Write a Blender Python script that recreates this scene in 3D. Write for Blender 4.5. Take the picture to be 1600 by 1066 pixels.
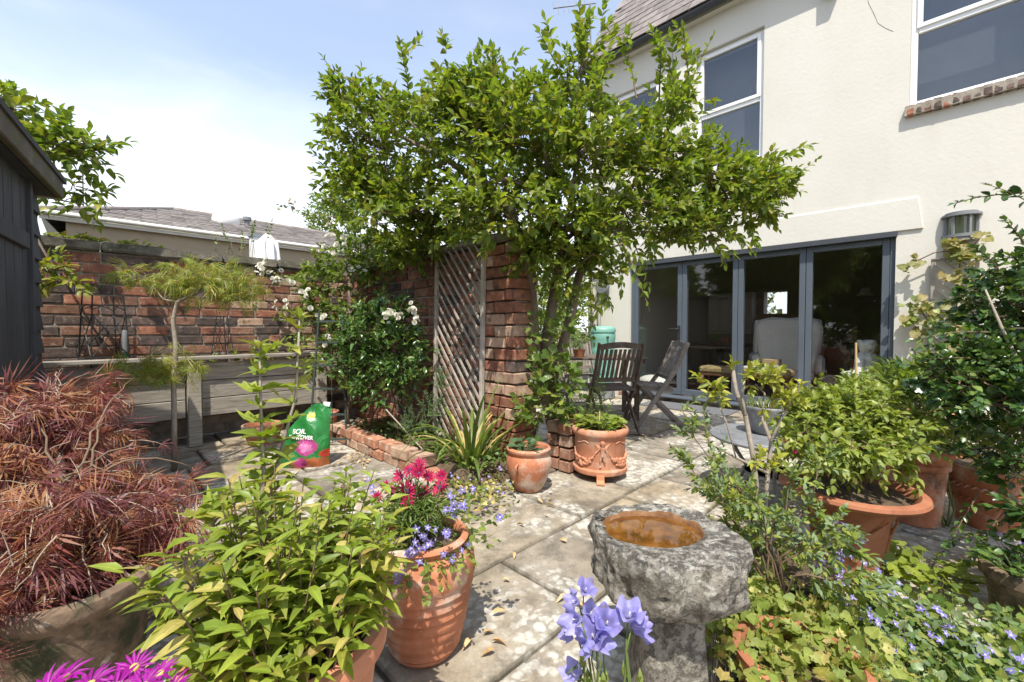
import bpy, bmesh, math, random
import numpy as np
from mathutils import Vector, Matrix, Euler
for o in list(bpy.data.objects): bpy.data.objects.remove(o)
S = bpy.context.scene
COL = S.collection
R = math.radians
rnd = random.Random(7)
# ------------------------------------------------------------------ camera
CAMH, FPX, PITCH = 1.05, 667.0, R(1.6)
cd = bpy.data.cameras.new('camera'); cam = bpy.data.objects.new('camera', cd); COL.objects.link(cam)
cd.lens = 15.0; cd.sensor_width = 36; cd.clip_end = 500; cd.clip_start = .02
cam.location = (0, 0, CAMH); cam.rotation_euler = (R(90) - PITCH, 0, R(-45))
S.camera = cam
# ------------------------------------------------------------------ sky, sun, exposure
SUN = Vector((.39, .30, -.87)).normalized()
elev = math.asin(-SUN.z); azim = math.atan2(-SUN.x, -SUN.y)
W = bpy.data.worlds.new('World'); S.world = W; W.use_nodes = True
nt = W.node_tree; nt.nodes.clear()
def wn(t, **k):
    n = nt.nodes.new(t)
    for a, b in k.items(): setattr(n, a, b)
    return n
sky = wn('ShaderNodeTexSky', sky_type='NISHITA', sun_disc=False, sun_elevation=elev, sun_rotation=azim, air_density=1.0, dust_density=1.0, ozone_density=1.8)
tc = wn('ShaderNodeTexCoord'); sep = wn('ShaderNodeSeparateXYZ'); nt.links.new(tc.outputs['Generated'], sep.inputs[0])
mp = wn('ShaderNodeMapping'); mp.inputs['Scale'].default_value = (1.6, 1.1, 5.5); mp.inputs['Rotation'].default_value = (.25, .1, .6)
nt.links.new(tc.outputs['Generated'], mp.inputs[0])
nz = wn('ShaderNodeTexNoise'); nz.inputs['Scale'].default_value = 2.1; nz.inputs['Detail'].default_value = 6; nz.inputs['Roughness'].default_value = .5; nz.inputs['Distortion'].default_value = .4
nt.links.new(mp.outputs[0], nz.inputs['Vector'])
# cloud cover thickens towards the horizon all round
mr = wn('ShaderNodeMapRange'); mr.inputs[1].default_value = .12; mr.inputs[2].default_value = .50; mr.inputs[3].default_value = .48; mr.inputs[4].default_value = -.12
nt.links.new(sep.outputs['Z'], mr.inputs[0])
am = wn('ShaderNodeMath', operation='MULTIPLY_ADD'); am.inputs[1].default_value = .42; am.inputs[2].default_value = .27; nt.links.new(nz.outputs[0], am.inputs[0])
ad = wn('ShaderNodeMath', operation='ADD'); nt.links.new(am.outputs[0], ad.inputs[0]); nt.links.new(mr.outputs[0], ad.inputs[1])
rp = wn('ShaderNodeMapRange', interpolation_type='SMOOTHSTEP'); rp.inputs[3].default_value = .22; rp.inputs[1].default_value = .34; rp.inputs[2].default_value = .94
nt.links.new(ad.outputs[0], rp.inputs[0])
mx = wn('ShaderNodeMixRGB'); mx.inputs[2].default_value = (5.0, 5.2, 5.5, 1)
nt.links.new(rp.outputs[0], mx.inputs[0]); nt.links.new(sky.outputs[0], mx.inputs[1])
bg = wn('ShaderNodeBackground'); bg.inputs[1].default_value = .15
wo = wn('ShaderNodeOutputWorld'); nt.links.new(mx.outputs[0], bg.inputs[0]); nt.links.new(bg.outputs[0], wo.inputs[0])
sl = bpy.data.lights.new('sun', 'SUN'); so = bpy.data.objects.new('sun', sl); COL.objects.link(so)
sl.energy = 3.6; sl.angle = R(.53); sl.color = (1, .95, .86)
so.rotation_euler = SUN.to_track_quat('-Z', 'Y').to_euler(); so.location = (-3, -2, 8)
S.view_settings.view_transform = 'Standard'; S.view_settings.look = 'None'; S.view_settings.gamma = 1
S.view_settings.use_curve_mapping = False; S.view_settings.exposure = .92
S.cycles.use_denoising = True
S.cycles.max_bounces = 8; S.cycles.transparent_max_bounces = 12; S.cycles.diffuse_bounces = 4
# ------------------------------------------------------------------ pixel -> place
RT = Vector((math.sqrt(.5), -math.sqrt(.5), 0)); FW0 = Vector((math.sqrt(.5), math.sqrt(.5), 0)); UP = Vector((0, 0, 1))
FW = FW0 * math.cos(PITCH) - UP * math.sin(PITCH); UV = UP * math.cos(PITCH) + FW0 * math.sin(PITCH)
CAM = Vector((0, 0, CAMH))
def ray(px, py): return FW + RT * ((px - 800) / FPX) + UV * ((533 - py) / FPX)
def G(px, py, z=0.0): r = ray(px, py); return CAM + r * ((z - CAMH) / r.z)      # on a level plane
def DP(px, py, d): return CAM + ray(px, py) * d                                 # at a depth
def onX(px, py, X): r = ray(px, py); return CAM + r * (X / r.x)
def onY(px, py, Y): r = ray(px, py); return CAM + r * (Y / r.y)
# ------------------------------------------------------------------ materials
MATS = {}
def newmat(name):
    m = bpy.data.materials.new(name); m.use_nodes = True; m.node_tree.nodes.clear(); MATS[name] = m
    return m, m.node_tree
class NT:
    def __init__(s, t): s.t = t
    def n(s, typ, ins=None, **k):
        n = s.t.nodes.new(typ)
        for a, b in k.items(): setattr(n, a, b)
        for a, b in (ins or {}).items():
            if hasattr(b, 'is_output') or isinstance(b, bpy.types.NodeSocket): s.t.links.new(b, n.inputs[a])
            else: n.inputs[a].default_value = b
        return n
    def ramp(s, fac, stops, interp='LINEAR'):
        n = s.t.nodes.new('ShaderNodeValToRGB'); e = n.color_ramp.elements; n.color_ramp.interpolation = interp
        while len(e) < len(stops): e.new(.5)
        for el, (p, c) in zip(e, stops): el.position = p; el.color = (*c, 1) if len(c) == 3 else c
        s.t.links.new(fac, n.inputs[0]); return n.outputs[0]
    def noise(s, vec, scale, detail=5, rough=.55, dist=0):
        return s.n('ShaderNodeTexNoise', {'Vector': vec, 'Scale': scale, 'Detail': detail, 'Roughness': rough, 'Distortion': dist}).outputs[0]
    def math(s, op, a, b=0.0, clamp=False):
        return s.n('ShaderNodeMath', {0: a, 1: b}, operation=op, use_clamp=clamp).outputs[0]
    def mix(s, f, a, b, bt='MIX'):
        return s.n('ShaderNodeMixRGB', {0: f, 1: a, 2: b}, blend_type=bt).outputs[0]
def c4(c): return (*c, 1) if len(c) == 3 else c
def spread(cols):
    k = len(cols)
    return [(.28 + .44 * i / max(1, k - 1), c) for i, c in enumerate(cols)]
def pbr(name, cols, scale=6, rough=.7, bump=.2, bscale=40, var=.12, metal=0, patch=None, patch2=None, coord='world', stretch=None, spec=.4, bdist=.004, rvar=0, bdet=6, streak=None):
    """noise-mottled surface; patch=(colour, scale, lo, hi) lays stains / lichen over it"""
    m, t = newmat(name); g = NT(t)
    v = g.n('ShaderNodeNewGeometry').outputs['Position'] if coord == 'world' else g.n('ShaderNodeTexCoord').outputs['Object']
    oi = g.n('ShaderNodeObjectInfo').outputs['Random']
    off = g.n('ShaderNodeCombineXYZ', {0: g.math('MULTIPLY', oi, 37.), 1: g.math('MULTIPLY', oi, 11.)}).outputs[0]
    v = g.n('ShaderNodeVectorMath', {0: v, 1: off}, operation='ADD').outputs[0]
    vs = v
    if stretch: vs = g.n('ShaderNodeMapping', {'Vector': v, 'Scale': stretch}).outputs[0]
    nz = g.noise(vs, scale, 7, .62)
    col = g.ramp(nz, spread(cols))
    for p in (patch, patch2):
        if p:
            f = g.noise(v, p[1], 8, .65)
            f = g.n('ShaderNodeMapRange', {0: f, 1: p[2], 2: p[3]}).outputs[0]
            col = g.mix(f, col, c4(p[0]))
    if streak:
        sv = g.n('ShaderNodeMapping', {'Vector': v, 'Scale': (1, 1, .12)}).outputs[0]; f = g.n('ShaderNodeMapRange', {0: g.noise(sv, streak[1], 6, .6), 1: streak[2], 2: streak[3], 4: streak[4]}).outputs[0]; col = g.mix(f, col, c4(streak[0]))
    if var:
        k = g.n('ShaderNodeMapRange', {0: oi, 3: 1 - var, 4: 1 + var}).outputs[0]
        col = g.mix(1.0, col, g.n('ShaderNodeCombineXYZ', {0: k, 1: k, 2: k}).outputs[0], 'MULTIPLY')
    b = g.n('ShaderNodeBsdfPrincipled', {'Base Color': col, 'Roughness': rough, 'Metallic': metal, 'Specular IOR Level': spec})
    if rvar:
        rr = g.n('ShaderNodeMapRange', {0: nz, 1: .3, 2: .7, 3: rough - rvar, 4: rough + rvar}).outputs[0]
        t.links.new(rr, b.inputs['Roughness'])
    if bump:
        h = g.noise(vs, bscale, bdet, .6)
        bm = g.n('ShaderNodeBump', {'Strength': bump, 'Distance': bdist, 'Height': h})
        t.links.new(bm.outputs[0], b.inputs['Normal'])
    t.links.new(b.outputs[0], g.n('ShaderNodeOutputMaterial').inputs[0])
    return m
def leafmat(name, cols, rough=.42, trans=.34, spec=.4, tcol=None, scale=30, blem=(.22, .17, .06)):
    m, t = newmat(name); g = NT(t)
    ri = g.n('ShaderNodeNewGeometry').outputs['Random Per Island']
    oi = g.n('ShaderNodeObjectInfo').outputs['Random']
    f = g.math('FRACT', g.math('ADD', ri, oi))
    k = len(cols)
    col = g.ramp(f, [(i / max(1, k - 1), c) for i, c in enumerate(cols)])
    pos = g.n('ShaderNodeNewGeometry').outputs['Position']
    nz = g.noise(pos, scale, 3, .5)
    kk = g.n('ShaderNodeMapRange', {0: nz, 1: .3, 2: .7, 3: .78, 4: 1.2}).outputs[0]
    col = g.mix(1.0, col, g.n('ShaderNodeCombineXYZ', {0: kk, 1: kk, 2: kk}).outputs[0], 'MULTIPLY')
    rib = g.n('ShaderNodeAttribute', attribute_name='rib').outputs['Fac']; rib = g.math('MULTIPLY', g.math('POWER', rib, 7.0), .55)
    lite = g.mix(1.0, col, (1.7, 1.6, 1.9, 1), 'MULTIPLY'); col = g.mix(rib, col, lite)
    bad = g.n('ShaderNodeMapRange', {0: g.math('ADD', g.noise(pos, 85, 3, .6), g.math('MULTIPLY', f, .10)), 1: .66, 2: .74}).outputs[0]
    col = g.mix(g.math('MULTIPLY', bad, .55), col, c4(blem))
    b = g.n('ShaderNodeBsdfPrincipled', {'Base Color': col, 'Roughness': rough, 'Specular IOR Level': spec})
    tcn = g.mix(1.0, col, c4(tcol or (1.5, 1.55, .6)), 'MULTIPLY')
    tr = g.n('ShaderNodeBsdfTranslucent', {'Color': tcn})
    ms = g.n('ShaderNodeMixShader', {0: trans, 1: b.outputs[0], 2: tr.outputs[0]})
    t.links.new(ms.outputs[0], g.n('ShaderNodeOutputMaterial').inputs[0])
    return m
def glassmat(name, tint=(.9, .93, .92), rough=.0, ior=1.52, base=0.0):
    m, t = newmat(name); g = NT(t)
    bk = g.n('ShaderNodeNewGeometry').outputs['Backfacing']      # same reflectance on both faces of the pane
    io = g.n('ShaderNodeMapRange', {0: bk, 3: ior, 4: 1 / ior}).outputs[0]
    fr = g.n('ShaderNodeFresnel', {'IOR': io}).outputs[0]
    if base: fr = g.math('ADD', fr, base, True)
    tr = g.n('ShaderNodeBsdfTransparent', {'Color': c4(tint)}); gl = g.n('ShaderNodeBsdfGlossy', {'Roughness': rough})
    pos = g.n('ShaderNodeNewGeometry').outputs['Position']
    bm = g.n('ShaderNodeBump', {'Strength': .05, 'Distance': .02, 'Height': g.noise(pos, 1.3, 1)})
    t.links.new(bm.outputs[0], gl.inputs['Normal'])
    ms = g.n('ShaderNodeMixShader', {0: fr, 1: tr.outputs[0], 2: gl.outputs[0]})
    t.links.new(ms.outputs[0], g.n('ShaderNodeOutputMaterial').inputs[0])
    return m
# ------------------------------------------------------------------ mesh builder
def rings(path):
    P = [Vector(p) for p in path]; out = []
    t0 = (P[1] - P[0]).normalized()
    n = t0.cross(Vector((0, 0, 1)) if abs(t0.z) < .9 else Vector((1, 0, 0))).normalized()
    for i, p in enumerate(P):
        t = (P[min(i + 1, len(P) - 1)] - P[max(i - 1, 0)]).normalized()
        n = (n - t * n.dot(t)).normalized(); out.append((p, n, t.cross(n)))
    return out
class MB:
    def __init__(s): s.v = []; s.f = []; s.mi = []; s.cur = 0
    def add(s, vs, fs):
        b = len(s.v); s.v += [tuple(v) for v in vs]; s.f += [tuple(b + i for i in f) for f in fs]; s.mi += [s.cur] * len(fs); return s
    def box(s, c, size, rot=None, M=None):
        x, y, z = (k / 2 for k in size); c = Vector(c)
        vs = [Vector((i * x, j * y, k * z)) for i in (-1, 1) for j in (-1, 1) for k in (-1, 1)]
        if rot: e = Euler(rot).to_matrix(); vs = [e @ v for v in vs]
        if M: vs = [M @ v for v in vs]
        return s.add([c + v for v in vs], [(0, 1, 3, 2), (4, 6, 7, 5), (0, 4, 5, 1), (2, 3, 7, 6), (0, 2, 6, 4), (1, 5, 7, 3)])
    def bar(s, a, b, w, h, up=(0, 0, 1)):
        a, b = Vector(a), Vector(b); t = (b - a).normalized(); u = Vector(up)
        if abs(t.dot(u)) > .98: u = Vector((1, 0, 0))
        x = t.cross(u).normalized() * w / 2; y = x.cross(t).normalized() * h / 2
        vs = [a - x - y, a + x - y, a + x + y, a - x + y, b - x - y, b + x - y, b + x + y, b - x + y]
        return s.add(vs, [(0, 3, 2, 1), (4, 5, 6, 7), (0, 1, 5, 4), (1, 2, 6, 5), (2, 3, 7, 6), (3, 0, 4, 7)])
    def tube(s, path, r, n=6, cap=True):
        rg = rings(path); k = len(rg); rr = r if isinstance(r, (list, tuple)) else [r] * k
        vs = []
        for (p, a, b), q in zip(rg, rr):
            for j in range(n):
                th = 2 * math.pi * j / n; vs.append(p + a * (q * math.cos(th)) + b * (q * math.sin(th)))
        fs = [(i * n + j, i * n + (j + 1) % n, (i + 1) * n + (j + 1) % n, (i + 1) * n + j) for i in range(k - 1) for j in range(n)]
        if cap: fs += [tuple(range(n))[::-1], tuple((k - 1) * n + j for j in range(n))]
        return s.add(vs, fs)
    def lathe(s, prof, c=(0, 0, 0), n=40, fn=None, close=False):
        c = Vector(c); vs = []
        for q, (r, z) in enumerate(prof):
            for j in range(n):
                th = 2 * math.pi * j / n; rr = r
                v = Vector((rr * math.cos(th), rr * math.sin(th), z))
                if fn: v = fn(v, th, q)
                vs.append(c + v)
        k = len(prof)
        fs = [(i * n + j, i * n + (j + 1) % n, (i + 1) * n + (j + 1) % n, (i + 1) * n + j) for i in range(k - 1) for j in range(n)]
        fs.append(tuple((k - 1) * n + j for j in range(n)))
        fs.append(tuple(range(n))[::-1])
        return s.add(vs, fs)
    def ball(s, c, r, n=8, m=6, sc=(1, 1, 1)):
        c = Vector(c); vs = [c + Vector((0, 0, r * sc[2]))]; fs = []
        for i in range(1, m):
            ph = math.pi * i / m
            for j in range(n):
                th = 2 * math.pi * j / n; vs.append(c + Vector((r * sc[0] * math.sin(ph) * math.cos(th), r * sc[1] * math.sin(ph) * math.sin(th), r * sc[2] * math.cos(ph))))
        vs.append(c - Vector((0, 0, r * sc[2]))); L = len(vs) - 1
        for j in range(n): fs.append((0, 1 + j, 1 + (j + 1) % n)); fs.append((L, 1 + (m - 2) * n + (j + 1) % n, 1 + (m - 2) * n + j))
        for i in range(m - 2):
            for j in range(n): a = 1 + i * n; fs.append((a + j, a + n + j, a + n + (j + 1) % n, a + (j + 1) % n))
        return s.add(vs, fs)
    def mesh(s, name, mats, smooth=False):
        me = bpy.data.meshes.new(name); me.from_pydata(s.v, [], s.f)
        for m in (mats if isinstance(mats, (list, tuple)) else [mats]): me.materials.append(MATS[m] if isinstance(m, str) else m)
        if any(s.mi): me.polygons.foreach_set('material_index', s.mi)
        if smooth: me.shade_smooth()
        me.update(); return me
    def obj(s, name, mats, parent=None, smooth=False, bevel=0, ang=None, loc=None):
        if loc is not None: l = Vector(loc); s.v = [tuple(Vector(v) - l) for v in s.v]
        me = s.mesh(name, mats, smooth); 
        if ang is not None: me.shade_smooth(); me.set_sharp_from_angle(angle=R(ang))
        o = link(name, me, parent)
        if loc is not None: o.location = l
        if bevel:
            b = o.modifiers.new('bevel', 'BEVEL'); b.width = bevel; b.segments = 1; b.limit_method = 'ANGLE'
        return o
def link(name, me, parent=None):
    o = bpy.data.objects.new(name, me); COL.objects.link(o)
    if parent is not None: o.parent = parent
    return o
def tag(o, label=None, cat=None, group=None, kind=None):
    if label: o['label'] = label
    if cat: o['category'] = cat
    if group: o['group'] = group
    if kind: o['kind'] = kind
    return o
def thing(name, loc, label, cat, group=None, rz=0):
    o = bpy.data.objects.new(name, None); COL.objects.link(o); o.location = loc; o.rotation_euler = (0, 0, rz); o.empty_display_size = .1
    return tag(o, label, cat, group)
def stuff(o): o['kind'] = 'stuff'; return o
# ------------------------------------------------------------------ leaves
def ribof(t):
    v = T[t][0]; return np.array([1. if abs(p[0]) < 1e-6 else 0. for p in v]) if not t.startswith('maple') else np.zeros(len(v))
def tmpl(prof, fold=.25, curve=.15, wob=0, seed=0):
    """triangulated leaf along +y, unit length; prof = [(t, half width)]"""
    q = random.Random(seed); vs = [(0, 0, 0)]
    z = lambda t: -curve * t * t
    for t, w in prof: vs += [(-w, t - .02, z(t) + fold * w + q.uniform(-wob, wob)), (0, t, z(t)), (w, t - .02, z(t) + fold * w + q.uniform(-wob, wob))]
    vs.append((0, 1, z(1.0))); n = len(prof); ts = [(0, 2, 1), (0, 3, 2)]
    for i in range(n - 1):
        a = 1 + 3 * i; b = a + 3
        ts += [(a, a + 1, b + 1), (a, b + 1, b), (a + 1, a + 2, b + 2), (a + 1, b + 2, b + 1)]
    a = 1 + 3 * (n - 1); L = len(vs) - 1; ts += [(a, a + 1, L), (a + 1, a + 2, L)]
    return np.array(vs, float), np.array(ts, int)
def fan(outline, cup=.1, cy=.42):
    vs = [(0, cy, 0)] + [(x, y, cup * (abs(x) + .5 * abs(y - cy)) + (.05 if i % 2 else -.03)) for i, (x, y) in enumerate(outline)]
    k = len(outline); return np.array(vs, float), np.array([(0, 1 + i, 1 + (i + 1) % k) for i in range(k)], int)
def dissected(n=7, wid=.055, droop=.35, seed=1):
    q = random.Random(seed); vs = []; ts = []
    for i in range(n):
        a = R(-80 + 160 * i / (n - 1)) + q.uniform(-.06, .06); L = (1 - .35 * abs(i - (n - 1) / 2) / ((n - 1) / 2)) * q.uniform(.85, 1.1)
        dx, dy = math.sin(a), math.cos(a); b = len(vs)
        P = lambda t, s: (dx * L * t + dy * s, dy * L * t - dx * s, -droop * (L * t) ** 2 + abs(s) * .6)
        w = wid * q.uniform(.8, 1.3)
        vs += [P(0, 0), P(.35, -w), P(.35, w), P(.5, -w * .5), P(.5, w * .5), P(.66, -w * 1.3), P(.66, w * 1.3), P(1, 0)]
        ts += [(b, b + 2, b + 1), (b + 1, b + 2, b + 4), (b + 1, b + 4, b + 3), (b + 3, b + 4, b + 6), (b + 3, b + 6, b + 5), (b + 5, b + 6, b + 7)]
    return np.array(vs, float), np.array(ts, int)
T = {
 'oval': tmpl([(.22, .20), (.50, .29), (.8, .16)], .4, .22),
 'ovalb': tmpl([(.25, .22), (.5, .29), (.78, .18)], .7, .36),
 'small': tmpl([(.45, .30)], .4, .2),
 'lance': tmpl([(.2, .18), (.42, .29), (.72, .19)], .5, .30, .01, 3),
 'lanceb': tmpl([(.22, .21), (.46, .30), (.76, .17)], .3, .55, .015, 4),
 'round': fan([(0, -.02), (-.3, .0), (-.5, .25), (-.5, .55), (-.3, .85), (0, 1), (.3, .85), (.5, .55), (.5, .25), (.3, .0)], .16),
 'heart': fan([(0, .06), (-.2, -.06), (-.42, .05), (-.48, .3), (-.36, .6), (-.16, .86), (0, 1), (.16, .86), (.36, .6), (.48, .3), (.42, .05), (.2, -.06)], .14, .35),
 'ivy': fan([(0, .0), (-.3, -.1), (-.36, .14), (-.55, .3), (-.32, .45), (-.3, .68), (-.12, .7), (0, 1), (.12, .7), (.3, .68), (.32, .45), (.55, .3), (.36, .14), (.3, -.1)], .12),
 'maple': dissected(7, .036, .8, 1), 'mapleb': dissected(9, .028, 1.5, 2),
}
def frame(pos, d, up, L, Wd, lift=1.0):
    y = Vector(d).normalized(); z = Vector(up); z = z - y * z.dot(y)
    if z.length < 1e-4: z = y.orthogonal()
    z.normalize(); x = y.cross(z)
    return ((x.x * Wd, y.x * L, z.x * L * lift, pos[0]), (x.y * Wd, y.y * L, z.y * L * lift, pos[1]), (x.z * Wd, y.z * L, z.z * L * lift, pos[2]), (0, 0, 0, 1))
TMESH = {}
def tmesh(t, mat):
    if (t, mat) not in TMESH:
        v, f = T[t]; me = bpy.data.meshes.new('leaf'); me.from_pydata(v.tolist(), [], f.tolist()); me.materials.append(MATS[mat]); me.shade_smooth(); me.attributes.new('rib', 'FLOAT', 'POINT').data.foreach_set('value', ribof(t).astype(np.float32)); TMESH[(t, mat)] = me
    return TMESH[(t, mat)]
class Fol:
    def __init__(s): s.items = {}
    def add(s, t, mat, M): s.items.setdefault((t, mat), []).append(M)
    def leaf(s, t, mat, pos, d, up, L, W): s.add(t, mat, frame(pos, d, up, L, W))
    def build(s, parent, nind=150, name='leaf', rest='foliage'):
        """the nind leaves that show largest become parts, the rest one part of kind stuff"""
        loc = np.array(parent.location); cands = []
        fw = np.array(FW); rt = np.array(RT); uv = np.array(UV); c = np.array(CAM)
        for key, ms in s.items.items():
            A = s.items[key] = np.array(ms); d = A[:, :3, 3] - c; z = d @ fw
            zz = np.maximum(z, .05); px = (d @ rt) / zz; py = (d @ uv) / zz
            vis = (z > .1) & (abs(px) < 1.19) & (abs(py) < .79)
            sc = np.linalg.norm(A[:, :3, 1], axis=1) / zz * vis
            # facing the camera side of the plant first
            cands += [(v, key, i) for i, v in enumerate(sc) if v * FPX > 9]
        cands.sort(key=lambda q: -q[0]); take = {}
        for v, key, i in cands[:nind]: take.setdefault(key, []).append(i)
        V = []; F = []; MI = []; RB_ = []; mats = []; base = 0
        for key, A in s.items.items():
            t, mat = key; tk = take.get(key, [])
            for i in tk:
                o = link(name, tmesh(t, mat), parent); M = A[i].copy(); M[:3, 3] -= loc; o.matrix_basis = Matrix(M.tolist())
            keep = np.ones(len(A), bool); keep[tk] = False; A = A[keep]
            if not len(A): continue
            v, f = T[t]; vh = np.c_[v, np.ones(len(v))]
            pts = np.einsum('nij,kj->nki', A, vh)[:, :, :3] - loc
            V.append(pts.reshape(-1, 3)); n = len(A); RB_.append(np.tile(ribof(t), n))
            F.append((f[None] + (np.arange(n) * len(v))[:, None, None] + base).reshape(-1, 3)); base += n * len(v)
            if mat not in mats: mats.append(mat)
            MI.append(np.full(n * len(f), mats.index(mat)))
        if V:
            V = np.concatenate(V); F = np.concatenate(F); MI = np.concatenate(MI)
            me = bpy.data.meshes.new(rest); me.vertices.add(len(V)); me.vertices.foreach_set('co', V.ravel().astype(np.float32))
            me.loops.add(F.size); me.loops.foreach_set('vertex_index', F.ravel().astype(np.int32))
            me.polygons.add(len(F)); me.polygons.foreach_set('loop_start', (np.arange(len(F)) * 3).astype(np.int32))
            for m in mats: me.materials.append(MATS[m])
            me.polygons.foreach_set('material_index', MI.astype(np.int32)); me.update(calc_edges=True); me.shade_smooth(); me.attributes.new('rib', 'FLOAT', 'POINT').data.foreach_set('value', np.concatenate(RB_).astype(np.float32))
            stuff(link(rest, me, parent))
def rv(q=rnd, s=1.0): return Vector((q.gauss(0, 1), q.gauss(0, 1), q.gauss(0, 1))) * s
def usph(q=rnd):
    v = rv(q)
    return v.normalized() if v.length > 1e-5 else Vector((0, 0, 1))
def twig(fol, stems, p, d, L, n, ll, lw, kinds, spreadang=55, droop=.15, r=.0018, opp=True, uj=.5, q=rnd, tip=True, start=.15):
    """a shoot with leaves along it; kinds = [(template, material)]"""
    p = Vector(p); d = Vector(d).normalized(); path = [p.copy()]; side = d.orthogonal().normalized(); ph = q.uniform(0, 6.28)
    seg = 4
    for i in range(seg):
        d = (d + Vector((0, 0, -droop / seg)) + rv(q, .07)).normalized(); p = p + d * (L / seg); path.append(p.copy())
    if stems is not None: stems.tube(path, [r * (1 - .7 * i / seg) for i in range(seg + 1)], 4, cap=False)
    for i in range(n):
        t = start + (1 - start) * (i + .5) / n; k = min(int(t * seg), seg - 1); u = t * seg - k
        b = path[k].lerp(path[k + 1], u); dd = (path[k + 1] - path[k]).normalized()
        side = dd.orthogonal().normalized()
        for s in ((0, 1) if opp else (0,)):
            a = ph + s * math.pi + i * (1.571 if opp else 2.4)
            sd = Matrix.Rotation(a, 3, dd) @ side; sa = R(spreadang * (1 - .35 * t)) * q.uniform(.75, 1.2)
            ld = dd * math.cos(sa) + sd * math.sin(sa)
            sz = q.uniform(.7, 1.12) * (1 - .35 * max(0, t - .75) / .25)
            k2 = kinds[q.randrange(len(kinds))]
            fol.leaf(k2[0], k2[1], b, ld, Vector((0, 0, 1)) + rv(q, uj), ll * sz, lw * sz)
    if tip:
        k2 = kinds[0]; fol.leaf(k2[0], k2[1], path[-1], d, Vector((0, 0, 1)) + rv(q, uj), ll * .75, lw * .7)
    return path
def bend(a, b, n=6, j=.06, sag=0, q=rnd):
    a, b = Vector(a), Vector(b); L = (b - a).length; out = []
    for i in range(n + 1):
        t = i / n; p = a.lerp(b, t) + (rv(q, j * L) if 0 < i < n else Vector()); p.z += sag * 4 * t * (1 - t); out.append(p)
    return out
def blobshrub(fol, stems, blobs, ntw, tl, nl, ll, lw, kinds, up=.35, q=rnd, inner=.45, conn=.15, **k):
    """blobs = [(centre, rx, ry(depth), rz)]"""
    wts = [b[1] * b[3] + b[1] * b[2] for b in blobs]
    for b in q.choices(blobs, wts, k=ntw):
        d = usph(q); d.z = abs(d.z) * 1.0 if q.random() < .35 else d.z
        d.normalize(); s = inner + (1 - inner) * q.random() ** .6
        c = Vector(b[0]); p = c + RT * (d.x * b[1] * s) + FW0 * (d.y * b[2] * s) + UP * (d.z * b[3] * s)
        dirv = (RT * d.x + FW0 * d.y + UP * d.z) * .8 + UP * up + rv(q, .35)
        L = tl * q.uniform(.6, 1.25)
        twig(fol, stems, p - dirv.normalized() * L * .5, dirv, L, nl, ll, lw, kinds, q=q, **k)
        if stems is not None and q.random() < conn: stems.tube(bend(c, p, 3, .08, q=q), [.005, .004, .003, .002], 4, cap=False)
def flower_obj(me, parent, pos, d, size, name='flower', q=rnd):
    o = link(name, me, parent); M = Matrix(frame(pos, Vector(d).orthogonal(), d, size, size)); M = M @ Matrix.Rotation(q.uniform(0, 6.28), 4, 'Z')
    M.translation = Vector(pos) - parent.location; o.matrix_basis = M; return o
# ================================================================== materials
pbr('soil', [(.05, .035, .022), (.11, .075, .045), (.16, .12, .08)], 18, .95, .9, 60, 0, bdist=.02)
pbr('joint', [(.05, .038, .026), (.10, .075, .05), (.16, .125, .09)], 25, .95, .6, 70, 0)
pbr('mortar', [(.19, .16, .125), (.31, .27, .22), (.43, .385, .32)], 11, .95, .8, 90, 0, bdist=.006, patch=((.11, .09, .07), 4, .5, .68))
pbr('brick_red', [(.16, .062, .038), (.27, .108, .062), (.37, .185, .12)], 14, .9, .7, 70, .25, patch=((.09, .05, .038), 9, .52, .64), patch2=((.46, .39, .31), 26, .60, .70), bdist=.006)
pbr('brick_dark', [(.045, .036, .032), (.10, .072, .06), (.21, .13, .10)], 16, .9, .7, 60, .3, patch=((.40, .36, .30), 17, .6, .72), bdist=.006)
pbr('brick_brown', [(.13, .065, .04), (.22, .11, .07), (.32, .19, .13)], 15, .9, .7, 60, .3, patch=((.45, .39, .31), 20, .6, .72), bdist=.006)
pbr('brick_pale', [(.28, .16, .10), (.40, .26, .18), (.50, .38, .28)], 15, .9, .7, 60, .2, patch=((.16, .09, .06), 12, .58, .7), bdist=.006)
pbr('coping', [(.09, .08, .06), (.16, .145, .11), (.27, .245, .19)], 8, .95, .8, 50, .15, patch=((.055, .06, .03), 5, .55, .7), patch2=((.38, .35, .29), 25, .62, .7), bdist=.008)
pbr('edging_brick', [(.25, .10, .06), (.36, .17, .10), (.42, .26, .18)], 14, .92, .8, 50, .25, patch=((.42, .37, .30), 14, .54, .68), bdist=.008)
pbr('render_wall', [(.56, .535, .465), (.59, .565, .50), (.61, .585, .52)], 1.1, .9, .35, 26, 0, patch=((.56, .53, .45), 2.3, .6, .8), bdist=.006, bdet=9, streak=((.47, .44, .375), 5, .55, .75, .22))
pbr('slate', [(.11, .092, .084), (.175, .148, .135), (.24, .21, .19)], 7, .75, .5, 40, .25, patch=((.36, .33, .30), 20, .66, .72))
pbr('lead', [(.20, .21, .23), (.27, .28, .30)], 8, .6, .2, 30, .05)
pbr('anthracite', [(.082, .098, .118), (.095, .112, .134)], 4, .38, .05, 80, 0, spec=.5)
pbr('anthracite_dark', [(.045, .05, .058), (.06, .066, .075)], 4, .5, .1, 60, 0)
pbr('white_upvc', [(.74, .74, .72), (.80, .80, .78)], 3, .35, .03, 50, 0, spec=.5)
pbr('black_metal', [(.012, .012, .013), (.03, .028, .026)], 30, .5, .3, 80, 0, spec=.5)
pbr('room_wall', [(.36, .33, .28), (.42, .39, .34)], 2, .9, .1, 30, 0)
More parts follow.
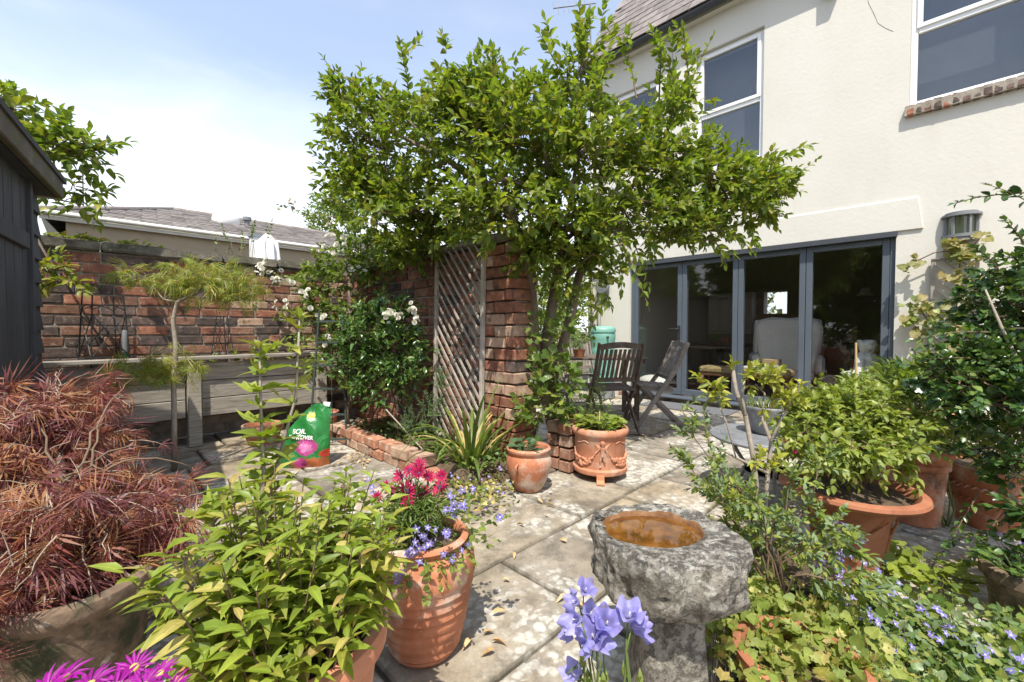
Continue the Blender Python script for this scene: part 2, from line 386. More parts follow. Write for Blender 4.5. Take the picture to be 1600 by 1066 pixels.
pbr('room_floor', [(.12, .045, .025), (.19, .075, .042), (.24, .11, .065)], 3, .5, .2, 40, 0, stretch=(1, 9, 1))
pbr('shed_paint', [(.032, .034, .038), (.046, .048, .053), (.065, .068, .073)], 4, .75, .6, 30, .15, stretch=(6, 6, 1), coord='object')
pbr('shed_trim', [(.07, .06, .045), (.12, .10, .075), (.17, .15, .12)], 7, .9, .7, 30, .1, patch=((.10, .10, .035), 6, .5, .62))
pbr('felt', [(.05, .05, .05), (.09, .085, .08)], 30, .95, .6, 90, 0)
pbr('bungalow_wall', [(.34, .27, .185), (.40, .32, .225)], 3, .9, .2, 60, 0)
pbr('bungalow_tile', [(.10, .085, .076), (.17, .148, .132), (.25, .225, .205)], 5, .85, .4, 30, .3, patch=((.38, .35, .32), 14, .62, .72))
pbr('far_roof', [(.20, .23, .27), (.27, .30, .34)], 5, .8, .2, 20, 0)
pbr('grey_wood', [(.19, .16, .13), (.32, .285, .235), (.43, .39, .33)], 5, .85, .6, 14, .22, stretch=(1, 12, 12), coord='object', patch=((.10, .085, .065), 5, .6, .75), bdist=.004)
pbr('trellis_wood', [(.21, .18, .145), (.32, .28, .235), (.42, .375, .32)], 9, .85, .5, 30, .2, coord='object')
pbr('teak', [(.06, .042, .031), (.11, .08, .06), (.17, .13, .105)], 6, .7, .5, 30, .15, coord='object', stretch=(3, 3, 3))
pbr('teak_grey', [(.11, .09, .075), (.18, .152, .13), (.26, .225, .195)], 6, .75, .5, 30, .1, coord='object')
pbr('terracotta', [(.30, .105, .05), (.44, .165, .08), (.52, .225, .125)], 9, .85, .5, 60, .08, patch=((.56, .44, .35), 7, .49, .66), patch2=((.15, .075, .045), 6, .56, .70), streak=((.17, .085, .05), 9, .55, .72, .6))
pbr('terracotta_new', [(.40, .155, .08), (.50, .21, .115), (.56, .27, .165)], 7, .85, .4, 60, .06, patch=((.57, .42, .32), 6, .49, .68), patch2=((.24, .12, .07), 9, .58, .72), streak=((.22, .11, .065), 9, .56, .72, .5))
pbr('terracotta_dark', [(.24, .085, .04), (.34, .13, .065), (.42, .18, .095)], 6, .8, .35, 50, .1, patch=((.10, .05, .03), 5, .58, .75))
pbr('terracotta_old', [(.10, .07, .048), (.19, .13, .085), (.31, .215, .15)], 14, .95, .9, 40, .1, patch=((.04, .045, .02), 8, .44, .58), patch2=((.42, .36, .28), 18, .6, .7))
pbr('clay_foot', [(.52, .21, .10), (.60, .26, .13)], 8, .8, .2, 60, .05)
pbr('plastic_green', [(.16, .35, .28), (.19, .40, .32)], 3, .42, .1, 40, 0, spec=.5)
pbr('plastic_grey', [(.16, .165, .17), (.21, .215, .22)], 5, .5, .1, 40, .05)
pbr('zinc', [(.14, .145, .15), (.21, .215, .225), (.30, .31, .32)], 12, .55, .4, 60, .05, metal=.3)
pbr('iron_green', [(.035, .05, .045), (.06, .075, .068)], 20, .6, .3, 60, .1)
pbr('tube_green', [(.01, .10, .06), (.015, .14, .085)], 8, .4, .05, 40, 0, spec=.5)
pbr('bark', [(.10, .075, .05), (.19, .145, .10), (.30, .245, .185)], 14, .95, 1.0, 40, .1, stretch=(1, 1, .35), bdist=.015)
pbr('bark_pale', [(.19, .155, .12), (.30, .25, .20), (.40, .35, .29)], 16, .9, .7, 50, .1, bdist=.006)
pbr('stem_green', [(.09, .14, .035), (.14, .19, .055)], 9, .6, .2, 40, 0)
pbr('stem_brown', [(.12, .075, .045), (.20, .135, .085)], 20, .85, .4, 60, .1)
pbr('twig_pale', [(.32, .25, .18), (.44, .36, .27)], 20, .8, .4, 60, .1)
pbr('cane', [(.42, .29, .14), (.55, .40, .21)], 10, .6, .2, 50, .1)
pbr('cloth_white', [(.66, .65, .61), (.74, .73, .70)], 6, .9, .3, 60, .05)
pbr('linen_grey', [(.48, .46, .44), (.58, .56, .53)], 5, .95, .4, 150, .05)
pbr('tapestry', [(.10, .07, .03), (.30, .22, .10), (.42, .34, .20)], 30, .9, .3, 90, 0)
pbr('walnut', [(.09, .04, .018), (.17, .08, .035)], 8, .4, .2, 30, .1)
pbr('ebony', [(.015, .011, .009), (.03, .022, .018)], 8, .45, .1, 30, .1)
pbr('statue_stone', [(.55, .54, .49), (.66, .65, .60), (.74, .73, .69)], 9, .9, .6, 50, 0, patch=((.22, .22, .17), 6, .58, .72))
pbr('paper', [(.55, .53, .48), (.66, .64, .60)], 5, .8, .05, 30, .2)
pbr('cardboard', [(.38, .25, .13), (.45, .31, .18)], 5, .8, .05, 30, .1)
pbr('mat_grey', [(.10, .10, .105), (.15, .15, .155)], 40, .95, .5, 120, 0)
pbr('dead_leaf', [(.30, .17, .07), (.46, .30, .14), (.55, .42, .24)], 30, .8, .2, 50, .3)
pbr('ground', [(.06, .06, .03), (.11, .095, .06), (.15, .13, .09)], 3, .95, .6, 30, 0)
# paving: sandstone with blotches, dark weathering and crusts of pale lichen
def paving():
    m, t = newmat('paving'); g = NT(t)
    v = g.n('ShaderNodeNewGeometry').outputs['Position']; oi = g.n('ShaderNodeObjectInfo').outputs['Random']
    off = g.n('ShaderNodeCombineXYZ', {0: g.math('MULTIPLY', oi, 19.), 1: g.math('MULTIPLY', oi, 43.)}).outputs[0]
    vo = g.n('ShaderNodeVectorMath', {0: v, 1: off}, operation='ADD').outputs[0]
    base = g.ramp(g.noise(vo, 3.2, 8, .62, .4), [(.28, (.135, .112, .085)), (.43, (.24, .205, .155)), (.58, (.34, .295, .228)), (.78, (.44, .39, .31))])
    tint = g.ramp(oi, [(0, (.80, .80, .82)), (.35, (1.0, .97, .92)), (.65, (1.08, .98, .84)), (1, (.92, .93, .95))])
    base = g.mix(1.0, base, tint, 'MULTIPLY')
    dk = g.n('ShaderNodeMapRange', {0: g.noise(vo, 7, 9, .7), 1: .47, 2: .66}).outputs[0]
    base = g.mix(g.math('MULTIPLY', dk, .78), base, (.10, .088, .07, 1))
    # lichen crusts
    wob = g.n('ShaderNodeTexNoise', {'Vector': v, 'Scale': 25, 'Detail': 3}).outputs[1]
    vw = g.mix(.035, v, wob)
    cell = g.n('ShaderNodeTexVoronoi', {'Vector': vw, 'Scale': 26.0, 'Randomness': 1.0})
    spot = g.n('ShaderNodeMapRange', {0: cell.outputs['Distance'], 1: .62, 2: .42}).outputs[0]
    area = g.n('ShaderNodeMapRange', {0: g.math('ADD', g.noise(v, 1.7, 4, .6), g.math('MULTIPLY', oi, .16)), 1: .50, 2: .63}).outputs[0]
    keep = g.math('GREATER_THAN', g.math('ADD', g.n('ShaderNodeSeparateColor', {0: cell.outputs['Color']}).outputs[0], g.math('MULTIPLY', area, .9)), .78)
    lm = g.math('MULTIPLY', g.math('MULTIPLY', spot, keep), g.math('ADD', g.math('MULTIPLY', area, .85), .05), True)
    fine = g.noise(v, 60, 4, .6)
    lcol = g.ramp(fine, [(.3, (.42, .40, .345)), (.5, (.60, .575, .51)), (.7, (.70, .68, .61))])
    crust = g.n('ShaderNodeMapRange', {0: g.noise(v, 13, 9, .7), 1: .40, 2: .56, 3: .45, 4: 1.0}).outputs[0]
    soft = g.math('MULTIPLY', g.math('MULTIPLY', area, .35), crust)
    col = g.mix(soft, base, (.47, .45, .395, 1)); col = g.mix(g.math('MULTIPLY', g.math('MULTIPLY', lm, crust), .9), col, lcol)
    # grit and moss gathered along the joints
    gs = g.n('ShaderNodeSeparateXYZ', {0: g.n('ShaderNodeTexCoord').outputs['Generated']})
    ex = g.math('MINIMUM', gs.outputs[0], g.math('SUBTRACT', 1.0, gs.outputs[0])); ey = g.math('MINIMUM', gs.outputs[1], g.math('SUBTRACT', 1.0, gs.outputs[1]))
    ed_ = g.math('ADD', g.math('MINIMUM', ex, ey), g.math('MULTIPLY', g.math('SUBTRACT', g.noise(v, 11, 5, .65), .5), .16))
    col = g.mix(g.n('ShaderNodeMapRange', {0: ed_, 1: .04, 2: -.01, 4: .5}).outputs[0], col, (.075, .066, .042, 1))
    gr = g.n('ShaderNodeMapRange', {0: g.noise(v, 90, 5, .7), 1: .35, 2: .75, 3: .82, 4: 1.12}).outputs[0]
    col = g.mix(1.0, col, g.n('ShaderNodeCombineXYZ', {0: gr, 1: gr, 2: gr}).outputs[0], 'MULTIPLY')
    h = g.math('ADD', g.math('MULTIPLY', g.noise(vo, 14, 9, .62), .8), g.math('MULTIPLY', lm, .10))
    bm = g.n('ShaderNodeBump', {'Strength': .55, 'Distance': .012, 'Height': h})
    b = g.n('ShaderNodeBsdfPrincipled', {'Base Color': col, 'Roughness': .88, 'Specular IOR Level': .25, 'Normal': bm.outputs[0]})
    t.links.new(b.outputs[0], g.n('ShaderNodeOutputMaterial').inputs[0])
paving()
glassmat('door_glass', (.97, .98, .975), 0, 1.52, .012)
glassmat('window_glass', (.74, .76, .78), 0, 1.5, .05)
# ================================================================== ground and patio
tag(MB().add([(-150, -150, -.06), (150, -150, -.06), (150, 150, -.06), (-150, 150, -.06)], [(0, 1, 2, 3)]).obj('ground', 'ground'), 'dark earth ground under and around the garden', 'ground', kind='structure')
patio = MB().add([(-3.4, -3.4, -.026), (6.02, -3.4, -.026), (6.02, 5.2, -.026), (-3.4, 5.2, -.026)], [(0, 1, 2, 3)]).obj('patio', 'joint')
tag(patio, 'weathered stone slab patio with lichen and open joints', 'patio', kind='structure')
def slabmesh(seed):
    q = random.Random(seed); b = MB(); n = 7; e = .010
    out = []
    for (ax, ay, bx, by) in ((-.5, -.5, .5, -.5), (.5, -.5, .5, .5), (.5, .5, -.5, .5), (-.5, .5, -.5, -.5)):
        for i in range(n):
            t = i / n; k = 0 if i == 0 else q.uniform(0, .010)
            x, y = ax + (bx - ax) * t, ay + (by - ay) * t
            out.append((x * (1 - k), y * (1 - k)))
    c = len(out); vs = [(x * .982, y * .982, 0) for x, y in out] + [(x, y, -.011) for x, y in out] + [(x, y, -.05) for x, y in out]
    fs = [tuple(range(c))] + [(i, c + i, c + (i + 1) % c, (i + 1) % c) for i in range(c)] + [(c + i, 2 * c + i, 2 * c + (i + 1) % c, c + (i + 1) % c) for i in range(c)]
    return b.add(vs, fs).mesh('slab', 'paving')
SLABS = [slabmesh(i) for i in range(6)]
q = random.Random(21)
YB = [-3.3, -2.55, -1.75, -.95, -.32, .40, .92, 1.39, 2.0, 2.62, 3.28, 3.95, 4.55, 5.16]
for y0, y1 in zip(YB, YB[1:]):
    x = -3.2 + q.uniform(0, .4); xs = [x]
    while x < 6.0:
        x += q.choice((.5, .62, .75, .9, 1.05)) * q.uniform(.93, 1.05)
        xs.append(min(x, 6.0))
    if abs(y0 - .92) < .01: k = min(range(len(xs)), key=lambda i: abs(xs[i] - 1.315)); xs[k] = 1.315
    if abs(y0 - 1.39) < .01: k = min(range(len(xs)), key=lambda i: abs(xs[i] - 1.95)); xs[k] = 1.95
    for x0, x1 in zip(xs, xs[1:]):
        if x1 - x0 < .12: continue
        if y1 < -1.2 and x1 < 1.0: continue
        o = link('slab', q.choice(SLABS), patio); gp = .014
        o.location = ((x0 + x1) / 2, (y0 + y1) / 2, q.uniform(-.006, .004)); o.scale = (x1 - x0 - gp, y1 - y0 - gp, 1)
        o.rotation_euler = (q.uniform(-.006, .006), q.uniform(-.006, .006), q.uniform(-.006, .006) + (math.pi if q.random() < .5 else 0))
# ================================================================== brick walls
def brickmesh(L, D, H, seed, mat):
    q = random.Random(seed); bm = bmesh.new(); bmesh.ops.create_cube(bm, size=1)
    for v in bm.verts: v.co = Vector((v.co.x * L, v.co.y * D, v.co.z * H)) + rv(q, .0020)
    bmesh.ops.bevel(bm, geom=list(bm.edges), offset=.006, segments=1, affect='EDGES', clamp_overlap=True)
    for v in bm.verts: v.co += rv(q, .0018)
    me = bpy.data.meshes.new('brick'); bm.to_mesh(me); bm.free(); me.materials.append(MATS[mat]); return me
BR = {}
def brick(parent, c, L, D, H, mat, q, rz=0, rx=0):
    key = (round(L, 2), round(D, 2), round(H, 3), q.randrange(3), mat)
    if key not in BR: BR[key] = brickmesh(key[0], key[1], H, hash(key[:4]) % 999, mat)
    o = link('brick', BR[key], parent); o.location = Vector(c) - parent.location
    o.rotation_euler = (q.uniform(-.012, .012) + rx, q.uniform(-.015, .015), rz + q.uniform(-.012, .012)); return o
CO = .09
YW, XW, YP = 5.17, 2.286, 2.225
wall1 = thing('garden_wall', (.9, YW, 0), 'old red and dark brick garden wall with stone coping behind the wooden planter', 'wall')
MB().box((-.05, YW + .121, .86), (5.2, .23, 1.72)).obj('mortar', 'mortar', wall1, loc=(.9, YW, 0)).location = (0, 0, 0)
q = random.Random(5)
for row in range(19):
    z = row * CO + .045
    if z > 1.71: break
    x = -.62 + (row % 2) * .12 + q.uniform(-.03, .03)
    while x < 2.28:
        L = .225 if q.random() < .8 else .105
        gp = .013
        if x + L > 2.30: L = .105
        if z > .66 or x > 1.7:
            hi = z > 1.2
            w = q.random()
            mat = ('brick_red' if w < .55 else 'brick_dark' if w < .75 else 'brick_brown') if hi else ('brick_dark' if w < .52 else 'brick_brown' if w < .88 else 'brick_red')
            if x > 1.0 and q.random() < .3: mat = 'brick_pale'
            brick(wall1, (x + L / 2, YW + .05 - q.uniform(0, .007), z + q.uniform(-.003, .003)), L, .1, .077, mat, q)
        x += L + gp
def coping(parent, a, b, wdt, th, z, lens, q):
    a, b = Vector(a), Vector(b); u = (b - a).normalized(); tot = (b - a).length; s = 0; i = 0
    while s < tot - .1:
        L = min(lens[i % len(lens)], tot - s); i += 1
        bm = bmesh.new(); bmesh.ops.create_cube(bm, size=1)
        bmesh.ops.subdivide_edges(bm, edges=[e for e in bm.edges if abs((e.verts[0].co - e.verts[1].co).x) > .5], cuts=5)
        for v in bm.verts: v.co = Vector((v.co.x * (L - .012), v.co.y * wdt, v.co.z * th)) + rv(q, .003)
        bmesh.ops.bevel(bm, geom=[e for e in bm.edges if e.calc_face_angle(0) > .8], offset=.012, segments=2, affect='EDGES')
        me = bpy.data.meshes.new('coping_stone'); bm.to_mesh(me); bm.free(); me.materials.append(MATS['coping']); me.shade_smooth(); me.set_sharp_from_angle(angle=R(50))
        o = link('coping_stone', me, parent); o.location = a + u * (s + L / 2) + Vector((0, 0, z)) - parent.location; o.rotation_euler = (q.uniform(-.01, .01), q.uniform(-.006, .006), math.atan2(u.y, u.x)); s += L
coping(wall1, (-2.6, YW + .12, 0), (2.25, YW + .12, 0), .33, .085, 1.765, [.9, .95, .86, .9, .5, .8], q)
wall2 = thing('garden_wall', (XW, 3.7, 0), 'shaded brick wall ending in a brick pier behind the diamond trellis', 'wall')
MB().box((XW + .110, 3.70, .85), (.206, 2.90, 1.70)).obj('mortar', 'mortar', wall2, loc=(XW, 3.7, 0)).location = (0, 0, 0)
for row in range(19):
    z = row * CO + .045
    # pier: full-thickness bricks at the free end
    y = YP; first = .225 if row % 2 else .105
    for L in ([.225, .105, .105] if row % 2 else [.105, .225, .105]):
        w = q.random(); mat = 'brick_red' if w < .50 else 'brick_pale' if w < .88 else 'brick_dark' if w < .93 else 'brick_brown'
        brick(wall2, (XW + .105 - q.uniform(0, .006) - .012, y + L / 2, z + q.uniform(-.003, .003)), .25, L, .077, mat, q)
        y += L + .013
    y = 2.70 + (row % 2) * .115
    while y < 5.16:
        L = .225 if q.random() < .82 else .105
        w = q.random(); mat = 'brick_red' if w < .6 else 'brick_dark' if w < .78 else 'brick_brown'
        if y + L < 5.17: brick(wall2, (XW + .045 - q.uniform(0, .005), y + L / 2, z + q.uniform(-.003, .003)), L, .1, .077, mat, q, R(90))
        y += L + .013
coping(wall2, (XW + .11, YP - .04, 0), (XW + .11, 5.0, 0), .34, .07, 1.75, [.62, .7, .66, .75], q)
# low stub of masonry beyond the pier
stub = thing('low_wall', (2.53, 1.93, 0), 'low crumbling brick stub behind the small round pot beside the pier', 'wall')
for row in range(4):
    for k in range(2):
        brick(stub, (2.56 + .02 * q.random(), 2.09 - .118 * k - .05, .045 + row * CO), .22, .105, .077, q.choice(('brick_pale', 'edging_brick', 'brick_brown')), q)
# edging of the planting bed
edge = thing('brick_edging', (1.7, 3.2, 0), 'two-course old brick edging round the narrow planting bed', 'edging')
for row in range(2):
    y = 2.42 + row * .1
    while y < 3.95:
        L = .215; brick(edge, (1.70 + .05 * (3.2 - y) * .2 + q.uniform(-.014, .014), y + L / 2, .036 + row * .078), L, .11, .075, q.choice(('edging_brick', 'brick_pale', 'edging_brick')), q, R(90) + q.uniform(-.06, .06)); y += L + .012
    x = 1.78 + row * .1
    while x < 2.2:
        brick(edge, (x + .1, 4.0 + q.uniform(-.01, .01), .036 + row * .078), .215, .11, .075, 'edging_brick', q, q.uniform(-.06, .06)); x += .228
def mound(name, x0, x1, y0, y1, z, mat, parent=None, n=16, amp=.02, seed=0):
    q = random.Random(seed); b = MB(); vs = []; 
    for i in range(n + 1):
        for j in range(n + 1):
            ed = min(i, n - i, j, n - j) / n
            vs.append((x0 + (x1 - x0) * i / n, y0 + (y1 - y0) * j / n, z * min(1, ed * 7 + .0) - .02 + q.uniform(-amp, amp) * (ed > 0)))
    b.add(vs, [(i * (n + 1) + j, (i + 1) * (n + 1) + j, (i + 1) * (n + 1) + j + 1, i * (n + 1) + j + 1) for i in range(n) for j in range(n)])
    return b.obj(name, mat, parent, smooth=True)
tag(mound('soil_bed', 1.66, 2.40, 2.05, 4.1, .12, 'soil', n=22), 'dark soil of the narrow bed under the trellis', 'soil', kind='structure')
# ================================================================== house
XH, YE = 6.02, 4.2
DY0, DY1, DZ0, DZ1 = .335, 3.42, .09, 2.06
WINS = [(2.95, 3.75, 3.5, 4.74), (1.60, 2.435, 3.2, 4.81), (-.64, .262, 3.33, 4.95)]
house = thing('house', (XH, .6, 0), 'cream rendered house with slate roof and grey folding glass doors', 'house')
hl = house.location
def H(b, name, mats, parent=house, **k):
    b.v = [tuple(Vector(v) - hl) for v in b.v]; return b.obj(name, mats, parent, **k)
def wall_with_holes(X, th, y0, y1, z0, z1, holes):
    ys = sorted({y0, y1, *[h[0] for h in holes], *[h[1] for h in holes]}); zs = sorted({z0, z1, *[h[2] for h in holes], *[h[3] for h in holes]})
    solid = lambda i, j: 0 <= i < len(ys) - 1 and 0 <= j < len(zs) - 1 and not any(h[0] <= (ys[i] + ys[i + 1]) / 2 <= h[1] and h[2] <= (zs[j] + zs[j + 1]) / 2 <= h[3] for h in holes)
    b = MB(); X2 = X + th
    for i in range(len(ys) - 1):
        for j in range(len(zs) - 1):
            if not solid(i, j): continue
            a, c, e, f = ys[i], ys[i + 1], zs[j], zs[j + 1]
            b.add([(X, a, e), (X, c, e), (X, c, f), (X, a, f)], [(0, 3, 2, 1)]); b.add([(X2, a, e), (X2, c, e), (X2, c, f), (X2, a, f)], [(0, 1, 2, 3)])
            if not solid(i - 1, j): b.add([(X, a, e), (X2, a, e), (X2, a, f), (X, a, f)], [(0, 1, 2, 3)])
            if not solid(i + 1, j): b.add([(X, c, e), (X2, c, e), (X2, c, f), (X, c, f)], [(3, 2, 1, 0)])
            if not solid(i, j - 1): b.add([(X, a, e), (X2, a, e), (X2, c, e), (X, c, e)], [(3, 2, 1, 0)])
            if not solid(i, j + 1): b.add([(X, a, f), (X2, a, f), (X2, c, f), (X, c, f)], [(0, 1, 2, 3)])
    return b
H(wall_with_holes(XH, .3, -4.2, YE, -.05, 5.40, [(DY0, DY1, -.05, DZ1)] + WINS), 'front_wall', 'render_wall')
H(MB().box(((XH + 10.8) / 2 + .15, YE - .15, 2.7), (10.8 - XH - .3, .296, 5.4)), 'side_wall', 'render_wall')
H(MB().box(((XH + 10.8) / 2 + .15, -4.05, 2.7), (10.8 - XH - .3, .296, 5.4)), 'side_wall', 'render_wall')
H(wall_with_holes(10.5, .3, -3.9, YE - .3, 0, 5.4, [(2.28, 2.72, 1.38, 1.86)]), 'rear_wall', 'room_wall')
sl_ = 1.33
for y in (YE - .02, -4.1):
    g_ = MB(); g_.add([(XH, y, 5.4), (10.8, y, 5.4), (8.41, y, 5.4 + 2.39 * sl_)], [(0, 1, 2)]); H(g_, 'gable', 'render_wall')
# lintel of thicker render over the doors
lv = [(.13, DZ1 + .008), (3.6, DZ1 + .02), (3.55, DZ1 + .30), (1.9, DZ1 + .34), (.17, DZ1 + .33)]
b = MB(); n = len(lv)
b.add([(XH - .022, y, z) for y, z in lv] + [(XH + .01, y, z + .02 * (i > 1)) for i, (y, z) in enumerate(lv)], [tuple(range(n))[::-1]] + [(i, (i + 1) % n, n + (i + 1) % n, n + i) for i in range(n)])
H(b, 'lintel', 'render_wall', bevel=.006)
# roof
roof_dir = Vector((1, 0, sl_)).normalized(); ev = Vector((XH - .16, 0, 5.40 - .16 * sl_ + .1))
b = MB(); a0, a1 = YE + .06, -4.3; rg_ = Vector((8.41, 0, ev.z + (8.41 - ev.x) * sl_))
th_ = Vector((-sl_, 0, 1)).normalized() * .06
b.add([(ev.x, a0, ev.z), (ev.x, a1, ev.z), (rg_.x, a1, rg_.z), (rg_.x, a0, rg_.z)] + [(ev.x + th_.x, a0, ev.z + th_.z), (ev.x + th_.x, a1, ev.z + th_.z), (rg_.x + th_.x, a1, rg_.z + th_.z), (rg_.x + th_.x, a0, rg_.z + th_.z)], [(0, 1, 2, 3), (4, 7, 6, 5), (0, 4, 5, 1), (0, 3, 7, 4)])
b.add([(rg_.x, a0, rg_.z), (rg_.x, a1, rg_.z), (11.0, a1, 5.3), (11.0, a0, 5.3)], [(0, 1, 2, 3)])
roof = H(b, 'roof', 'slate')
q = random.Random(3); sm = {}
for row in range(13):
    for k in range(9):
        y = YE + .05 - (k + .5 + .5 * (row % 2)) * .30
        v = q.randrange(3)
        if v not in sm:
            bb = MB().box((0, 0, 0), (.40, .292, .012)); sm[v] = bb.mesh('slate_tile', 'slate')
        o = link('slate_tile', sm[v], roof); p = ev + th_ + roof_dir * (row * .23 + .16) + Vector((0, y, 0)) + th_.normalized() * (.018 + q.uniform(0, .003))
        o.location = p - hl; o.rotation_euler = (q.uniform(-.01, .01), -math.atan(sl_) + .035, q.uniform(-.008, .008))
b = MB(); b.bar(ev + Vector((0, YE + .085, -.03)), rg_ + Vector((0, YE + .085, -.03)), .05, .16); H(b, 'verge_board', 'lead')
b = MB()
prof = [(math.cos(R(a)) * .055, math.sin(R(a)) * .055) for a in range(180, 361, 20)]
gy = [YE + .05, -4.2]
vs = [(ev.x - .02 + x, y, ev.z + .0 + z) for y in gy for x, z in prof]; k = len(prof)
b.add(vs, [(i, i + 1, k + i + 1, k + i) for i in range(k - 1)])
H(b, 'gutter', 'anthracite_dark')
H(MB().box((XH - .05, (YE - 4.2) / 2, 5.28), (.1, 8.35, .10)), 'eaves_board', 'render_wall')
# upstairs windows: frame and sash are parts with their panes
for wi, (y0, y1, z0, z1) in enumerate(WINS):
    X = XH + .055
    f = MB(); t = .055
    zm = z0 + (z1 - z0) * .47
    for (a, c, e, g2) in ((y0, y0 + t, z0, z1), (y1 - t, y1, z0, z1), (y0 + t, y1 - t, z0, z0 + t), (y0 + t, y1 - t, z1 - t, z1), (y0 + t, y1 - t, zm - .03, zm + .03)):
        f.box((X + .035, (a + c) / 2, (e + g2) / 2), (.07, c - a - .001, g2 - e - .001))
    win = H(f, 'window', 'white_upvc', bevel=.006)
    s = MB(); t2 = .045; a, c, e, g2 = y0 + t - .012, y1 - t + .012, zm + .02, z1 - t + .012; X3 = X - .018
    for (p1, p2, p3, p4) in ((a, a + t2, e, g2), (c - t2, c, e, g2), (a + t2, c - t2, e, e + t2), (a + t2, c - t2, g2 - t2, g2)): s.box((X3 + .03, (p1 + p2) / 2, (p3 + p4) / 2), (.06, p2 - p1, p4 - p3))
    H(s, 'sash', 'white_upvc', win, bevel=.005)
    H(MB().box((X3 + .03, (a + c) / 2, (e + g2) / 2), (.008, c - a - .05, g2 - e - .05)), 'pane', 'window_glass', win)
    H(MB().box((X + .03, (y0 + y1) / 2, (z0 + zm) / 2), (.008, y1 - y0 - .08, zm - z0 - .05)), 'pane', 'window_glass', win)
    H(MB().box((XH + .34, (y0 + y1) / 2, (z0 + z1) / 2), (.02, y1 - y0 + .5, z1 - z0 + .6)), 'cloud_grey_backing', 'plastic_grey', win)  # added sheet behind the panes; its grey stands in for reflected cloud
    if wi == 2:
        ys = y1 + .02; k = 0
        while ys > y0 - .05:
            wd = .066 + q.uniform(-.004, .004)
            o = link('sill_brick', brickmesh(.14, wd - .010, .100, 50 + k, 'brick_red' if k in (0, 2, 4) else 'brick_dark'), win)
            o.location = Vector((XH + .012, ys - wd / 2, z0 - .062)) - hl; o.rotation_euler = (q.uniform(-.008, .008), R(6), 0); ys -= wd; k += 1
        H(MB().box((XH + .002, (y0 + y1) / 2, z0 - .062), (.12, y1 - y0 + .06, .092)), 'sill_bed', 'mortar', win)
# folding doors
XD = XH + .05
f = MB()
for (a, c, e, g2) in ((DY0, DY0 + .045, DZ0, DZ1), (DY1 - .045, DY1, DZ0, DZ1), (DY0 + .045, DY1 - .045, DZ1 - .04, DZ1)): f.box((XD + .04, (a + c) / 2, (e + g2) / 2), (.09, c - a, g2 - e))
H(f, 'door_frame', 'anthracite', bevel=.003)
H(MB().box((XH - .012, (DY0 + DY1) / 2, DZ1 - .018), (.05, DY1 - DY0 + .02, .05)), 'drip_rail', 'anthracite_dark')
H(MB().box((XH - .03, (DY0 + DY1) / 2, DZ0 - .012), (.22, DY1 - DY0 + .02, .024)), 'door_sill', 'anthracite', bevel=.004)
yy = DY0 - .05; k = 0
step = H(MB().box((XH + .11, (DY0 + DY1) / 2, .02), (.30, DY1 - DY0 - .01, .09)), 'step', 'mortar')
while yy < DY1:
    o = brick(house, (XH + .02, yy + .11, .03), .225, .10, .066, q.choice(('brick_red', 'brick_brown')), q, R(90)); o.parent = step; yy += .237
LV = [3.375, 2.617, 1.875, 1.131, .38]
for i in range(4):
    y1, y0 = LV[i] - .003, LV[i + 1] + .003; z0, z1 = DZ0 + .012, DZ1 - .045; t = .062; l = MB(); X = XD + .03
    for (a, c, e, g2) in ((y0, y0 + t, z0, z1), (y1 - t, y1, z0, z1), (y0 + t, y1 - t, z0, z0 + t + .02), (y0 + t, y1 - t, z1 - t, z1)): l.box((X, (a + c) / 2, (e + g2) / 2), (.07, c - a, g2 - e))
    leaf = H(l, 'door_leaf', 'anthracite', bevel=.004)
    H(MB().box((X, (y0 + y1) / 2, (z0 + z1) / 2), (.024, y1 - y0 - 2 * t + .01, z1 - z0 - 2 * t)), 'pane', 'door_glass', leaf)
    if i == 0:
        hb = MB(); hb.box((X - .045, y0 + .031, 1.0), (.018, .03, .20)); hb.tube([(X - .05, y0 + .031, 1.05), (X - .09, y0 + .031, 1.05), (X - .10, y0 + .05, 1.05), (X - .10, y0 + .15, 1.052)], .009, 8); H(hb, 'handle', 'black_metal', leaf)
# room behind the doors
H(MB().box((8.4, 0, .03), (4.15, 7.7, .06)), 'room_floor', 'room_floor')
H(MB().box((8.4, 0, 2.62), (4.15, 7.7, .06)), 'room_ceiling', 'room_wall')
H(MB().box((8.4, -1.9, 1.3), (4.1, .1, 2.5)), 'room_wall', 'room_wall')
H(MB().box((10.62, 2.52, 1.62), (.03, .75, .75)), 'pane', 'door_glass')
# hairline crack and vent high on the wall
cr = [onX(x, y, XH - .0005) for x, y in ((1352, -30), (1357, 4), (1366, 22), (1372, 36), (1384, 44), (1396, 49))]
H(MB().tube(cr, .0022, 4), 'crack', 'coping')
b = MB(); b.box((XH - .06, .92, 4.93), (.12, .13, .28)); H(b, 'vent_hood', 'lead', bevel=.01)
# pipes at the house corner
b = MB(); b.tube([(XH - .05, 4.10, .0), (XH - .05, 4.10, 5.2)], .022, 8); H(b, 'downpipe', 'render_wall', smooth=True)
b = MB(); b.tube([(XH - .04, 3.98, .9), (XH - .04, 3.98, 1.95), (XH - .04, 4.08, 1.95)], .011, 8); b.box((XH - .05, 4.06, 1.02), (.08, .12, .16)); H(b, 'meter_pipe', 'plastic_grey')
# ================================================================== shed
sa = G(60, 700); A = Vector((-.21, 4.03, 0)); u = Vector((.13, .99, 0)).normalized(); nrm = Vector((u.y, -u.x, 0))
shed = thing('garden_shed', A, 'dark grey painted timber shed with mossy roof edge at the left', 'shed', rz=math.atan2(u.y, u.x))
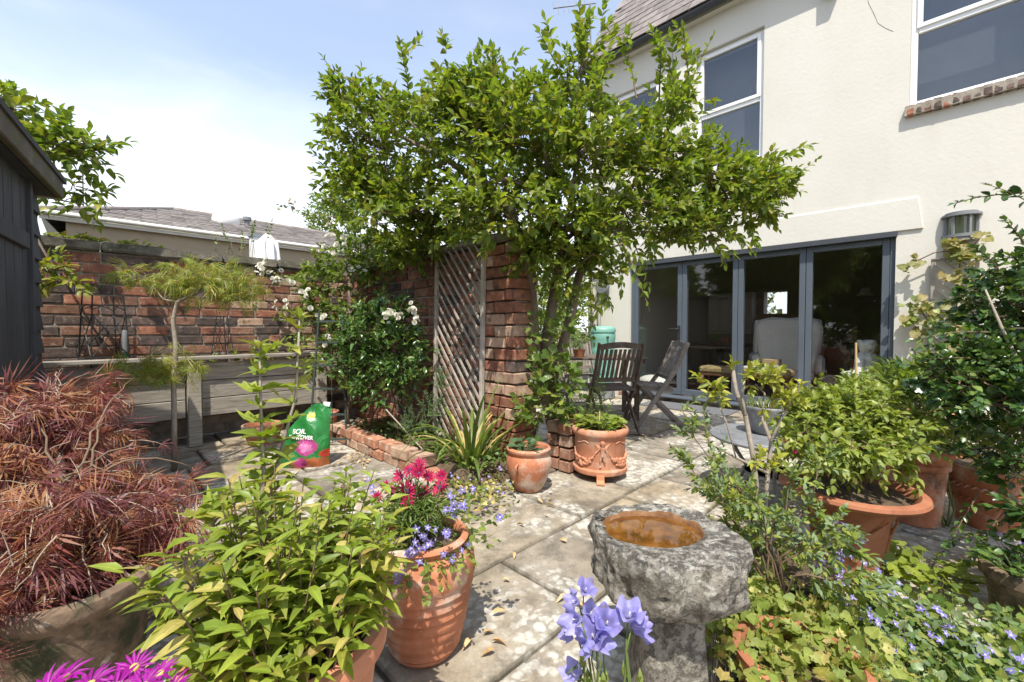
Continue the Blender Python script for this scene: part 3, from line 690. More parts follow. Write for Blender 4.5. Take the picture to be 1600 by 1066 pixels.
# local: x along the face towards the far end, y to the left (into the shed), z up
SHL = 1.55
MB().box((-SHL / 2, .8, 1.0), (SHL - .02, 1.55, 2.0)).obj('carcass', 'shed_paint', shed)
def wb(L):
    pass
for i in range(14):
    z = .03 + i * .145
    b = MB(); e0 = -.27; b.add([(e0, -.026, z), (0, -.026, z), (0, -.006, z + .15), (e0, -.006, z + .15), (e0, .012, z), (0, .012, z), (0, .012, z + .15), (e0, .012, z + .15)], [(0, 1, 2, 3), (4, 7, 6, 5), (0, 4, 5, 1), (1, 5, 6, 2), (3, 2, 6, 7), (0, 3, 7, 4)]); b.obj('board', 'shed_paint', shed)
    b = MB(); b.add([(.0, -.01, z), (0, 1.5, z), (0, 1.5, z + .15), (0, -.01, z + .15), (.024, -.01, z), (.024, 1.5, z), (.008, 1.5, z + .15), (.008, -.01, z + .15)], [(0, 1, 2, 3), (4, 7, 6, 5), (0, 4, 5, 1), (1, 5, 6, 2), (3, 2, 6, 7), (0, 3, 7, 4)]); b.obj('end_board', 'shed_paint', shed)
for i in range(9):
    b = MB().box((-.34 - i * .145, -.012, .98), (.138, .024, 1.94)); b.obj('door_board', 'shed_paint', shed, bevel=.004)
MB().box((-.285, -.03, .98), (.04, .03, 1.96)).obj('door_stile', 'shed_paint', shed, bevel=.004)
MB().box((-.8, -.034, 1.55), (.9, .02, .09)).obj('ledge', 'shed_paint', shed, bevel=.004)
b = MB(); b.box((-.70, -.10, 1.97), (1.55, .035, .13)); b.obj('fascia', 'shed_trim', shed, bevel=.006)
b = MB(); b.box((.09, .70, 1.97), (.03, 1.60, .12)); b.obj('fascia', 'shed_trim', shed, bevel=.006)
b = MB(); b.box((-.70, .68, 2.052), (1.62, 1.62, .03), rot=(R(2), 0, 0)); b.obj('roof', 'felt', shed)
MB().box((-.70, .68, 1.915), (1.52, 1.52, .018)).obj('soffit', 'shed_paint', shed)
# ================================================================== bungalow beyond the wall
bx, by = -.5, 10.5
bung = thing('bungalow', (bx + 3, by, 0), 'low beige bungalow with hipped tile roof beyond the garden wall', 'house')
def B_(b, name, mat, **k):
    b.v = [tuple(Vector(v) - bung.location) for v in b.v]; return b.obj(name, mat, bung, **k)
B_(MB().box((bx + 6.4, by + 3.2, 1.46), (12.2, 6.2, 2.92)), 'wall', 'bungalow_wall')
ez, rz_ = 2.98, 4.05
e = [(bx, by, ez), (bx + 13, by, ez), (bx + 13, by + 6.4, ez), (bx, by + 6.4, ez)]; r1, r2 = (bx + 2.1, by + 3.2, rz_), (bx + 11, by + 3.2, rz_)
b = MB(); b.add(e + [r1, r2], [(0, 1, 5, 4), (1, 2, 5), (2, 3, 4, 5), (3, 0, 4), (0, 3, 2, 1)])
br_ = B_(b, 'roof', 'bungalow_tile')
# courses of tiles as overlapping strips broken into tiles
q = random.Random(9); tm = [MB().box((0, 0, 0), (.235, .25, .018)).mesh('tile', 'bungalow_tile')]
sl2 = math.atan2(rz_ - ez, 3.2); rows = 15; cnt = 0; far_t = MB()
for i in range(rows):
    t = (i + .5) / rows; y = by + 3.2 * t; z = ez + (rz_ - ez) * t; x0 = bx + 2.1 * t + .12
    x = x0 + (i % 2) * .12
    while x < 6.6:
        cnt += 1
        if x > 5.6 or i > 12: far_t.box((x, y, z + .02), (.235, .25, .018), rot=(sl2 - .04, 0, 0))
        else: o = link('tile', tm[0], br_); o.location = Vector((x, y, z + .02 + q.uniform(0, .006))) - bung.location; o.rotation_euler = (sl2 - .04, 0, q.uniform(-.015, .015))
        x += .24
far_t.v = [tuple(Vector(v) - bung.location) for v in far_t.v]; stuff(far_t.obj('tile_field', 'bungalow_tile', br_))
b = MB(); b.tube([(bx - .1, by - .05, ez + .01), (bx + 13.1, by - .05, ez + .0)], .038, 8); B_(b, 'gutter', 'paper', smooth=True)
B_(MB().box((bx + 6.5, by + .02, ez - .06), (13, .03, .08)), 'fascia', 'paper')
b = MB(); b.add([(bx, by, ez - .02), (bx, by + 3, ez - .02), (bx + .35, by + .35, ez - .45), (bx + .35, by + 3, ez - .45)], [(0, 1, 3, 2)]); B_(b, 'soffit', 'paper')
b = MB(); b.tube([(bx, by, ez + .04), r1], .07, 6); b.tube([r1, r2], .075, 6); B_(b, 'ridge_tile', 'bungalow_tile', smooth=True)
p = onY(353, 344, 12.6); b = MB(); b.lathe([(.30, -.25), (.30, .02), (.27, .10), (.17, .17), (.05, .20)], p, 20); b.cur = 0; B_(b, 'roof_light', 'cloth_white', smooth=True)
p = onY(386, 352, 12.6); b = MB(); b.lathe([(.06, -.4), (.06, .12), (.10, .12), (.10, .2), (.02, .22)], p, 12); B_(b, 'vent_pipe', 'plastic_grey')
# far grey roof
fb = thing('house', (-4.6, 18, 0), 'hazy grey slate roofed house far behind the bungalow', 'house')
MB().box((0, 0, 2.2), (5.8, 5, 4.4)).obj('wall', 'far_roof', fb)
b = MB(); b.add([(-3.1, -2.8, 4.2), (3.4, -2.8, 4.2), (3.4, 2.8, 4.2), (-3.1, 2.8, 4.2), (-3.1, 0, 7.0), (2.2, 0, 5.9)], [(0, 1, 5, 4), (1, 2, 5), (2, 3, 4, 5), (3, 0, 4), (0, 3, 2, 1)]); b.obj('roof', 'far_roof', fb)
# ================================================================== wooden planter
PY = 4.72; pl = thing('raised_planter', (.8, PY + .2, 0), 'weathered grey timber raised planter against the brick wall', 'planter')
def L_(b, name, mat, root, parent=None, **k):
    b.v = [tuple(Vector(v) - root.location) for v in b.v]; return b.obj(name, mat, parent or root, **k)
q = random.Random(12)
for (xa, xb) in ((-.9, .62), (.74, 1.74)):
    for i in range(3):
        L_(MB().box(((xa + xb) / 2, PY + .03 + q.uniform(-.003, .003), .335 + i * .163), (xb - xa, .035, .157)), 'board', 'grey_wood', pl, bevel=.004)
for x in (.68, 1.79, -.9): L_(MB().box((x, PY + .0, .39), (.10, .10, .78)), 'post', 'grey_wood', pl, bevel=.005)
for i in range(3): L_(MB().box((1.76, PY + .24, .335 + i * .163), (.035, .36, .157)), 'end_board', 'grey_wood', pl, bevel=.004)
L_(MB().box((.45, PY - .0, .79), (2.86, .15, .03)), 'rail', 'grey_wood', pl, bevel=.004)
L_(MB().box((1.80, PY + .24, .79), (.15, .32, .03)), 'rail', 'grey_wood', pl, bevel=.004)
L_(MB().box((.45, PY + .24, .45), (2.7, .38, .42)), 'soil', 'soil', pl)
# ================================================================== trellis panels
def lattice(root, w, h, step, strip, mat, back=.012):
    """diamond lattice in local x (width), z (height); every slat is a part"""
    for s, off in ((-1, 0), (1, back)):
        k = -h
        while k < w + h:
            a = Vector((k, off, 0)); bb = Vector((k + h * 85, off, h)) if s == 1 else Vector((k - h * .85, off, h))
            if s == -1: a = Vector((k + h * .0, off, 0))
            pts = []
            for t in np.linspace(0, 1, 160):
                p = a.lerp(bb, t)
                if 0 <= p.x <= w: pts.append(p)
            if len(pts) > 4: MB().bar(pts[0], pts[-1], back - .001, strip, up=(1, 0, 0)).obj('slat', mat, root)
            k += step
def trellis(name, loc, rz, w, h, step, strip, fr, mat, label, lean=0, cat='trellis'):
    root = thing(name, loc, label, cat); root.rotation_euler = (lean, 0, rz); lattice(root, w, h, step, strip, mat)
    for x in (-fr / 2, w + fr / 2): MB().box((x, .004, h / 2), (fr, .032, h)).obj('stile', mat, root, bevel=.003)
    for z in (0, h): MB().box((w / 2, .004, z + (fr / 2 if z else -fr / 2)), (w + 2 * fr, .03, fr)).obj('rail', mat, root, bevel=.003)
    return root
# on the pier wall: local x runs towards -Y so that y faces away from the camera
trellis('garden_trellis', (2.20, 3.17, .06), R(-90), .60, 1.68, .088, .017, .032, 'trellis_wood', 'tall diamond lattice trellis leaning against the brick wall beside the pier', lean=R(-1.2))
tp = onX(1462, 400, XH - .05)
trellis('garden_trellis', (XH - .045, tp.y, .62), R(-90), .27, 1.10, .10, .016, .03, 'trellis_wood', 'narrow grey diamond trellis fixed to the cream house wall', lean=0)
# ================================================================== obelisks, tube, ladder
def obelisk(loc, wb_, wt, h, label, sc=1, rz=0):
    root = thing('garden_obelisk', loc, label, 'obelisk', rz=rz)
    C = [(-1, -1), (1, -1), (1, 1), (-1, 1)]
    P = lambda c, t: Vector((c[0], c[1], 0)) * ((wb_ * (1 - t) + wt * t) / 2) + Vector((0, 0, h * t))
    for c in C: MB().tube([P(c, 0), P(c, 1.08)], .0055 * sc, 6).obj('leg', 'black_metal', root)
    for i in range(4):
        c, d = C[i], C[(i + 1) % 4]; m = MB()
        for t0 in (.88,):
            a, b = P(c, t0), P(d, t0); m.tube([a.lerp(b, k / 8) + Vector((0, 0, math.sin(math.pi * k / 8) * .07 * h)) for k in range(9)], .004 * sc, 5)
        a, b = P(c, .18), P(d, .18); m.tube([a.lerp(b, k / 8) - Vector((0, 0, math.sin(math.pi * k / 8) * .06 * h - .04)) for k in range(9)], .004 * sc, 5)
        stuff(m.obj('hoop', 'black_metal', root))
        MB().tube([P(c, .25), P(d, .82)], .0035 * sc, 5).obj('brace', 'black_metal', root); MB().tube([P(d, .25), P(c, .82)], .0035 * sc, 5).obj('brace', 'black_metal', root)
    return root
p = onY(163, 560, 4.95); obelisk((p.x, 4.93, .66), .26, .20, .62, 'wide black metal obelisk standing in the raised planter', rz=.3)
p = onY(347, 552, 4.95); obelisk((p.x, 4.93, .66), .16, .07, .48, 'slim black metal obelisk behind the green maple', .7, rz=.3)
p = onY(196, 570, 4.85); tb = thing('garden_tube', (p.x, 4.86, .655), 'green tube with grey cap standing in the raised planter', 'tube')
MB().lathe([(.014, 0), (.014, .26)], n=14).obj('tube', 'tube_green', tb, ang=40); MB().lathe([(.019, .2), (.020, .26), (.020, .38), (.017, .385)], n=14).obj('cap', 'plastic_grey', tb, ang=40)
lp = G(512, 697); lad = thing('plant_ladder', lp, 'narrow dark metal ladder frame among the roses', 'plant support', rz=R(-45))
for s in (-1, 1): MB().tube([(s * .17, 0, 0), (s * .105, .1, 1.22)], .010, 8).obj('upright', 'iron_green', lad)
for i, z in enumerate((.06, .28, .51, .72, .93, 1.12)):
    k = z / 1.22; w = .17 + (.105 - .17) * k; MB().bar((-w, .1 * k, z), (w, .1 * k, z), .012, .018).obj('rung', 'iron_green', lad)
MB().tube([(0, .1, 0), (0, .1, 1.22)], .004, 5).obj('rod', 'iron_green', lad)
# cane leaning in the bed
a, b_ = G(678, 722, .05), DP(603, 640, 3.3)
tag(MB().tube([a, b_], [.006, .005], 6).obj('garden_cane', 'twig_pale', loc=a), 'bare stick leaning out of the bed by the brick edging', 'cane')
# ================================================================== compost bag
def bagmat():
    m, t = newmat('compost_bag'); g = NT(t); v = g.n('ShaderNodeTexCoord').outputs['Object']
    sp = g.n('ShaderNodeSeparateXYZ', {0: v}); x, z = sp.outputs[0], sp.outputs[2]
    col = g.ramp(g.noise(v, 3, 2), [(.35, (.012, .11, .025)), (.65, (.025, .20, .04))])
    # lower band of printed flowers
    def blob(cx, cz, rx, rz, c, col, rag=.35):
        dx = g.math('DIVIDE', g.math('SUBTRACT', x, cx), rx); dz = g.math('DIVIDE', g.math('SUBTRACT', z, cz), rz)
        d = g.math('ADD', g.math('MULTIPLY', dx, dx), g.math('MULTIPLY', dz, dz))
        d = g.math('ADD', d, g.math('MULTIPLY', g.math('SUBTRACT', g.noise(v, 60, 3), .5), rag * 4))
        return g.mix(g.n('ShaderNodeMapRange', {0: d, 1: 1.1, 2: .8}).outputs[0], col, c4(c))
    col = blob(.06, .03, .15, .05, (.35, .10, .03), col, .6); col = blob(.17, .10, .05, .03, (.45, .04, .02), col)
    col = blob(.03, .16, .085, .062, (.38, .05, .20), col); col = blob(.03, .155, .05, .03, (.50, .16, .33), col, .8); col = blob(.0, .045, .045, .04, (.33, .03, .16), col)
    col = blob(-.125, .115, .04, .022, (.55, .02, .02), col, 0); col = blob(.05, .385, .03, .02, (.75, .62, .03), col, 0)
    nz = g.n('ShaderNodeBump', {'Strength': .6, 'Distance': .02, 'Height': g.noise(v, 14, 4, .5, 1.0)})
    b = g.n('ShaderNodeBsdfPrincipled', {'Base Color': col, 'Roughness': .32, 'Normal': nz.outputs[0]}); t.links.new(b.outputs[0], g.n('ShaderNodeOutputMaterial').inputs[0])
bagmat()
bp = G(476, 728); bag = thing('compost_bag', bp, 'bright green plastic compost bag with flower print slumped on the paving', 'bag', rz=R(-45) + .12)
from mathutils import noise as mno
def bagpt(u, w, side):
    """u -1..1 across, w 0..1 up; side -1 front, 1 back"""
    ed = max(0, 1 - abs(u) ** 3.2); th = .085 * ed * (1 - .86 * w ** 1.6) * (.75 + .25 * min(1, w * 8))
    hh = .47 - .16 * max(0, (-u + .35)) ** 1.1 * (1 if w > .5 else w * 2)      # left shoulder has sagged
    return Vector((u * (.185 - .03 * w * (u < 0)), side * th + .05 * w * w + .006 * math.sin(9 * u + 13 * w) + side * .012 * mno.noise(Vector((u * 3.5, w * 4, side))), w * hh))
nu, nw = 40, 34; b = MB()
for side in (-1, 1):
    vs = [bagpt(-1 + 2 * i / nu, j / nw, side) for i in range(nu + 1) for j in range(nw + 1)]
    fs = [(i * (nw + 1) + j, (i + 1) * (nw + 1) + j, (i + 1) * (nw + 1) + j + 1, i * (nw + 1) + j + 1) for i in range(nu) for j in range(nw)]
    b.add(vs, fs if side < 0 else [f[::-1] for f in fs])
b.obj('sack', 'compost_bag', bag, smooth=True)
def text(body, size, place, mat, parent, name='lettering', bold=.0):
    cu = bpy.data.curves.new('t', 'FONT'); cu.body = body; cu.size = size; cu.align_x = 'CENTER'; cu.offset = bold
    o = bpy.data.objects.new('t', cu); COL.objects.link(o); bpy.context.view_layer.update()
    me = bpy.data.meshes.new_from_object(o); bpy.data.objects.remove(o)
    for v in me.vertices: v.co = place(v.co.x, v.co.y)
    me.materials.clear(); me.materials.append(MATS[mat]); return link(name, me, parent)
def onbag(cx, cz, tilt=0):
    def f(x, y):
        xx = cx + x * math.cos(tilt) - y * math.sin(tilt); zz = cz + x * math.sin(tilt) + y * math.cos(tilt)
        u = max(-.98, min(.98, xx / .185)); p = bagpt(u, zz / .47, -1); return Vector((xx, p.y - .012, zz))
    return f
text('SOIL', .045, onbag(-.02, .262, -.08), 'cloth_white', bag, bold=.001); text('IMPROVER', .038, onbag(-.005, .222, -.08), 'cloth_white', bag, bold=.001)
b = MB(); b.box((.155, .045, .465), (.05, .02, .03), rot=(0, R(10), 0)); b.obj('seal_tag', 'cloth_white', bag)
# ================================================================== pots
def pot(name, loc, prof, mat, label, n=48, soil=None, parts=None, fn=None, rz=0, wall=.018):
    root = thing(name, loc, label, 'pot', rz=rz)
    top = prof[-1]; ins = [(top[0] - wall * .6, top[1] + .002), (top[0] - wall, top[1] - .01), (prof[-2][0] - wall if prof[-2][0] < top[0] + .02 else top[0] - wall * 1.4, top[1] - .05)]
    sr, sz = soil or (top[0] - wall * 1.35, top[1] - .045)
    MB().lathe(prof + ins[:2] + [(sr, sz - .01)], n=n, fn=fn).obj('body', mat, root, ang=42)
    q_ = random.Random(len(label)); m = MB(); k = 20
    vs = [(0, 0, sz + .012)] + [(sr * r_ * math.cos(2 * math.pi * j / k), sr * r_ * math.sin(2 * math.pi * j / k), sz + .010 * (1 - r_) + q_.uniform(-.004, .004)) for r_ in (.5, 1.01) for j in range(k)]
    m.add(vs, [(0, 1 + j, 1 + (j + 1) % k) for j in range(k)] + [(1 + j, 1 + k + j, 1 + k + (j + 1) % k, 1 + (j + 1) % k) for j in range(k)]); m.obj('soil', 'soil', root, smooth=True)
    return root
def band(root, r, z, t, mat, name='band', n=48):
    b = MB(); pr = [(r - .004, z - t), (r + t * .6, z - t * .7), (r + t, z), (r + t * .6, z + t * .7), (r - .004, z + t)]
    b.lathe(pr, n=n); return b.obj(name, mat, root, smooth=True)
def ropeband(root, r, z, t, mat, n=44):
    b = MB(); N = n * 6
    pts = [Vector(((r + t * .3 + t * .45 * math.cos(j * 2 * math.pi * n / N)) * math.cos(2 * math.pi * j / N), (r + t * .3 + t * .45 * math.cos(j * 2 * math.pi * n / N)) * math.sin(2 * math.pi * j / N), z + t * .5 * math.sin(j * 2 * math.pi * n / N))) for j in range(N + 1)]
    b.tube(pts, t * .55, 5, cap=False); return b.obj('rope_band', mat, root, smooth=True)
# tall ribbed pot in the foreground
POT1 = G(664, 1008)
rib = lambda v, th, k: v
pr = [(.100, 0), (.112, .015)] + [(.112 + .052 * (i / 22) ** .8 + (.0034 if i % 3 == 1 else -.0022 if i % 3 == 0 else 0), .02 + .24 * i / 22) for i in range(23)] + [(.166, .285), (.163, .31), (.150, .332), (.136, .345), (.132, .352), (.140, .362), (.146, .372), (.138, .380)]
pot('terracotta_pot', POT1, pr, 'terracotta', 'tall ribbed terracotta pot holding cerise daisies and lilac bellflowers', soil=(.12, .355))
# large bowl with the light green perennial
POT2 = Vector((.30, .98, 0))
pr = [(r_ * .77, z_) for r_, z_ in [(.16, 0), (.175, .01), (.21, .18), (.235, .34), (.238, .352), (.262, .358), (.266, .39), (.258, .402), (.246, .404)]]
pot('terracotta_pot', POT2, pr, 'terracotta_new', 'large wide terracotta pot full of light green leafy stems', soil=(.172, .365), wall=.02)
# pot of the red maple
POT3 = G(112, 905, .36); POT3.z = 0
pr = [(.12, 0), (.135, .01), (.155, .15), (.165, .30), (.178, .31), (.184, .335), (.178, .355), (.165, .36)]
pot('terracotta_pot', POT3, pr, 'terracotta_old', 'mossy old clay pot under the red maple', soil=(.148, .32), wall=.02)
# small round pot
POT4 = G(826, 764)
pr = [(.075, 0), (.085, .005), (.115, .06), (.142, .14), (.150, .18), (.145, .215), (.132, .238), (.137, .25), (.146, .262), (.146, .275), (.138, .282)]
p4 = pot('terracotta_pot', POT4, pr, 'terracotta', 'small round-bellied terracotta pot beside the brick pier', soil=(.122, .245))
b = MB()
for s in (0, 1): a = R(195 + s * 180); c = Vector((math.cos(a), math.sin(a), 0)); b = MB(); b.tube([c * .145 + Vector((0, 0, .20)), c * .17 + Vector((0, 0, .195)), c * .172 + Vector((0, 0, .17)), c * .147 + Vector((0, 0, .155))], .008, 8); b.obj('lug', 'terracotta', p4, smooth=True)
# cherub pot on feet
POT5 = G(937, 742)
pr = [(.165, .045), (.188, .048), (.192, .06), (.192, .078), (.182, .086), (.178, .09), (.178, .29), (.184, .30), (.197, .315), (.201, .335), (.196, .352), (.188, .358)]
p5 = pot('terracotta_pot', POT5, pr, 'terracotta_new', 'cylindrical terracotta pot with cherub and garland relief on three clay feet', soil=(.168, .325), n=64)
tocam = math.atan2(-POT5.y, -POT5.x)
for a in (-.02, 2.1, -2.1):
    th = tocam + a + .05; u_ = Vector((math.cos(th), math.sin(th), 0)); v_ = Vector((-u_.y, u_.x, 0)); b = MB()
    out = [(.13, 0), (.20, 0), (.222, 0), (.222, .012), (.205, .03), (.205, .062), (.195, .062), (.19, .046), (.13, .046)]
    vs = [u_ * r_ + v_ * (s * .026) + Vector((0, 0, z_)) for s in (-1, 1) for r_, z_ in out]; k = len(out)
    b.add(vs, [tuple(range(k)), tuple(range(k, 2 * k))[::-1]] + [(i, k + i, k + (i + 1) % k, (i + 1) % k) for i in range(k)]); b.obj('foot', 'clay_foot', p5, bevel=.002)
def cyl(a, z, r=.180): th = tocam + a; return Vector((r * math.cos(th), r * math.sin(th), z))     # a = arc / radius, + is to the right seen from the camera
def relief(balls, name, parent, mat, vox=.003):
    b = MB()
    for c, r_, sc in balls: b.ball(c, r_, 10, 8, sc)
    o = b.obj(name, mat, parent, smooth=True); m = o.modifiers.new('fuse', 'REMESH'); m.mode = 'VOXEL'; m.voxel_size = vox; m.use_smooth_shade = True
    sm_ = o.modifiers.new('soft', 'SMOOTH'); sm_.factor = .5; sm_.iterations = 3; return o
def limb(p, q_, r0, r1, n=7): return [(Vector(p).lerp(Vector(q_), i / n), r0 + (r1 - r0) * i / n, (1, 1, 1)) for i in range(n + 1)]
c = lambda x, z, d=0: cyl(.10 + x / .18, z, .181 + d)
ch = [(c(0, .275, .010), .0175, (1, 1, 1.1)), (c(0, .262, .014), .012, (1, 1, 1))]
ch += limb(c(0, .253), c(0, .24), .008, .015, 3) + limb(c(0, .24, .006), c(0, .205, .006), .018, .015, 5) + limb(c(0, .205, .006), c(0, .19, .006), .016, .016, 3)
ch += limb(c(-.015, .243), c(-.032, .218), .0075, .006) + limb(c(-.032, .218), c(-.05, .205), .006, .005) + limb(c(.015, .243), c(.03, .215), .0075, .006) + limb(c(.03, .215), c(.038, .188), .006, .005)
ch += limb(c(-.008, .19, .004), c(-.014, .155, .006), .011, .0075) + limb(c(-.014, .155, .004), c(-.010, .118), .0075, .005) + limb(c(-.010, .117), c(-.016, .112, .006), .006, .006, 3)
ch += limb(c(.008, .19, .004), c(.012, .155, .008), .011, .0075) + limb(c(.012, .155, .006), c(.018, .125), .0075, .005)
relief(ch, 'cherub_relief', p5, 'terracotta_new')
for s in (-1, 1):
    wg = []
    for k in range(4): wg += limb(c(s * .014, .247 - .004 * k), c(s * (.05 - .007 * k), .268 - .013 * k), .005, .004, 6)
    relief(wg, 'wing_relief', p5, 'terracotta_new')
q = random.Random(4)
for s in (-1, 1):
    gl = []
    for k in range(34):
        t = k / 33; x = s * (.045 + .21 * t); sag = .205 - .075 * math.sin(math.pi * min(1, max(0, t))) ** .8
        fat = .4 + 1.5 * math.sin(math.pi * t) ** 2
        gl.append((c(x, sag, 0), .006, (1, 1, 1)))
        if fat > .7:
            for j in range(3): gl.append((c(x + q.uniform(-.012, .012), sag + q.uniform(-.016, .016) * fat, .003), .0075 + .003 * q.random(), (1, 1, 1)))
    relief(gl, 'garland_relief', p5, 'terracotta_new')
    rb = []
    for k in range(16): t = k / 15; rb.append((c(s * (.10 + .09 * t), .268 + .012 * math.sin(t * 5) * (1 - t * .5), 0), .0045, (1, 1, 1)))
    relief(rb, 'ribbon_relief', p5, 'terracotta_new')
# pot half hidden behind the cherub pot
pr = [(.10, 0), (.11, .005), (.135, .26), (.15, .27), (.152, .33), (.145, .335)]
pB = DP(908, 700, 3.55); POT6 = Vector((pB.x, pB.y, 0))
pot('terracotta_pot', POT6, pr, 'terracotta_dark', 'plain terracotta pot standing behind the cherub pot')
# wide bell pot with rolled rim on the right
POT7 = Vector((2.34, .262, 0))
pr = [(r_ * .84, z_ * .92) for r_, z_ in [(.118, 0), (.128, .006), (.131, .02), (.128, .03), (.134, .045), (.130, .055), (.136, .07), (.150, .16), (.170, .26), (.19, .315), (.215, .345), (.262, .362), (.300, .372), (.312, .386), (.308, .400), (.292, .405)]]
p7 = pot('terracotta_pot', POT7, pr, 'terracotta_dark', 'bell-shaped terracotta pot with very wide rolled rim and swag relief', soil=(.205, .342), wall=.025, n=64)
tocam7 = math.atan2(-POT7.y, -POT7.x)
def bell(a, z):
    r_ = (.136 + (z - .07) * .19 + max(0, z - .24) * .35) * .84; th = tocam7 + a; return Vector(((r_ + .002) * math.cos(th), (r_ + .002) * math.sin(th), z * .92))
for s0 in (-1.35, .18, 1.7):
    sw = []
    for s in (-1, 1):
        for k in range(16): t = k / 15; sw.append((bell(s0 + s * .62 * t, .215 + .09 * t ** 2), .008 - .002 * t, (1, 1, 1)))
    relief(sw, 'swag_relief', p7, 'terracotta_dark')
    tw = []
    for k in range(26): z = .21 - .11 * k / 25; tw.append((bell(s0 + .05 * math.sin(k * 1.3), z), .009, (1, 1, .7))); tw.append((bell(s0 - .05 * math.sin(k * 1.3), z), .009, (1, 1, .7)))
    relief(tw, 'tassel_relief', p7, 'terracotta_dark')
# others on the right
pP = DP(1425, 800, 2.35); POT8 = Vector((pP.x, pP.y, 0))
pr = [(.10, 0), (.115, .006), (.13, .2), (.138, .30), (.15, .31), (.15, .335), (.138, .345), (.145, .36), (.16, .372), (.164, .40), (.155, .412)]
pot('terracotta_pot', POT8, pr, 'terracotta', 'tall terracotta pot with moulded collar behind the bell pot')
POT9 = G(1556, 822)
pr = [(.14, 0), (.15, .006), (.178, .10), (.20, .17), (.222, .25), (.234, .29), (.246, .30), (.25, .325), (.242, .335)]
p9 = pot('terracotta_pot', POT9, pr, 'terracotta', 'broad terracotta pot with two rope bands near the right edge', soil=(.215, .30), wall=.022)
ropeband(p9, .196, .165, .012, 'terracotta'); ropeband(p9, .216, .232, .012, 'terracotta')
pP = DP(1232, 900, 1.62); POT10 = Vector((pP.x, pP.y, 0))
pr = [(.11, 0), (.13, .006), (.155, .08), (.158, .12), (.168, .125), (.17, .155), (.162, .16)]
pot('terracotta_pot', POT10, pr, 'terracotta_old', 'low stained clay pot holding the yellow-leaved shrub')
POT11 = Vector((1.30, .24, 0))
pr = [(.10, 0), (.11, .006), (.14, .16), (.15, .165), (.155, .20), (.147, .205)]
pot('terracotta_pot', POT11, pr, 'terracotta_dark', 'terracotta pot under the yellow-green leaves beside the stone bird bath')
pP = DP(1612, 960, 1.5); POT12 = Vector((pP.x, pP.y, 0))
pr = [(.08, 0), (.095, .006), (.11, .13), (.12, .16), (.13, .165), (.13, .20), (.12, .205)]
pot('terracotta_pot', POT12, pr, 'terracotta_old', 'dark weathered clay pot low at the right edge')
# pots by the planter, by the door
pP = onY(411, 690, 4.38); POT13 = Vector((pP.x, 4.38, 0))
pr = [(.11, 0), (.12, .005), (.155, .13), (.168, .135), (.172, .175), (.165, .18)]
pt = pot('terracotta_pot', POT13, pr, 'terracotta', 'shallow terracotta pot tucked under the wooden planter')
pP = DP(508, 660, 4.15); POT14 = Vector((pP.x, pP.y, 0))
pr = [(.08, 0), (.09, .005), (.11, .2), (.125, .205), (.127, .25), (.12, .255)]
pot('terracotta_pot', POT14, pr, 'terracotta', 'plain terracotta pot behind the metal ladder frame')
for i, (px, X, h, lab) in enumerate(((1305, 5.35, .20, 'terracotta pot of petunias in front of the glass doors'), (1458, 5.5, .30, 'terracotta pot against the house wall under the narrow trellis'), (1340, 5.2, .17, 'terracotta pot holding the bamboo cane before the doors'))):
    r_ = (px - 800) / FPX; Y = X * (1 - r_) / (1 + r_); P_ = Vector((X, Y, 0))
    pot('terracotta_pot', P_, [(.10, 0), (.115, .006), (.15, h - .05), (.165, h - .045), (.168, h - .005), (.16, h)], 'terracotta', lab)
    if i == 0: POTP = P_
    if i == 1: POTW = P_
    if i == 2: POTC = P_
# pot hidden under the magenta daisies
POTM = DP(140, 1066, .66); POTM.z = 0
pot('terracotta_pot', POTM, [(.07, 0), (.08, .005), (.105, .2), (.115, .205), (.118, .24), (.11, .245)], 'terracotta', 'terracotta pot of magenta daisies at the bottom left corner')
# metal leaf-embossed planter on the cafe table, stone beside it
TBL = G(1206, 681, .385)
tab = thing('cafe_table', (TBL.x, TBL.y, 0), 'low round grey metal garden table with pierced top', 'table')
pr = [(.02, .352), (.30, .352), (.338, .362), (.352, .372), (.352, .38), (.344, .386), (.318, .386), (.312, .381), (.292, .381), (.286, .386), (.02, .386)]
MB().lathe(pr, n=64).obj('table_top', 'zinc', tab, ang=35)
for i in range(3):
    a = R(200 + 120 * i); c_ = Vector((math.cos(a), math.sin(a), 0)); b = MB()
    b.tube([c_ * .26 + Vector((0, 0, .352)), c_ * .22 + Vector((0, 0, .25)), c_ * .15 + Vector((0, 0, .16)), c_ * .19 + Vector((0, 0, .07)), c_ * .28 + Vector((0, 0, .008))], [.016, .014, .012, .012, .014], 8); b.obj('leg', 'zinc', tab, smooth=True)
MB().lathe([(.155, .155), (.163, .160), (.155, .165), (.147, .160), (.155, .155)], n=30).obj('ring_brace', 'zinc', tab, smooth=True)
pp = G(1200, 676, .39); mpot = thing('metal_planter', (pp.x, pp.y, .388), 'grey leaf-embossed metal planter on the cafe table', 'planter')
emb = lambda v, th, k: Vector((v.x, v.y, v.z)) * 1.0 + Vector((math.cos(th), math.sin(th), 0)) * (.006 * abs(math.sin(th * 6 + v.z * 14)) if .02 < v.z < .17 else 0)
MB().lathe([(.085, 0), (.095, .006), (.11, .04), (.125, .08), (.136, .12), (.142, .16), (.148, .172), (.142, .178), (.13, .172), (.128, .15)], n=96, fn=emb).obj('body', 'zinc', mpot, smooth=True)
MB().lathe([(.128, .148), (.05, .158)], n=20).obj('soil', 'soil', mpot)
pp = G(1252, 690, .39); st = MB(); st.ball((0, 0, .05), .075, 18, 12, (1.1, .9, .72))
qs = random.Random(2); st.v = [tuple(Vector(v) * (1 + qs.uniform(-.03, .03))) for v in st.v]
o = st.obj('pale_stone', 'cloth_white', smooth=True); o.location = (pp.x, pp.y, .391); tag(o, 'pale rounded stone on the cafe table beside the metal planter', 'stone')
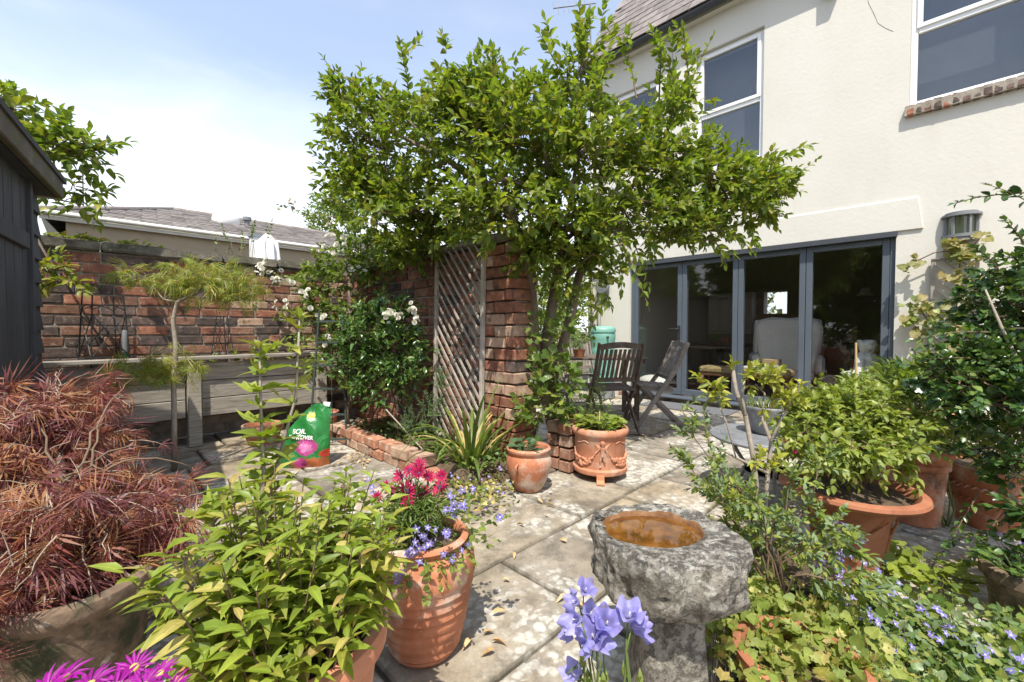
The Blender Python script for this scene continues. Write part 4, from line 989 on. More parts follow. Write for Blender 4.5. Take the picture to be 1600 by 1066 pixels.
# ================================================================== bird bath
def stonemat(name, pale):
    m, t = newmat(name); g = NT(t); v = g.n('ShaderNodeTexCoord').outputs['Object']
    col = g.ramp(g.noise(v, 9, 10, .68), [(.25, (.08, .07, .057)), (.40, (.24, .215, .18)), (.55, (.42, .385, .325)), (.75, (.58, .545, .475))])
    vo = g.n('ShaderNodeTexVoronoi', {'Vector': g.mix(.04, v, g.n('ShaderNodeTexNoise', {'Vector': v, 'Scale': 18}).outputs[1]), 'Scale': 34})
    lm = g.n('ShaderNodeMapRange', {0: vo.outputs['Distance'], 1: .45, 2: .32}).outputs[0]
    lm = g.math('MULTIPLY', lm, g.n('ShaderNodeMapRange', {0: g.noise(v, 7, 4), 1: .40, 2: .55}).outputs[0])
    col = g.mix(g.math('MULTIPLY', lm, pale), col, (.60, .575, .50, 1))
    dk = g.n('ShaderNodeMapRange', {0: g.noise(v, 48, 8, .75), 1: .50, 2: .60}).outputs[0]
    col = g.mix(g.math('MULTIPLY', dk, .42), col, (.08, .068, .055, 1))
    yl = g.n('ShaderNodeMapRange', {0: g.noise(v, 8, 5), 1: .66, 2: .72}).outputs[0]; col = g.mix(g.math('MULTIPLY', yl, .6), col, (.38, .24, .05, 1))
    h = g.math('SUBTRACT', g.math('ADD', g.noise(v, 22, 10, .7), g.math('MULTIPLY', g.noise(v, 90, 5, .7), .4)), g.math('MULTIPLY', dk, .35))
    bm = g.n('ShaderNodeBump', {'Strength': 1.0, 'Distance': .03, 'Height': h})
    b = g.n('ShaderNodeBsdfPrincipled', {'Base Color': col, 'Roughness': .95, 'Specular IOR Level': .2, 'Normal': bm.outputs[0]}); t.links.new(b.outputs[0], g.n('ShaderNodeOutputMaterial').inputs[0])
stonemat('lichen_stone', .7); stonemat('pedestal_stone', .3)
pbr('rust_stone', [(.09, .04, .015), (.19, .09, .035), (.30, .17, .085)], 22, .8, .8, 50, 0, bdist=.008)
def watermat():
    m, t = newmat('brown_water'); g = NT(t); v = g.n('ShaderNodeTexCoord').outputs['Object']
    col = g.ramp(g.noise(v, 14, 6, .6), [(.3, (.045, .016, .004)), (.5, (.13, .05, .010)), (.7, (.24, .11, .025))])
    bm = g.n('ShaderNodeBump', {'Strength': .06, 'Distance': .01, 'Height': g.noise(v, 12, 2)})
    b = g.n('ShaderNodeBsdfPrincipled', {'Base Color': col, 'Roughness': .02, 'IOR': 1.33, 'Coat Weight': .3, 'Coat Roughness': .02, 'Normal': bm.outputs[0]}); t.links.new(b.outputs[0], g.n('ShaderNodeOutputMaterial').inputs[0])
watermat()
BB = G(1028, 832, .50); bath = thing('bird_bath', (BB.x, BB.y, 0), 'rough lichened stone bird bath holding brown water', 'bird bath', rz=R(-45))
from mathutils import noise as mno
def rough(v, th, k, amp=.012):
    return v
def outline(th):
    # local x = image right, y = away: lopsided rounded block
    pts = [(-180, .180), (-150, .195), (-120, .205), (-90, .205), (-60, .225), (-35, .245), (-10, .225), (20, .195), (55, .19), (90, .20), (120, .21), (150, .20), (180, .180)]
    d = math.degrees(th); d = (d + 180) % 360 - 180
    for (a, r0), (b2, r1) in zip(pts, pts[1:]):
        if a <= d <= b2: t = (d - a) / (b2 - a); t = t * t * (3 - 2 * t); return r0 + (r1 - r0) * t
    return .17
n = 180; b = MB(); vs = []
prof = [(.55, -.150), (.66, -.150), (.76, -.147), (.84, -.14), (.89, -.126), (.925, -.108), (.95, -.088), (.97, -.068), (.985, -.047), (.995, -.03), (1.0, -.012), (.985, .004), (.96, .010), (.90, .008), (.82, .009)]
cxw, cyw = -.012, .022
for s, z in prof:
    for j in range(n):
        th = 2 * math.pi * j / n; r_ = outline(th) * s * .93; p = Vector((r_ * math.cos(th), r_ * math.sin(th), z + .50))
        nv = mno.fractal(p * 16, 1.0, 2.0, 5); nv2 = mno.noise(p * 7)
        p += Vector((math.cos(th), math.sin(th), 0)) * (nv * .024 + nv2 * .018 + mno.noise(p * 45) * .007 + mno.noise(p * 90) * .003) * (1 if z < 0 else .5) + Vector((0, 0, nv * .010 + nv2 * .008))
        vs.append(p)
for k2, (ra, rb, z, bl) in enumerate(((.152, .122, .007, .4), (.138, .110, .003, 1), (.132, .105, -.010, 1), (.124, .098, -.03, 1), (.10, .075, -.045, 1))):
    for j in range(n):
        th = 2 * math.pi * j / n; p = Vector((cxw + ra * math.cos(th), cyw + rb * math.sin(th), z + .50)); nv = mno.fractal(p * 22, 1, 2, 4)
        vs.append(p + Vector((math.cos(th), math.sin(th), 0)) * nv * .004 + Vector((0, 0, nv * .004)))
K = len(prof) + 5
fs = [(i * n + j, i * n + (j + 1) % n, (i + 1) * n + (j + 1) % n, (i + 1) * n + j) for i in range(K - 1) for j in range(n)]
b.add(vs, fs + [tuple(range(n))[::-1]]); b.mi = [1 if i >= (len(prof) + 1) * n and i < (K - 1) * n else 0 for i in range(len(b.f))]
b.obj('basin', ['lichen_stone', 'rust_stone'], bath, smooth=True)
b = MB(); b.lathe([(.139, .489), (.01, .4893)], (cxw, cyw, 0), 48, fn=lambda v, th, k: Vector((v.x, v.y * .79, v.z))); b.f = b.f[:-1]; b.mi = b.mi[:-1]; b.obj('water', 'brown_water', bath, smooth=True)
b = MB(); vs = []; prof = [(.105, 0), (.10, .05), (.088, .15), (.08, .25), (.08, .33), (.085, .385)]
for r_, z in prof:
    for j in range(40):
        th = 2 * math.pi * j / 40; c_, s_ = math.cos(th), math.sin(th); k = max(abs(c_), abs(s_)) ** -.65 * r_; p = Vector((k * c_ + .03, k * s_, z)); nv = mno.fractal(p * 14, 1, 2, 4)
        vs.append(p + Vector((c_, s_, 0)) * nv * .008)
b.add(vs, [(i * 40 + j, i * 40 + (j + 1) % 40, (i + 1) * 40 + (j + 1) % 40, (i + 1) * 40 + j) for i in range(5) for j in range(40)] + [tuple(range(40))[::-1], tuple(200 + j for j in range(40))]); b.obj('pedestal', 'pedestal_stone', bath, smooth=True)
# ================================================================== garden furniture
def chair(loc, rz, mat, label):
    root = thing('folding_chair', loc, label, 'chair', 'slatted wooden folding chairs around the table', rz)
    w = .225
    for s in (-1, 1):
        b = MB(); pth = [(.27, s * w, 0), (.02, s * w, .40), (-.13, s * w, .62), (-.25, s * w, .90)]
        for a, c_ in zip(pth, pth[1:]): b.bar(a, c_, .024, .046, up=(0, 1, 0)) if False else b.bar(a, Vector(c_) + (Vector(c_) - Vector(a)).normalized() * .012, .046, .024, up=(0, 1, 0))
        b.obj('upright', mat, root, bevel=.004)
        MB().bar((.19, s * (w - .035), .44), (-.26, s * (w - .035), 0), .042, .022, up=(0, 1, 0)).obj('leg', mat, root, bevel=.004)
        MB().bar((.22, s * (w - .035), .435), (-.12, s * (w - .035), .41), .04, .02, up=(0, 1, 0)).obj('seat_rail', mat, root, bevel=.003)
    for i in range(7): MB().box((.215 - i * .052, 0, .458 - i * .004), (.042, .43, .016)).obj('seat_slat', mat, root, bevel=.003)
    top = MB(); n_ = 10
    for k in range(n_):
        y0, y1 = -w + 2 * w * k / n_, -w + 2 * w * (k + 1) / n_; zz = lambda y: .865 + .03 * math.cos(y / w * 1.5)
        top.bar((-.235, y0, zz(y0)), (-.235, y1 + .002, zz(y1)), .022, .058)
    top.obj('top_rail', mat, root)
    MB().bar((-.075, -w, .535), (-.075, w, .535), .02, .045).obj('back_rail', mat, root, bevel=.003)
    for i in range(9):
        y = -w + .04 + i * (2 * w - .08) / 8; MB().bar((-.08, y, .54), (-.228, y, .85), .03, .011, up=(1, 0, 0)).obj('back_slat', mat, root, bevel=.002)
    MB().tube([(-.245, -w + .03, .02), (-.245, w - .03, .02)], .010, 6).obj('stretcher', mat, root); MB().tube([(.235, -w, .05), (.235, w, .05)], .010, 6).obj('stretcher', mat, root)
    return root
pc = DP(957, 600, 4.42); chair((pc.x, pc.y, 0), R(45) + .12, 'teak', 'dark slatted folding chair with its back to the camera')
pc = DP(1026, 600, 4.68); chair((pc.x, pc.y, 0), R(135) - .06, 'teak_grey', 'greyed folding chair seen from the side beside the glass doors')
pc = DP(905, 600, 5.75); chair((pc.x, pc.y, 0), R(-125), 'teak_grey', 'pale folding chair half hidden behind the climber')
pc = DP(925, 600, 5.12); gt = thing('garden_table', (pc.x, pc.y, 0), 'dark slatted wooden garden table behind the folding chair', 'table', rz=R(-45))
for i in range(7): MB().box((0, -.33 + i * .11, .715), (1.12, .10, .022)).obj('top_slat', 'teak', gt, bevel=.003)
for s in (-1, 1):
    MB().box((s * .5, 0, .685), (.05, .70, .04)).obj('cleat', 'teak', gt)
    for s2 in (-1, 1): MB().box((s * .46, s2 * .27, .335), (.05, .05, .67)).obj('leg', 'teak', gt, bevel=.003)
# water butt
wp = Vector((5.62, 5.62 * (1 - .213) / 1.213, 0)); wb2 = thing('water_butt', wp, 'pale green plastic water butt with ribbed sides against the house', 'water butt')
pr = [(.17, .12)] + [(.178 + (.006 if i % 4 < 2 else 0), .13 + i * .035) for i in range(22)] + [(.19, .90), (.192, .96)]
MB().lathe(pr + [(.18, 1.0)], n=40).obj('barrel', 'plastic_green', wb2, ang=40)
MB().lathe([(.196, 1.0), (.198, 1.03), (.190, 1.06), (.165, 1.085), (.12, 1.095), (.02, 1.098)], n=40).obj('lid', 'plastic_green', wb2, ang=50)
MB().lathe([(.18, 0), (.19, .01), (.18, .118), (.05, .119)], n=24).obj('stand', 'plastic_grey', wb2, ang=40)
MB().box((-.12, -.16, .93), (.06, .03, .025), rot=(0, 0, R(50))).obj('label_plate', 'black_metal', wb2)
# washing line reel
ry = onX(945, 447, XH); rl = thing('washing_line_reel', (XH, ry.y, 1.74), 'round grey retractable washing line reel on the house wall', 'reel')
rot = Matrix.Rotation(R(-90), 4, 'Y')
b = MB(); b.lathe([(.05, .02), (.11, .03), (.125, .05), (.125, .09), (.11, .105), (.04, .11)], n=28); b.v = [tuple(rot @ Vector(v)) for v in b.v]; b.obj('case', 'plastic_grey', rl, ang=40)
MB().box((-.012, 0, 0), (.025, .09, .16)).obj('bracket', 'plastic_grey', rl, bevel=.004)
MB().tube([(-.10, .1, .0), (-.35, 1.1, -.05)], .0025, 5).obj('line', 'cloth_white', rl)
MB().tube([(-.03, .03, -.1), (-.012, .09, -.82)], .005, 5).obj('cord', 'plastic_grey', rl)
# wall lamp
ly = onX(1502, 357, XH); wl = thing('wall_lamp', (XH, ly.y, 1.93), 'half-round grey metal wall lamp above the narrow trellis', 'lamp')
def half(r, z0, z1, name, mat, n=20, inner=0):
    b = MB(); pts = [(-math.sin(math.pi * k / n) * r, math.cos(math.pi * k / n) * r) for k in range(n + 1)]
    vs = [(x, y, z) for z in (z0, z1) for x, y in pts]; k = len(pts)
    b.add(vs, [(i, i + 1, k + i + 1, k + i) for i in range(k - 1)] + [tuple(range(k))[::-1], tuple(range(k, 2 * k)), (0, k, 2 * k - 1, k - 1)]); return b.obj(name, mat, wl)
half(.135, 0, .03, 'base', 'plastic_grey'); half(.125, -.035, -.003, 'base_rim', 'plastic_grey'); half(.14, .205, .225, 'cap', 'plastic_grey'); half(.115, .226, .245, 'cap_top', 'plastic_grey')
glassmat('lamp_glass', (.75, .78, .70), .1, 1.5, .05); half(.098, .031, .204, 'diffuser', 'lamp_glass')
for a in (12, 60, 120, 168): x, y = -math.sin(R(a)) * .112, math.cos(R(a)) * .112; MB().box((x, y, .117), (.018, .018, .175), rot=(0, 0, R(a))).obj('bar', 'plastic_grey', wl)
# doormat
tag(MB().box((5.62, 2.35, .010), (.48, 1.15, .012), rot=(0, 0, .02)).obj('doormat', 'mat_grey'), 'flat grey doormat in front of the glass doors', 'mat')
# bamboo cane by the doors
tag(MB().tube([POTC + Vector((0, 0, .12)), POTC + Vector((.01, 0, .5)), POTC + Vector((.0, .01, .92))], [.010, .010, .009], 8).obj('bamboo_cane', 'cane', loc=POTC), 'upright bamboo cane in front of the glass doors', 'cane')
# ================================================================== beyond the wall
pp = onY(418, 400, 8.2); par = thing('parasol', (pp.x, 8.2, 0), 'closed white parasol showing above the garden wall', 'parasol')
MB().tube([(0, 0, 0), (0, 0, 2.05)], .025, 8).obj('pole', 'white_upvc', par)
ztop = onY(420, 366, 8.2).z
MB().lathe([(.26, 1.2), (.24, 1.6), (.15, ztop - .15), (.03, ztop)], n=48, fn=lambda v, th, k: Vector((v.x * (1 + .16 * math.sin(8 * th)), v.y * (1 + .16 * math.sin(8 * th)), v.z))).obj('canopy', 'cloth_white', par, smooth=True)
pp = onY(398, 371, 8.6); gp = thing('gate_post', (pp.x, 8.6, 0), 'white post with grey cap behind the garden wall beside the parasol', 'post')
MB().box((0, 0, pp.z / 2), (.15, .13, pp.z)).obj('shaft', 'white_upvc', gp); MB().box((0, 0, pp.z + .025), (.19, .17, .05)).obj('cap', 'far_roof', gp)
def aerial(base, top, label, n=7, L=.9, dirv=(1, 0, 0)):
    root = thing('tv_aerial', base, label, 'aerial'); h = top - Vector(base); d = Vector(dirv).normalized(); sd = d.cross(UP).normalized()
    MB().tube([(0, 0, 0), h], .016, 6).obj('mast', 'zinc', root); MB().tube([h - d * L, h + d * .1], .010, 5).obj('boom', 'zinc', root)
    for i in range(n): p_ = h - d * (L * i / (n - 1)); MB().tube([p_ - Vector((0, 0, .11)), p_ + Vector((0, 0, .11))], .006, 4).obj('element', 'zinc', root)
tpa = onY(922, 6, 4.24); aerial((tpa.x + .05, 4.245, 5.2), tpa, 'television aerial on a mast at the corner of the house roof', 8, .62, RT + UP * .12)
tpb = onY(128, 252, 13); aerial((tpb.x, 13, 3.1), tpb, 'small television aerial above the bungalow roof', 3, .45, RT)
# ================================================================== inside the room
ac = Vector((6.98, 1.50, .06)); arm = thing('wing_armchair', ac, 'grey linen wing armchair inside the room with its back to the doors', 'armchair', rz=R(20))
# local +x faces away from the doors
def slabpoly(pts, x0, x1, name, mat, parent, bev=.02):
    k = len(pts); b = MB(); b.add([(x0, y, z) for y, z in pts] + [(x1, y, z) for y, z in pts], [tuple(range(k)), tuple(range(k, 2 * k))[::-1]] + [(i, k + i, k + (i + 1) % k, (i + 1) % k) for i in range(k)])
    return b.obj(name, mat, parent, bevel=bev)
slabpoly([(-.30, .38), (.30, .38), (.36, .7), (.40, 1.0), (.36, 1.12), (.2, 1.16), (0, 1.14), (-.2, 1.16), (-.36, 1.12), (-.40, 1.0), (-.36, .7)], -.10, .02, 'back', 'linen_grey', arm, .035)
for s in (-1, 1):
    b = MB(); out = [(.02, .62), (.36, .62), (.34, .8), (.22, 1.05), (.05, 1.14), (.0, 1.1)]
    k = len(out); b.add([(x, s * .40, z) for x, z in out] + [(x, s * .31, z) for x, z in out], [tuple(range(k)), tuple(range(k, 2 * k))[::-1]] + [(i, k + i, k + (i + 1) % k, (i + 1) % k) for i in range(k)]); b.obj('wing', 'linen_grey', arm, bevel=.03)
    MB().box((.28, s * .37, .5), (.66, .13, .26)).obj('arm', 'linen_grey', arm, bevel=.04)
    for x in (0, .55): MB().tube([(x, s * .32, .28), (x, s * .34, 0)], [.025, .014], 8).obj('leg', 'walnut', arm)
MB().box((.28, 0, .36), (.7, .62, .18)).obj('seat', 'linen_grey', arm, bevel=.03)
bn = thing('upholstered_bench', (6.55, 1.92, .06), 'long bench with patterned cushion and curved wooden legs inside the doors', 'bench')
MB().box((0, 0, .40), (.36, 1.15, .10)).obj('cushion', 'tapestry', bn, bevel=.03)
MB().box((0, 0, .335), (.34, 1.12, .04)).obj('seat_frame', 'walnut', bn, bevel=.008)
for x in (-.14, .14):
    for y in (-.52, 0, .52): MB().tube([(x, y, .33), (x * 1.25, y * 1.02, .25), (x * 1.1, y, .12), (x * 1.3, y * 1.02, 0)], [.03, .034, .018, .016], 8).obj('leg', 'walnut', bn, smooth=True)
for (y, w_, d_, h_, z, m_, lab) in ((1.72, .32, .26, .018, .512, 'paper', 'pale open magazine on the patterned bench'), (1.48, .22, .2, .06, .512, 'linen_grey', 'pile of dark books at the right of the patterned bench'), (1.52, .2, .14, .07, .574, 'cardboard', 'small brown box on the books on the bench')):
    tag(MB().box((0, 0, h_ / 2), (d_, w_, h_)).obj('book', m_, bevel=.004), lab, 'box' if 'box' in lab else 'books').location = (6.53, y + .06, z)
# cherub statue
sp_ = onX(1346, 600, 6.44); stt = thing('garden_statue', (6.44, sp_.y, .06), 'pale stone statue of a seated child beside an urn behind the right door', 'statue', rz=R(-45))
bl = [((.06, 0, .78), .085, (1, 1, 1.05)), ((.055, -.05, .77), .06, (1, .8, 1))]
bl += limb((.06, 0, .70), (.06, 0, .62), .05, .10, 4) + limb((.06, 0, .62), (.06, .02, .40), .12, .125, 6) + limb((.06, .0, .36), (.06, 0, .08), .15, .17, 6)
bl += limb((.16, -.02, .64), (.20, -.08, .50), .05, .042) + limb((.20, -.08, .50), (.06, -.15, .46), .04, .033) + limb((-.05, -.03, .63), (-.11, -.10, .52), .05, .04) + limb((-.11, -.10, .52), (.02, -.15, .47), .038, .032)
bl += limb((.13, -.06, .36), (.15, -.2, .30), .08, .06) + limb((.15, -.2, .30), (.15, -.2, .10), .055, .04) + limb((0, -.06, .36), (-.02, -.2, .28), .08, .06) + limb((-.02, -.2, .28), (-.04, -.2, .08), .055, .04)
bl += limb((-.16, -.08, .02), (-.16, -.08, .42), .09, .075, 6) + [((-.16, -.08, .47), .095, (1, 1, .45))]
q = random.Random(8)
for k in range(16): a = 6.28 * k / 16; bl.append(((.06 + .075 * math.cos(a), .07 * math.sin(a), .82 + .02 * math.sin(3 * a)), .03, (1, 1, 1)))
for k in range(14): a = 6.28 * k / 14; bl.append(((-.16 + .09 * math.cos(a), -.08 + .09 * math.sin(a), .47), .03, (1, 1, 1)))
relief(bl, 'figure', stt, 'statue_stone', .012)
MB().box((.0, -.03, .03), (.46, .42, .06)).obj('plinth', 'statue_stone', stt, bevel=.01)
db = MB(); db.ball((0, 0, .11), .25, 22, 12, (1.2, .8, .45)); db.v = [(v[0], v[1], max(0, v[2] - .0)) for v in db.v]
o = db.obj('dog_cushion', 'cloth_white', smooth=True); pp = onX(1020, 590, 6.72); o.location = (6.72, pp.y - .02, .062); o.rotation_euler = (0, 0, 1.2); tag(o, 'white quilted pet cushion on the floor inside the left door', 'cushion')
dt = thing('dining_table', (8.4, 2.9, .06), 'dark wooden table deep inside the room', 'table')
MB().lathe([(.02, .68), (.55, .68), (.56, .70), (.55, .72), (.02, .72)], n=32).obj('table_top', 'ebony', dt, ang=40)
MB().lathe([(.06, .06), (.05, .2), (.07, .4), (.05, .66)], n=14).obj('column', 'ebony', dt, smooth=True)
for i in range(3): a = R(30 + 120 * i); MB().tube([(0, 0, .16), (.18 * math.cos(a), .18 * math.sin(a), .12), (.38 * math.cos(a), .38 * math.sin(a), .02)], [.03, .025, .02], 8).obj('foot', 'ebony', dt)
bw = MB(); bw.lathe([(.05, 0), (.11, .01), (.14, .09), (.15, .11), (.13, .10)], n=24); o = bw.obj('flower_bowl', 'brick_red', ang=40); o.location = (8.3, 2.75, .782); tag(o, 'dark red bowl on the table inside the room', 'bowl')
cb = thing('wall_cupboard', (10.3, 3.3, .9), 'white panelled cupboard on the far wall of the room', 'cupboard')
MB().box((0, 0, .5), (.35, .9, .9)).obj('carcass', 'cloth_white', cb)
for k in range(4): MB().box((-.185, -.335 + k * .223, .5), (.02, .2, .8)).obj('panel', 'cloth_white', cb, bevel=.008)
o = MB().lathe([(.12, 0), (.07, .06), (.05, .12), (.02, .13)], n=20).obj('lamp_shade', 'cloth_white', ang=40); pp = onX(1352, 462, 9.2); o.location = pp; tag(o, 'pale bell-shaped lamp shade hanging inside the right door', 'lamp shade')
MB().tube([(0, 0, .12), (0, 0, 2.59 - pp.z)], .004, 5).obj('flex', 'ebony', o)
sb = thing('sideboard', (8.0, .75, .06), 'dark wooden sideboard behind the statue', 'sideboard')
MB().box((0, 0, .42), (.45, .9, .66)).obj('carcass', 'ebony', sb, bevel=.01); MB().box((0, 0, .765), (.5, .96, .03)).obj('top', 'ebony', sb)
for k in range(3): MB().box((-.228, -.29 + k * .29, .45), (.012, .26, .5)).obj('door', 'walnut', sb, bevel=.004)
for x in (-.18, .18):
    for y in (-.4, .4): MB().box((x, y, .045), (.05, .05, .09)).obj('leg', 'ebony', sb)
# ================================================================== foliage materials
leafmat('lf_canopy', [(0.088, 0.133, 0.022), (0.126, 0.189, 0.027), (0.166, 0.232, 0.032), (0.229, 0.281, 0.042), (0.109, 0.161, 0.027)], .46, .42)
leafmat('lf_canopy_y', [(0.200, 0.220, 0.030), (0.280, 0.270, 0.045), (0.150, 0.190, 0.030)], .45)
leafmat('lf_rose', [(0.089, 0.142, 0.034), (0.138, 0.203, 0.042), (0.194, 0.257, 0.055)], .4)
leafmat('lf_glossy', [(0.034, 0.078, 0.019), (0.050, 0.108, 0.024), (0.078, 0.156, 0.034), (0.120, 0.216, 0.048)], .24, .18, .6)
leafmat('lf_peren', [(0.164, 0.224, 0.026), (0.213, 0.280, 0.034), (0.263, 0.314, 0.043), (0.144, 0.207, 0.029), (0.326, 0.325, 0.057)], .42, .36)
leafmat('lf_peren_y', [(0.360, 0.330, 0.070), (0.440, 0.380, 0.120), (0.340, 0.240, 0.080)], .5, .34)
leafmat('lf_yellow', [(0.280, 0.300, 0.035), (0.360, 0.340, 0.050), (0.200, 0.260, 0.035)], .45)
leafmat('lf_lime', [(0.209, 0.253, 0.050), (0.264, 0.297, 0.066), (0.165, 0.220, 0.044), (0.330, 0.330, 0.094)], .55, .3)
leafmat('lf_fuchsia', [(0.166, 0.228, 0.038), (0.221, 0.276, 0.049), (0.276, 0.312, 0.065), (0.117, 0.174, 0.032)], .42, .36)
leafmat('lf_grey', [(0.106, 0.163, 0.062), (0.144, 0.206, 0.088), (0.188, 0.244, 0.119)], .55, .26)
leafmat('lf_dark', [(0.023, 0.058, 0.018), (0.039, 0.088, 0.023), (0.065, 0.130, 0.034), (0.091, 0.169, 0.039)], .26, .2, .55)
leafmat('lf_red', [(.19, .055, .05), (.25, .075, .06), (.15, .05, .05), (.28, .11, .07), (.32, .17, .095)], .5, .34, tcol=(1.6, .9, .7))
leafmat('lf_purple', [(.125, .045, .05), (.17, .055, .06), (.21, .075, .07)], .45, .3, tcol=(1.5, .8, .8))
leafmat('lf_bronze', [(0.347, 0.163, 0.061), (0.286, 0.102, 0.046), (0.408, 0.224, 0.102), (0.245, 0.071, 0.041)], .6, .3, tcol=(1.3, 1, .7))
leafmat('lf_mapleg', [(0.228, 0.276, 0.036), (0.168, 0.228, 0.034), (0.312, 0.324, 0.048), (0.360, 0.240, 0.054)], .48, .38)
leafmat('lf_iris', [(0.100, 0.160, 0.025), (0.140, 0.200, 0.035), (0.085, 0.140, 0.028)], .4, .3)
leafmat('lf_straw', [(0.420, 0.320, 0.100), (0.500, 0.400, 0.170)], .6, .25)
leafmat('lf_ivy', [(0.075, 0.130, 0.028), (0.113, 0.182, 0.038), (0.164, 0.234, 0.052)], .38, .28)
leafmat('lf_climber', [(0.160, 0.180, 0.045), (0.240, 0.220, 0.070), (0.300, 0.240, 0.090), (0.120, 0.160, 0.040)], .5, .34)
leafmat('lf_blue', [(0.055, 0.110, 0.045), (0.080, 0.140, 0.060)], .45, .25)
leafmat('lf_rosemary', [(0.070, 0.120, 0.050), (0.100, 0.150, 0.070)], .55, .2)
leafmat('pt_cerise', [(0.420, 0.008, 0.075), (0.520, 0.020, 0.120), (0.320, 0.006, 0.050)], .5, .35, tcol=(1.3, .6, 1))
leafmat('pt_magenta', [(0.288, 0.006, 0.240), (0.352, 0.012, 0.304)], .5, .35, tcol=(1.2, .6, 1.2))
leafmat('pt_lilac', [(0.260, 0.220, 0.580), (0.330, 0.290, 0.660), (0.220, 0.180, 0.520)], .5, .35, tcol=(1.1, 1.1, 1.2))
leafmat('pt_blue', [(.33, .31, .66), (.40, .38, .72), (.29, .26, .60)], .45, .4, tcol=(1.1, 1.1, 1.2))
leafmat('pt_white', [(0.720, 0.710, 0.620), (0.780, 0.770, 0.720), (0.700, 0.660, 0.520)], .6, .35, tcol=(1.1, 1.1, 1))
leafmat('pt_petunia', [(0.120, 0.020, 0.220), (0.450, 0.040, 0.100), (0.500, 0.120, 0.120)], .5, .3)
pbr('disc_purple', [(.05, .015, .06), (.10, .03, .09)], 60, .8, .4, 90, 0); pbr('disc_yellow', [(.45, .33, .06), (.55, .45, .15)], 60, .8, .4, 90, 0)
# ------------------------------------------------------------------ flower meshes (unit size, facing +z)
def petals(n, tname, L, W, tilt, mat, centre=None, rings_=1, seed=0, start=.08):
    q = random.Random(seed); b = MB(); v, f = T[tname]
    for rr in range(rings_):
        for i in range(n):
            a = 2 * math.pi * (i + .5 * rr) / n + q.uniform(-.08, .08); tl = tilt + .35 * rr + q.uniform(-.12, .12); sc = (1 - .22 * rr) * q.uniform(.9, 1.05)
            d = Vector((math.cos(a) * math.cos(tl), math.sin(a) * math.cos(tl), math.sin(tl))); M = Matrix(frame(d * start, d, Vector((0, 0, 1)), L * sc, W * sc))
            b.add([M @ Vector(p) for p in v], [tuple(int(k) for k in t_) for t_ in f])
    mats = [mat]
    if centre: b.cur = 1; b.ball((0, 0, .02), .13, 8, 5, (1, 1, .5)); mats.append(centre)
    return b.mesh('flower', mats, True)
F_CERISE = petals(15, 'oval', .46, .22, .12, 'pt_cerise', 'disc_purple'); F_CERISE2 = petals(13, 'oval', .44, .22, .75, 'pt_cerise', 'disc_purple', seed=2)
F_MAG = petals(16, 'oval', .46, .17, .25, 'pt_magenta', 'disc_yellow', seed=4)
F_STAR = petals(5, 'oval', .48, .42, .3, 'pt_lilac', 'pt_white', seed=5, start=.0)
F_PET = petals(5, 'round', .5, .6, .25, 'pt_petunia', 'disc_yellow', seed=6, start=0)
F_ROSE = petals(6, 'round', .36, .48, .35, 'pt_white', None, 3, seed=7, start=.02)
def bellflower(seed=0):
    b = MB(); n = 5; k = 30; q = random.Random(seed); vs = []; rows = 9
    for i in range(rows + 1):
        t = i / rows
        for j in range(k):
            th = 2 * math.pi * j / k; lob = .5 + .5 * math.cos(n * th); r = .10 + .30 * t ** .7 + (.16 * t ** 5); z = .75 * t - (1 - lob) * .30 * max(0, t - .5) / .5 + lob * .10 * t
            r2 = r * (1 + .05 * lob * t)
            vs.append((r2 * math.cos(th), r2 * math.sin(th), z))
    b.add(vs, [(i * k + j, i * k + (j + 1) % k, (i + 1) * k + (j + 1) % k, (i + 1) * k + j) for i in range(rows) for j in range(k)] + [tuple(range(k))])
    b.cur = 1; b.tube([(0, 0, .05), (0, 0, .5)], [.02, .035], 6)
    return b.mesh('flower', ['pt_blue', 'pt_white'], True)
F_BELL = bellflower()
def plant(name, loc, label, cat='plant', group=None): return thing(name, loc, label, cat, group)
def stems_obj(m, root, mat='stem_green', name='stems'):
    if m.v: m.v = [tuple(Vector(v) - root.location) for v in m.v]; return stuff(m.obj(name, mat, root, smooth=True))
PX = lambda n, d: n * d / FPX
def bl(px, py, d, rx, ry, dep=None): return (DP(px, py, d), PX(rx, d), dep if dep else PX((rx + ry) / 2, d) * .8, PX(ry, d))
# ================================================================== the big shrub over the wall
q = random.Random(101)
base = Vector((2.66, 2.12, 0)); tree = plant('spreading_shrub', base, 'huge leafy green shrub spreading over the brick pier and wall', 'shrub')
B = [bl(600, 205, 3.7, 85, 95), bl(545, 130, 3.7, 40, 35), bl(560, 270, 3.7, 55, 60), bl(700, 175, 3.3, 105, 85), bl(650, 300, 3.5, 90, 70), bl(800, 190, 3.1, 120, 100), bl(780, 290, 3.0, 110, 75), bl(900, 210, 3.1, 110, 105), bl(905, 110, 3.2, 65, 70), bl(890, 320, 3.1, 95, 60), bl(1000, 230, 3.3, 95, 80), bl(1010, 310, 3.3, 80, 55), bl(1110, 250, 3.5, 85, 70), bl(1170, 280, 3.5, 70, 55), bl(1080, 330, 3.4, 70, 42), bl(1050, 150, 3.4, 40, 70), bl(1215, 255, 3.6, 45, 30), bl(640, 360, 3.7, 60, 35), bl(760, 120, 3.2, 90, 45)]
fol = Fol(); st = MB()
K = [('oval', 'lf_canopy')] * 5 + [('ovalb', 'lf_canopy')] * 3 + [('lanceb', 'lf_canopy')] + [('oval', 'lf_canopy_y')] * 2
